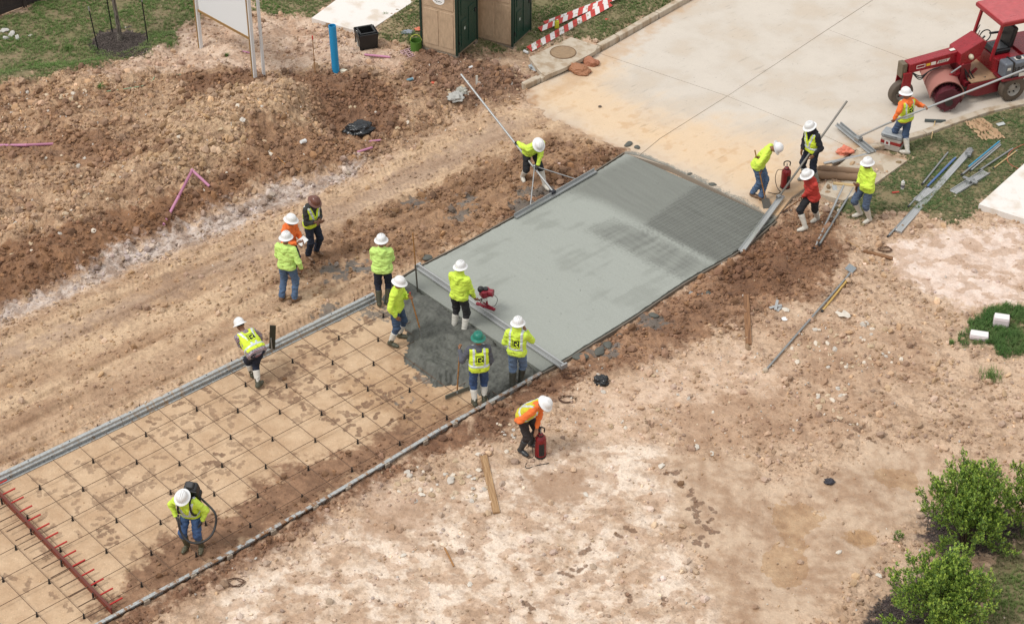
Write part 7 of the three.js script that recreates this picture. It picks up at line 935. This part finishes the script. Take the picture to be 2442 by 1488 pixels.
function sprayer(label, px, py, yaw, hosePts) {
  const p = top(px, py), t = thing('pump_sprayer', label, 'sprayer', p, 'red pump sprayers'); const red = dirty(S(150, 28, 38), 0.4);
  const pr = [[0.001, 0], [0.1, 0], [0.115, 0.02], [0.115, 0.42], [0.1, 0.48], [0.05, 0.52], [0.05, 0.56], [0.001, 0.56]].map(q => new THREE.Vector2(...q)); mesh('tank', norm(new THREE.LatheGeometry(pr, 24)), red, t); const lab = new THREE.CylinderGeometry(0.1165, 0.1165, 0.3, 12, 1, true, -0.5 + yaw, 1.0); lab.translate(0, 0.22, 0); mesh('side_label', norm(lab), M(S(30, 30, 32), 0.5, { side: THREE.DoubleSide }), t); mesh('base_ring', rod(V(0, -0.01, 0), V(0, 0.03, 0), 0.122, 20), BLACKP, t);
  mesh('pump_rod', rod(V(0, 0.55, 0), V(0, 0.66, 0), 0.012, 8), STEEL, t); mesh('handle', tube([V(-0.07, 0.6, 0), V(-0.07, 0.7, 0), V(0, 0.73, 0), V(0.07, 0.7, 0), V(0.07, 0.6, 0)], 0.014, 20, 7), BLACKP, t); mesh('collar', rod(V(0, 0.5, 0), V(0, 0.54, 0), 0.06, 14), BLACKP, t);
  mesh('hose', tube(hosePts.map(q => q.length === 2 ? top(...q, 0.01).sub(p) : V(...q)), 0.008, 50, 6), BLACKP, t); return t;
}
sprayer('red pump sprayer tank standing at the feet of the bent orange worker', 1289, 1086, 0.2, [[-0.1, 0.45, 0.06], [-0.16, 0.3, 0.1], [-0.15, 0.08, 0.14], [1262, 1092], [1255, 1116], [1282, 1110], [1310, 1104]]);
sprayer('red pump sprayer tank standing between the shovel worker and red-hooded worker', 1873, 446, 0.6, [[-0.08, 0.5, 0.04], [-0.2, 0.5, 0.02], [-0.26, 0.3, 0.05], [-0.2, 0.05, 0.1], [1862, 458], [1850, 462], [1832, 458]]);
person({ label: 'worker in orange shirt and vest bending over the red sprayer tank', R: [1246, 1083], L: [1272, 1066], yaw: 58, hip: 0.9, off: [0, -0.1], lean: 44, r: { q: [0.24, -0.02, -0.02], out: 1.2 }, l: { p: top(1284, 1092).add(V(-0.05, 0.72, 0.05)) }, shirt: ORANGE, vest: cloth(S(222, 214, 60)), vee: 1, pants: cloth(S(52, 46, 46)), boot: S(58, 62, 66), bootTop: 0.3, nod: 24, hatTilt: 0 });
{ // 12: backpack vibrator
  const q = person({ label: 'worker with backpack vibrator and hose walking on the reinforcing mesh', R: [443, 1311], L: [479, 1315], y: -0.17, yaw: -12, hip: 0.9, lean: 24, off: [0, -0.1], r: { q: [0.24, 0.02, 0.16] }, l: { q: [-0.26, -0.01, 0.16] }, shirt: LIME, vest: VESTM, vee: 1, pants: denim(S(74, 104, 152)), boot: S(96, 92, 70), bootTop: 0.3, nod: 16, gloves: 1, hatTilt: 0 });
  const c = q.at(0.36, -0.05, -0.26), t = group2('backpack_vibrator', 'black backpack concrete vibrator with a long looped hose', 'vibrator', c), e = new THREE.Euler().setFromRotationMatrix(new THREE.Matrix4().makeBasis(q.TR, q.Sp, q.TR.clone().cross(q.Sp)));
  const bxx = (w, h, d, x, y, z, r) => { const g = box(w, h, d, 0, 0, 0, 0, 0, 0, r); g.translate(x, y, z); g.applyMatrix4(new THREE.Matrix4().makeBasis(q.TR, q.Sp, q.TR.clone().cross(q.Sp))); return g; };
  mesh('engine', bxx(0.26, 0.26, 0.2, 0, 0.1, 0, 0.05), M(S(42, 42, 44), 0.5), t); mesh('fuel_tank', bxx(0.28, 0.12, 0.18, 0, -0.1, 0, 0.04), BLACKP, t); mesh('badge', bxx(0.08, 0.05, 0.21, -0.04, 0.05, 0.0, 0.004), M(S(196, 60, 54), 0.5), t); mesh('starter_cover', bxx(0.14, 0.08, 0.14, 0, 0.25, 0, 0.03), M(S(60, 60, 62), 0.6), t); mesh('pack_frame', bxx(0.3, 0.5, 0.03, 0, -0.02, -0.11 * -1 * (q.TR.clone().cross(q.Sp).dot(q.TF) > 0 ? 1 : -1), 0.01), BLACKP, t);
  const w = (u, r2, f) => q.at(u, r2, f).sub(c); for (const s of [-1, 1]) mesh('strap', tube([w(0.2, s * 0.1, -0.16), w(0.47, s * 0.11, -0.1), w(0.52, s * 0.11, 0.02), w(0.4, s * 0.125, 0.14), w(0.2, s * 0.15, 0.15), w(0.08, s * 0.16, 0.06)], 0.022, 24, 6), BLACKP, t);
  const g0 = y => G(0, 0, y), HP = (x, y, z) => G(x, y, z).sub(c); mesh('hose', tube([w(0.25, -0.18, -0.2), HP(512, 1225, 0.85), HP(513, 1252, 0.62), HP(502, 1278, 0.48), HP(478, 1294, 0.4), HP(450, 1292, 0.42), HP(432, 1272, 0.55), HP(424, 1245, 0.78), HP(424, 1228, 0.9)], 0.022, 60, 8), M(S(52, 52, 54), 0.6), t); mesh('vibrator_head', rod(HP(424, 1232, 0.88), HP(428, 1262, 0.55), 0.022, 8), STEEL, t);
}
{ // 13: shovel
  const b = G(1826, 474, 0.12), D = V(1, 0, 0.25).normalize(), tp = onPlane(b, D, 1801, 358), h1 = onPlane(b, D, 1805, 376), h2 = onPlane(b, D, 1813, 411), t = group2('square_shovel', 'square shovel with wooden handle held at the slab corner', 'shovel', b), r = t.rel; mesh('handle', rod(r(tp), V(0, 0, 0), 0.016, 8), HANDLE, t); mesh('blade', bar(V(0, 0, 0), r(G(1831, 497, 0.0)), 0.006, 0.2, 0, V(0.2, 0.6, 1)), dirty(S(92, 88, 80), 0.6), t); mesh('socket', rod(V(-0.01, 0.1, 0), V(0.01, -0.03, 0.0), 0.022, 8), STEEL, t);
  person({ label: 'bent worker in lime hoodie and jeans scraping with a shovel by the slab corner', R: [1799, 470], L: [1820, 478], yaw: 66, s: 1.06, hip: 0.9, off: [0, -0.08], lean: 27, r: { p: h1, ax: dirOf(tp, b), out: 0.8 }, l: { p: h2, ax: dirOf(tp, b) }, shirt: LIME, hood: 0, pants: denim(JEANS), boot: BROWNBOOT, bootTop: 0.16, nod: 56, hatTilt: 0, bulk: 1.12 });
}
{ // 14, 15: long straightedge on a pole, over the near slab edge
  const A = G(1770, 601, 0.04), B = G(1868, 468, 0.08), d = dirOf(A, B), J = G(1858, 470, 0.12), tp = G(2021, 241, 1.75);
  const t = group2('pole_straightedge', 'pole-mounted aluminium straightedge resting on the near slab edge', 'straightedge', A), r = t.rel; mesh('blade', bar(V(0, 0.0, 0), r(B), 0.06, 0.1, 0.006), ALU, t); const o = V(d.z, 0, -d.x).multiplyScalar(0.075); mesh('blade_rail', bar(o.clone().setY(0.02), r(B).add(o), 0.03, 0.05, 0.004), STEEL, t); mesh('pole', rod(r(J), r(tp), 0.026, 10), dirty(S(150, 146, 140), 0.5, { metalness: 0.3 }), t); mesh('swivel', box(0.1, 0.1, 0.1, r(J).x, r(J).y, r(J).z, 0, 0.6, 0, 0.01), STEEL, t);
  person({ label: 'worker in black hoodie and vest looking down behind the red-hooded worker', R: [1916, 428], L: [1945, 438], yaw: -58, lean: 7, l: { q: [-0.22, -0.02, 0.14] }, r: { q: [0.1, 0.02, 0.24] }, shirt: BLACKHOOD, hoodUp: 1, hood: 1, vest: VESTM, vee: 1, pants: denim(NAVY), boot: S(150, 152, 146), bootTop: 0.28, nod: 24, s: 1.0 });
  const D2 = dirOf(J, tp), hp = (() => { let best = 1e9, bp; for (let i = 0; i <= 200; i++) { const p = midp(J, tp, i / 200), [x, y] = toPx(p.x, p.y, p.z), e = Math.hypot(x - 1906, y - 405); if (e < best) { best = e; bp = p; } } return bp; })();
  const rb = G(1866, 508, -0.06), rt = G(1896, 486, 0.5);
  const q = group2('mud_rake', 'muddy short rake held low by the red-hooded worker', 'rake', rb); mesh('handle', rod(V(0, 0.03, 0), q.rel(rt).addScaledVector(q.rel(rt).normalize(), 0.25), 0.015, 8), OLDPLANK, q); mesh('head', box(0.3, 0.05, 0.08, 0, 0.02, 0, 0, 0.5, 0, 0.015), dirty(S(84, 66, 58), 0.9), q); for (let i = 0; i < 5; i++) mesh('tine', rod(V(-0.12 + i * 0.06, 0.02, 0.03), V(-0.13 + i * 0.06, -0.05, 0.06), 0.007, 5), RUST, q);
  person({ label: 'worker in red hoodie and black trousers working the pole over the slab edge', R: [1916, 550], L: [1946, 530], yaw: -62, hip: 0.9, lean: 14, r: { p: hp, ax: D2, out: 1.1 }, l: { p: rt, ax: dirOf(rb, rt) }, shirt: REDH, hood: 1, pants: cloth(BLK), shortLeg: 1, bootTop: 0.33, nod: 22, gloves: 0 });
}
person({ label: 'worker in lime shirt and white boots standing idle at the lawn edge', R: [2047, 516], L: [2070, 531], yaw: -62, lean: 2, l: { q: [-0.06, 0.17, 0.26], out: 0.9 }, r: { q: [0.2, -0.02, 0.12] }, shirt: LIME, pants: denim(S(92, 110, 138)), bootTop: 0.34, nod: 8, skin: 1, bulk: 1.08, s: 1.0 });
{ // 17: bull float on a long pole
  const fA = G(2001, 296, 0.12), fB = G(2082, 363, 0.06), J = G(2049, 326, 0.2), p1 = G(2131, 289, 0.95), p2 = G(2210, 258, 1.18), pe = p1.clone().add(p2.clone().sub(p1).multiplyScalar(4.2));
  const t = group2('long_bull_float', 'aluminium bull float on a very long pole held by the orange-hooded worker', 'bull float', J.clone().setY(0)), r = t.rel, d = dirOf(fA, fB), n = V(-d.z, 0, d.x);
  mesh('blade', bar(r(fA), r(fB), 0.02, 0.24, 0.006), ALU, t); for (const s of [-0.06, 0.05]) mesh('rail', bar(r(fA).addScaledVector(n, s).add(V(0, 0.03, 0)), r(fB).addScaledVector(n, s).add(V(0, 0.03, 0)), 0.05, 0.025), STEEL, t); mesh('bracket', box(0.16, 0.1, 0.16, r(J).x, r(J).y - 0.05, r(J).z, 0, 0.6, 0, 0.015), STEEL, t); mesh('pole', tube([r(J), r(p1), r(p2), r(midp(p2, pe, 0.5)), r(pe)], 0.026, 40, 9), ALU, t);
  person({ label: 'worker in orange hoodie and logo vest carrying the long float pole on the lawn', R: [2160, 367], L: [2132, 352], yaw: -148, lean: 3, hip: 0.92, off: [0.06, 0], l: { p: p1, ax: dirOf(p1, p2), out: 0.9 }, r: { p: p2, ax: dirOf(p1, p2), out: 0.9 }, shirt: ORANGE, hood: 1, vest: VESTM, logo: 1, pants: denim(S(80, 102, 138)), bootTop: 0.32, nod: 10, turn: -20, toes: [0, -30] });
}
// ---------------------------------------------------------------- red road broom at the right edge (x forward, z to its far side)
{
  const O = G(2368, 201, 0), f = V(-0.935, 0, 0.355).normalize(), t = thing('road_sweeper', 'red ride-on road broom with canopy parked on the old road', 'sweeper', O);
  t.setRotationFromMatrix(new THREE.Matrix4().makeBasis(f, V(0, 1, 0), V(-f.z, 0, f.x)));
  const RED = dirty(S(168, 36, 48), 0.42), DUSTY = dirty(S(186, 126, 116), 0.7), DRED = dirty(S(128, 30, 42), 0.55), TAN = dirty(S(186, 152, 120), 0.85), DK = dirty(S(58, 52, 50), 0.75), TYRE = dirty(S(104, 92, 80), 0.9), RIM = dirty(S(178, 172, 162), 0.55), BLK2 = dirty(S(36, 36, 38), 0.5), LBL = M(S(236, 232, 222), 0.6);
  const bx = (x0, x1, y0, y1, n0, n1, r = 0.012) => box(x1 - x0, y1 - y0, n1 - n0, (x0 + x1) / 2, (y0 + y1) / 2, -(n0 + n1) / 2, 0, 0, 0, r);
  const P = (x, y, n) => V(x, y, -n);
  const wheel = (x, n, r, w, name) => { const pr = [[r * 0.55, -w / 2], [r * 0.9, -w / 2], [r * 0.985, -w * 0.36], [r, -w * 0.15], [r, w * 0.15], [r * 0.985, w * 0.36], [r * 0.9, w / 2], [r * 0.55, w / 2]].map(q => new THREE.Vector2(...q)); const g = new THREE.LatheGeometry(pr, 32); g.rotateX(Math.PI / 2); const wm = mesh('wheel', norm(g), TYRE, t); wm.position.copy(P(x, r, n)); const rg = new THREE.LatheGeometry([[0.001, w * 0.18], [r * 0.2, w * 0.2], [r * 0.3, w * 0.05], [r * 0.48, w * 0.1], [r * 0.56, w * 0.4], [r * 0.58, w * 0.4]].map(q => new THREE.Vector2(...q)), 24); rg.rotateX(-Math.PI / 2); mesh('rim', norm(rg), new THREE.MeshStandardMaterial({ color: RIM.color, roughness: 0.55, side: THREE.DoubleSide }), wm); mesh('rim', norm(rg.clone().rotateY(Math.PI)), new THREE.MeshStandardMaterial({ color: RIM.color, roughness: 0.55, side: THREE.DoubleSide }), wm); for (let i = 0; i < 6; i++) mesh('wheel_bolt', rod(V(Math.cos(i * 1.047) * r * 0.36, Math.sin(i * 1.047) * r * 0.36, -w * 0.05), V(Math.cos(i * 1.047) * r * 0.36, Math.sin(i * 1.047) * r * 0.36, -w * 0.2), 0.02, 6), DK, wm); return wm; };
  wheel(2.75, 0, 0.33, 0.2); wheel(0, 0.82, 0.35, 0.24); wheel(0, -0.82, 0.35, 0.24);
  mesh('fork', mg([bar(P(2.74, 0.3, 0.15), P(2.68, 0.95, 0.15), 0.03, 0.26, 0.008, V(0, 0, 1)), bar(P(2.74, 0.3, -0.15), P(2.68, 0.95, -0.15), 0.03, 0.26, 0.008, V(0, 0, 1)), rod(P(2.75, 0.33, -0.2), P(2.75, 0.33, 0.2), 0.03, 10), bx(2.55, 2.82, 0.88, 0.95, -0.17, 0.17)]), RED, t);
  mesh('steering_head', mg([bx(2.72, 2.86, 0.8, 1.2, -0.12, 0.12), rod(P(2.78, 0.6, 0.1), P(2.78, 1.1, 0.1), 0.03, 8)]), dirty(S(126, 112, 92), 0.8), t);
  // boom, tapering, with decals
  { const sh = new THREE.Shape([[2.66, 0.93], [2.66, 1.16], [1.3, 1.3], [0.68, 1.55], [0.6, 1.5], [0.62, 1.12], [1.25, 0.98]].map(q => new THREE.Vector2(...q))); const g = new THREE.ExtrudeGeometry(new THREE.Shape([[2.66, 0.93], [2.66, 1.16], [1.28, 1.28], [1.28, 0.98]].map(q => new THREE.Vector2(...q))), { depth: 0.26, bevelEnabled: true, bevelSize: 0.012, bevelThickness: 0.012, bevelSegments: 1 }); g.translate(0, 0, -0.13); const bm = mesh('boom', norm(g), RED, t);
    const hg = new THREE.ExtrudeGeometry(new THREE.Shape([[1.3, 1.0], [1.3, 1.29], [0.72, 1.56], [0.6, 1.5], [0.72, 1.16], [1.02, 0.96]].map(q => new THREE.Vector2(...q))), { depth: 0.54, bevelEnabled: true, bevelSize: 0.015, bevelThickness: 0.015, bevelSegments: 1 }); hg.translate(0, 0, -0.3); mesh('console', norm(hg), RED, t);
    const dt = canvasTex(512, 64, (c, W, H) => { c.fillStyle = '#8e1f2c'; c.fillRect(0, 0, W, H); c.fillStyle = '#e8e2d8'; c.fillRect(6, 8, 128, 48); c.fillStyle = '#7c1c28'; c.fillRect(14, 16, 112, 32); c.fillStyle = '#d8b030'; c.fillRect(150, 14, 60, 36); c.fillStyle = '#e0dcd2'; c.fillRect(220, 10, 70, 44); c.fillStyle = '#cfc8bc'; c.beginPath(); c.moveTo(300, 52); c.lineTo(330, 12); c.lineTo(500, 12); c.lineTo(470, 52); c.fill(); c.fillStyle = '#3c3438'; c.font = 'bold 40px sans-serif'; c.fillText('BROCE', 330, 46); });
    const dp = new THREE.PlaneGeometry(1.0, 0.13); dp.rotateY(Math.PI); dp.rotateZ(-0.05); dp.translate(1.98, 1.085, -0.146); mesh('decal', norm(dp), new THREE.MeshStandardMaterial({ map: dt, roughness: 0.6, side: THREE.DoubleSide }), bm); mesh('warning_label', box(0.14, 0.004, 0.1, 1.4, 1.3, -0.02, 0, 0, -0.1), LBL, bm); }
  mesh('lamp', norm(new THREE.SphereGeometry(0.09, 14, 10).scale(0.7, 0.8, 1).translate(1.04, 1.2, -0.37)), M(S(206, 196, 170), 0.3), t);
  mesh('lever', rod(P(0.62, 1.5, -0.2), P(0.5, 1.72, -0.22), 0.012, 6), BLK2, t); mesh('lever', rod(P(0.66, 1.5, -0.05), P(0.6, 1.66, -0.05), 0.01, 6), BLK2, t);
  const sw = mesh('steering_wheel', norm(new THREE.TorusGeometry(0.17, 0.016, 8, 24).rotateY(Math.PI / 2).rotateZ(0.7).translate(0.46, 1.5, 0)), BLK2, t); mesh('column', rod(P(0.62, 1.36, 0), P(0.46, 1.5, 0), 0.025, 8), BLK2, sw);
  mesh('chassis', mg([bx(-1.0, 1.2, 0.42, 0.56, -0.5, 0.5), bx(1.0, 1.28, 0.4, 1.0, -0.36, 0.36)]), DRED, t);
  mesh('floor_plate', bx(0.3, 1.08, 0.565, 0.6, -0.55, 0.62, 0.006), TAN, t); mesh('pedal', bar(P(0.84, 0.6, 0.2), P(0.7, 0.72, 0.2), 0.03, 0.08), RED, t);
  { const g = new THREE.ExtrudeGeometry(new THREE.Shape([[1.18, 0.56], [1.22, 0.3], [0.9, 0.18], [0.3, 0.2], [0.12, 0.44], [0.12, 0.56]].map(q => new THREE.Vector2(...q))), { depth: 0.05, bevelEnabled: false }); for (const z of [-0.66, 0.6]) mesh('side_skirt', norm(g.clone().translate(0, 0, z)), DRED, t); }
  mesh('engine', mg([bx(-0.2, 0.75, 0.24, 0.5, -0.45, 0.55, 0.03), bx(0.1, 0.5, 0.44, 0.54, 0.35, 0.6, 0.02), rod(P(0.5, 0.45, 0.5), P(-0.1, 0.4, 0.62), 0.06, 10)]), DK, t);
  mesh('seat_base', bx(-0.42, 0.32, 0.58, 1.02, -0.5, 0.52, 0.02), RED, t); mesh('notice', box(0.14, 0.18, 0.006, 0.16, 0.84, -0.524), LBL, t); mesh('notice', box(0.08, 0.06, 0.006, -0.02, 0.9, -0.524), LBL, t);
  const st = mesh('seat', mg([bx(-0.22, 0.3, 1.02, 1.16, -0.24, 0.26, 0.05), (() => { const g = box(0.13, 0.58, 0.48, 0, 0, 0, 0, 0, 0, 0.06); g.rotateZ(0.2); g.translate(-0.26, 1.42, -0.01); return g; })()]), BLK2, t); mesh('armrest', bar(P(-0.2, 1.34, -0.3), P(0.12, 1.36, -0.3), 0.05, 0.06, 0.015), BLK2, st); mesh('cushion', bx(-0.14, 0.26, 1.155, 1.185, -0.2, 0.22, 0.015), dirty(S(70, 74, 78), 0.4), st);
  mesh('rear_deck', bx(-1.35, -0.42, 0.98, 1.08, -0.55, 0.55, 0.02), RED, t); mesh('rear_body', bx(-1.3, -0.42, 0.5, 0.98, -0.5, 0.5, 0.02), DRED, t);
  const tk = mesh('fuel_tank', bx(-0.62, 0.36, 0.7, 1.14, 0.6, 0.94, 0.06), dirty(S(118, 126, 138), 0.45), t);
  for (const x of [0.12, -0.42]) mesh('strap', bx(x - 0.025, x + 0.025, 0.69, 1.15, 0.59, 0.952, 0.008), BLK2, tk); mesh('cap', rod(P(-0.1, 1.14, 0.77), P(-0.1, 1.19, 0.77), 0.07, 16), BLK2, tk); mesh('cap_base', bx(-0.26, 0.0, 1.14, 1.15, 0.7, 0.84, 0.004), LBL, tk); mesh('tank_label', box(0.1, 0.07, 0.006, 0.25, 0.98, -0.945), LBL, tk); mesh('tank_label', box(0.18, 0.1, 0.006, -0.16, 0.76, -0.945), LBL, tk);
  { const g = new TextGeometry('BROCE', { font, size: 0.13, depth: 0.006, curveSegments: 3 }); g.computeBoundingBox(); g.translate(-g.boundingBox.max.x / 2, 0, 0); g.rotateY(Math.PI); g.translate(-0.15, 0.87, -0.941); mesh('lettering', norm(g), M(S(34, 34, 38), 0.6), tk); }
  mesh('tank_shelf', bx(-0.64, 0.4, 0.64, 0.7, 0.5, 0.96, 0.01), DRED, t);
  for (const n of [-0.48, 0.48]) { mesh('canopy_post', bar(P(0.52, 1.05, n), P(0.3, 2.12, n), 0.07, 0.07, 0.008), RED, t); mesh('canopy_post', bar(P(-0.72, 1.05, n), P(-0.62, 2.12, n), 0.08, 0.08, 0.008), RED, t); mesh('canopy_post', bar(P(-0.58, 1.05, n), P(-0.6, 1.6, n), 0.05, 0.05, 0.008), RED, t); }
  const cn = mesh('canopy', bx(-1.15, 0.42, 2.12, 2.18, -0.62, 0.62, 0.025), dirty(S(210, 96, 100), 0.5), t); mesh('canopy_rim', mg([bx(-1.16, 0.44, 2.05, 2.14, 0.6, 0.635), bx(-1.16, 0.44, 2.05, 2.14, -0.635, -0.6), bx(0.41, 0.445, 2.05, 2.14, -0.6, 0.6)]), RED, cn); mesh('tail_lamp', bx(-0.75, -0.68, 1.96, 2.06, 0.5, 0.58), M(S(150, 140, 130), 0.5), t);
  // slanted broom under its hood
  { const a = P(1.88, 0.37, 0.86), b = P(1.36, 0.37, -0.62), m = frameBetween(a, b).m, L = a.distanceTo(b), core = new THREE.CylinderGeometry(0.3, 0.3, L * 0.98, 40, 24), p = core.attributes.position; for (let i = 0; i < p.count; i++) { const k = 1 + 0.1 * n3(p.getX(i) * 30, p.getY(i) * 14, p.getZ(i) * 30); p.setX(i, p.getX(i) * k); p.setZ(i, p.getZ(i) * k); } core.rotateZ(Math.PI / 2); core.applyMatrix4(m); const br = mesh('broom_roll', norm(core), dirty(S(96, 30, 44), 0.95), t);
    const bg = []; const R = rng(61); for (let i = 0; i < 420; i++) { const u = (R() - 0.5) * L, an = R() * 6.28, c = V(u, Math.cos(an) * 0.28, Math.sin(an) * 0.28).applyMatrix4(m), e = V(u + 0.03 * (R() - 0.5), Math.cos(an + 0.1) * 0.37, Math.sin(an + 0.1) * 0.37).applyMatrix4(m); bg.push(rod(c, e, 0.008, 3, 0.004)); } const bs = mesh('bristle', mg(bg), M(S(120, 34, 52), 0.9), br); bs.userData.kind = 'stuff';
    const arc = (rad, u0, u1) => { const p2 = [], ix = [], n = 22; for (let i = 0; i <= n; i++) { const th = lerp(-0.5, Math.PI + 0.15, i / n); for (const u of [u0, u1]) { const q = V(u, rad * Math.sin(th) + 0.03, rad * Math.cos(th)).applyMatrix4(m); p2.push(q.x, q.y, q.z); } if (i < n) ix.push(i * 2, i * 2 + 1, i * 2 + 2, i * 2 + 1, i * 2 + 3, i * 2 + 2); } const g2 = new THREE.BufferGeometry(); g2.setAttribute('position', new THREE.Float32BufferAttribute(p2, 3)); g2.setIndex(ix); g2.computeVertexNormals(); return norm(g2); };
    const hd = mesh('broom_hood', mg([arc(0.42, -L * 0.4, L * 0.48), arc(0.405, -L * 0.4, L * 0.48)]), new THREE.MeshStandardMaterial({ color: DUSTY.color, map: GRIME, roughness: 0.7, side: THREE.DoubleSide }), t); for (const s of [-0.39, 0.05, 0.44]) { const rb = new THREE.TorusGeometry(0.425, 0.014, 5, 24, 3.3); rb.rotateZ(-0.1); rb.rotateY(Math.PI / 2); rb.translate(s * L, 0.03, 0); rb.applyMatrix4(m); mesh('hood_rib', norm(rb), DUSTY, hd); }
    mesh('drive_motor', mg([rod(V(-L / 2 - 0.02, 0, 0).applyMatrix4(m), V(-L / 2 - 0.12, 0, 0).applyMatrix4(m), 0.1, 12)]), DK, t); mesh('lift_arm', mg([bar(P(1.25, 0.75, 0.3), P(1.62, 0.75, 0.42), 0.06, 0.06, 0.01), bar(P(1.25, 0.72, -0.3), P(1.5, 0.7, -0.5), 0.06, 0.06, 0.01), rod(P(1.2, 1.0, 0.32), P(1.62, 0.8, 0.4), 0.03, 8)]), RED, t); mesh('hydraulic_ram', rod(P(1.3, 0.98, 0.36), P(1.6, 0.86, 0.4), 0.022, 8), STEEL, t);
    for (const [x0, y0, n0, x1, y1, n1] of [[1.1, 0.95, 0.3, 0.6, 0.6, 0.5], [1.2, 0.9, 0.34, 0.4, 0.45, 0.62], [1.15, 0.8, 0.36, 0.9, 0.4, 0.6]]) mesh('hose', tube([P(x0, y0, n0), P((x0 + x1) / 2, Math.min(y0, y1) - 0.05, (n0 + n1) / 2 + 0.06), P(x1, y1, n1)], 0.018, 16, 6), BLK2, t); for (let i = 0; i < 3; i++) mesh('hose', tube([P(2.6, 0.95, 0.1 + 0.03 * i), P(2.35, 0.82 - 0.05 * i, 0.2), P(2.1, 0.9, 0.18), P(1.75, 0.95, 0.16)], 0.014, 20, 6), BLK2, t); }
}
renderer.render(scene, camera);
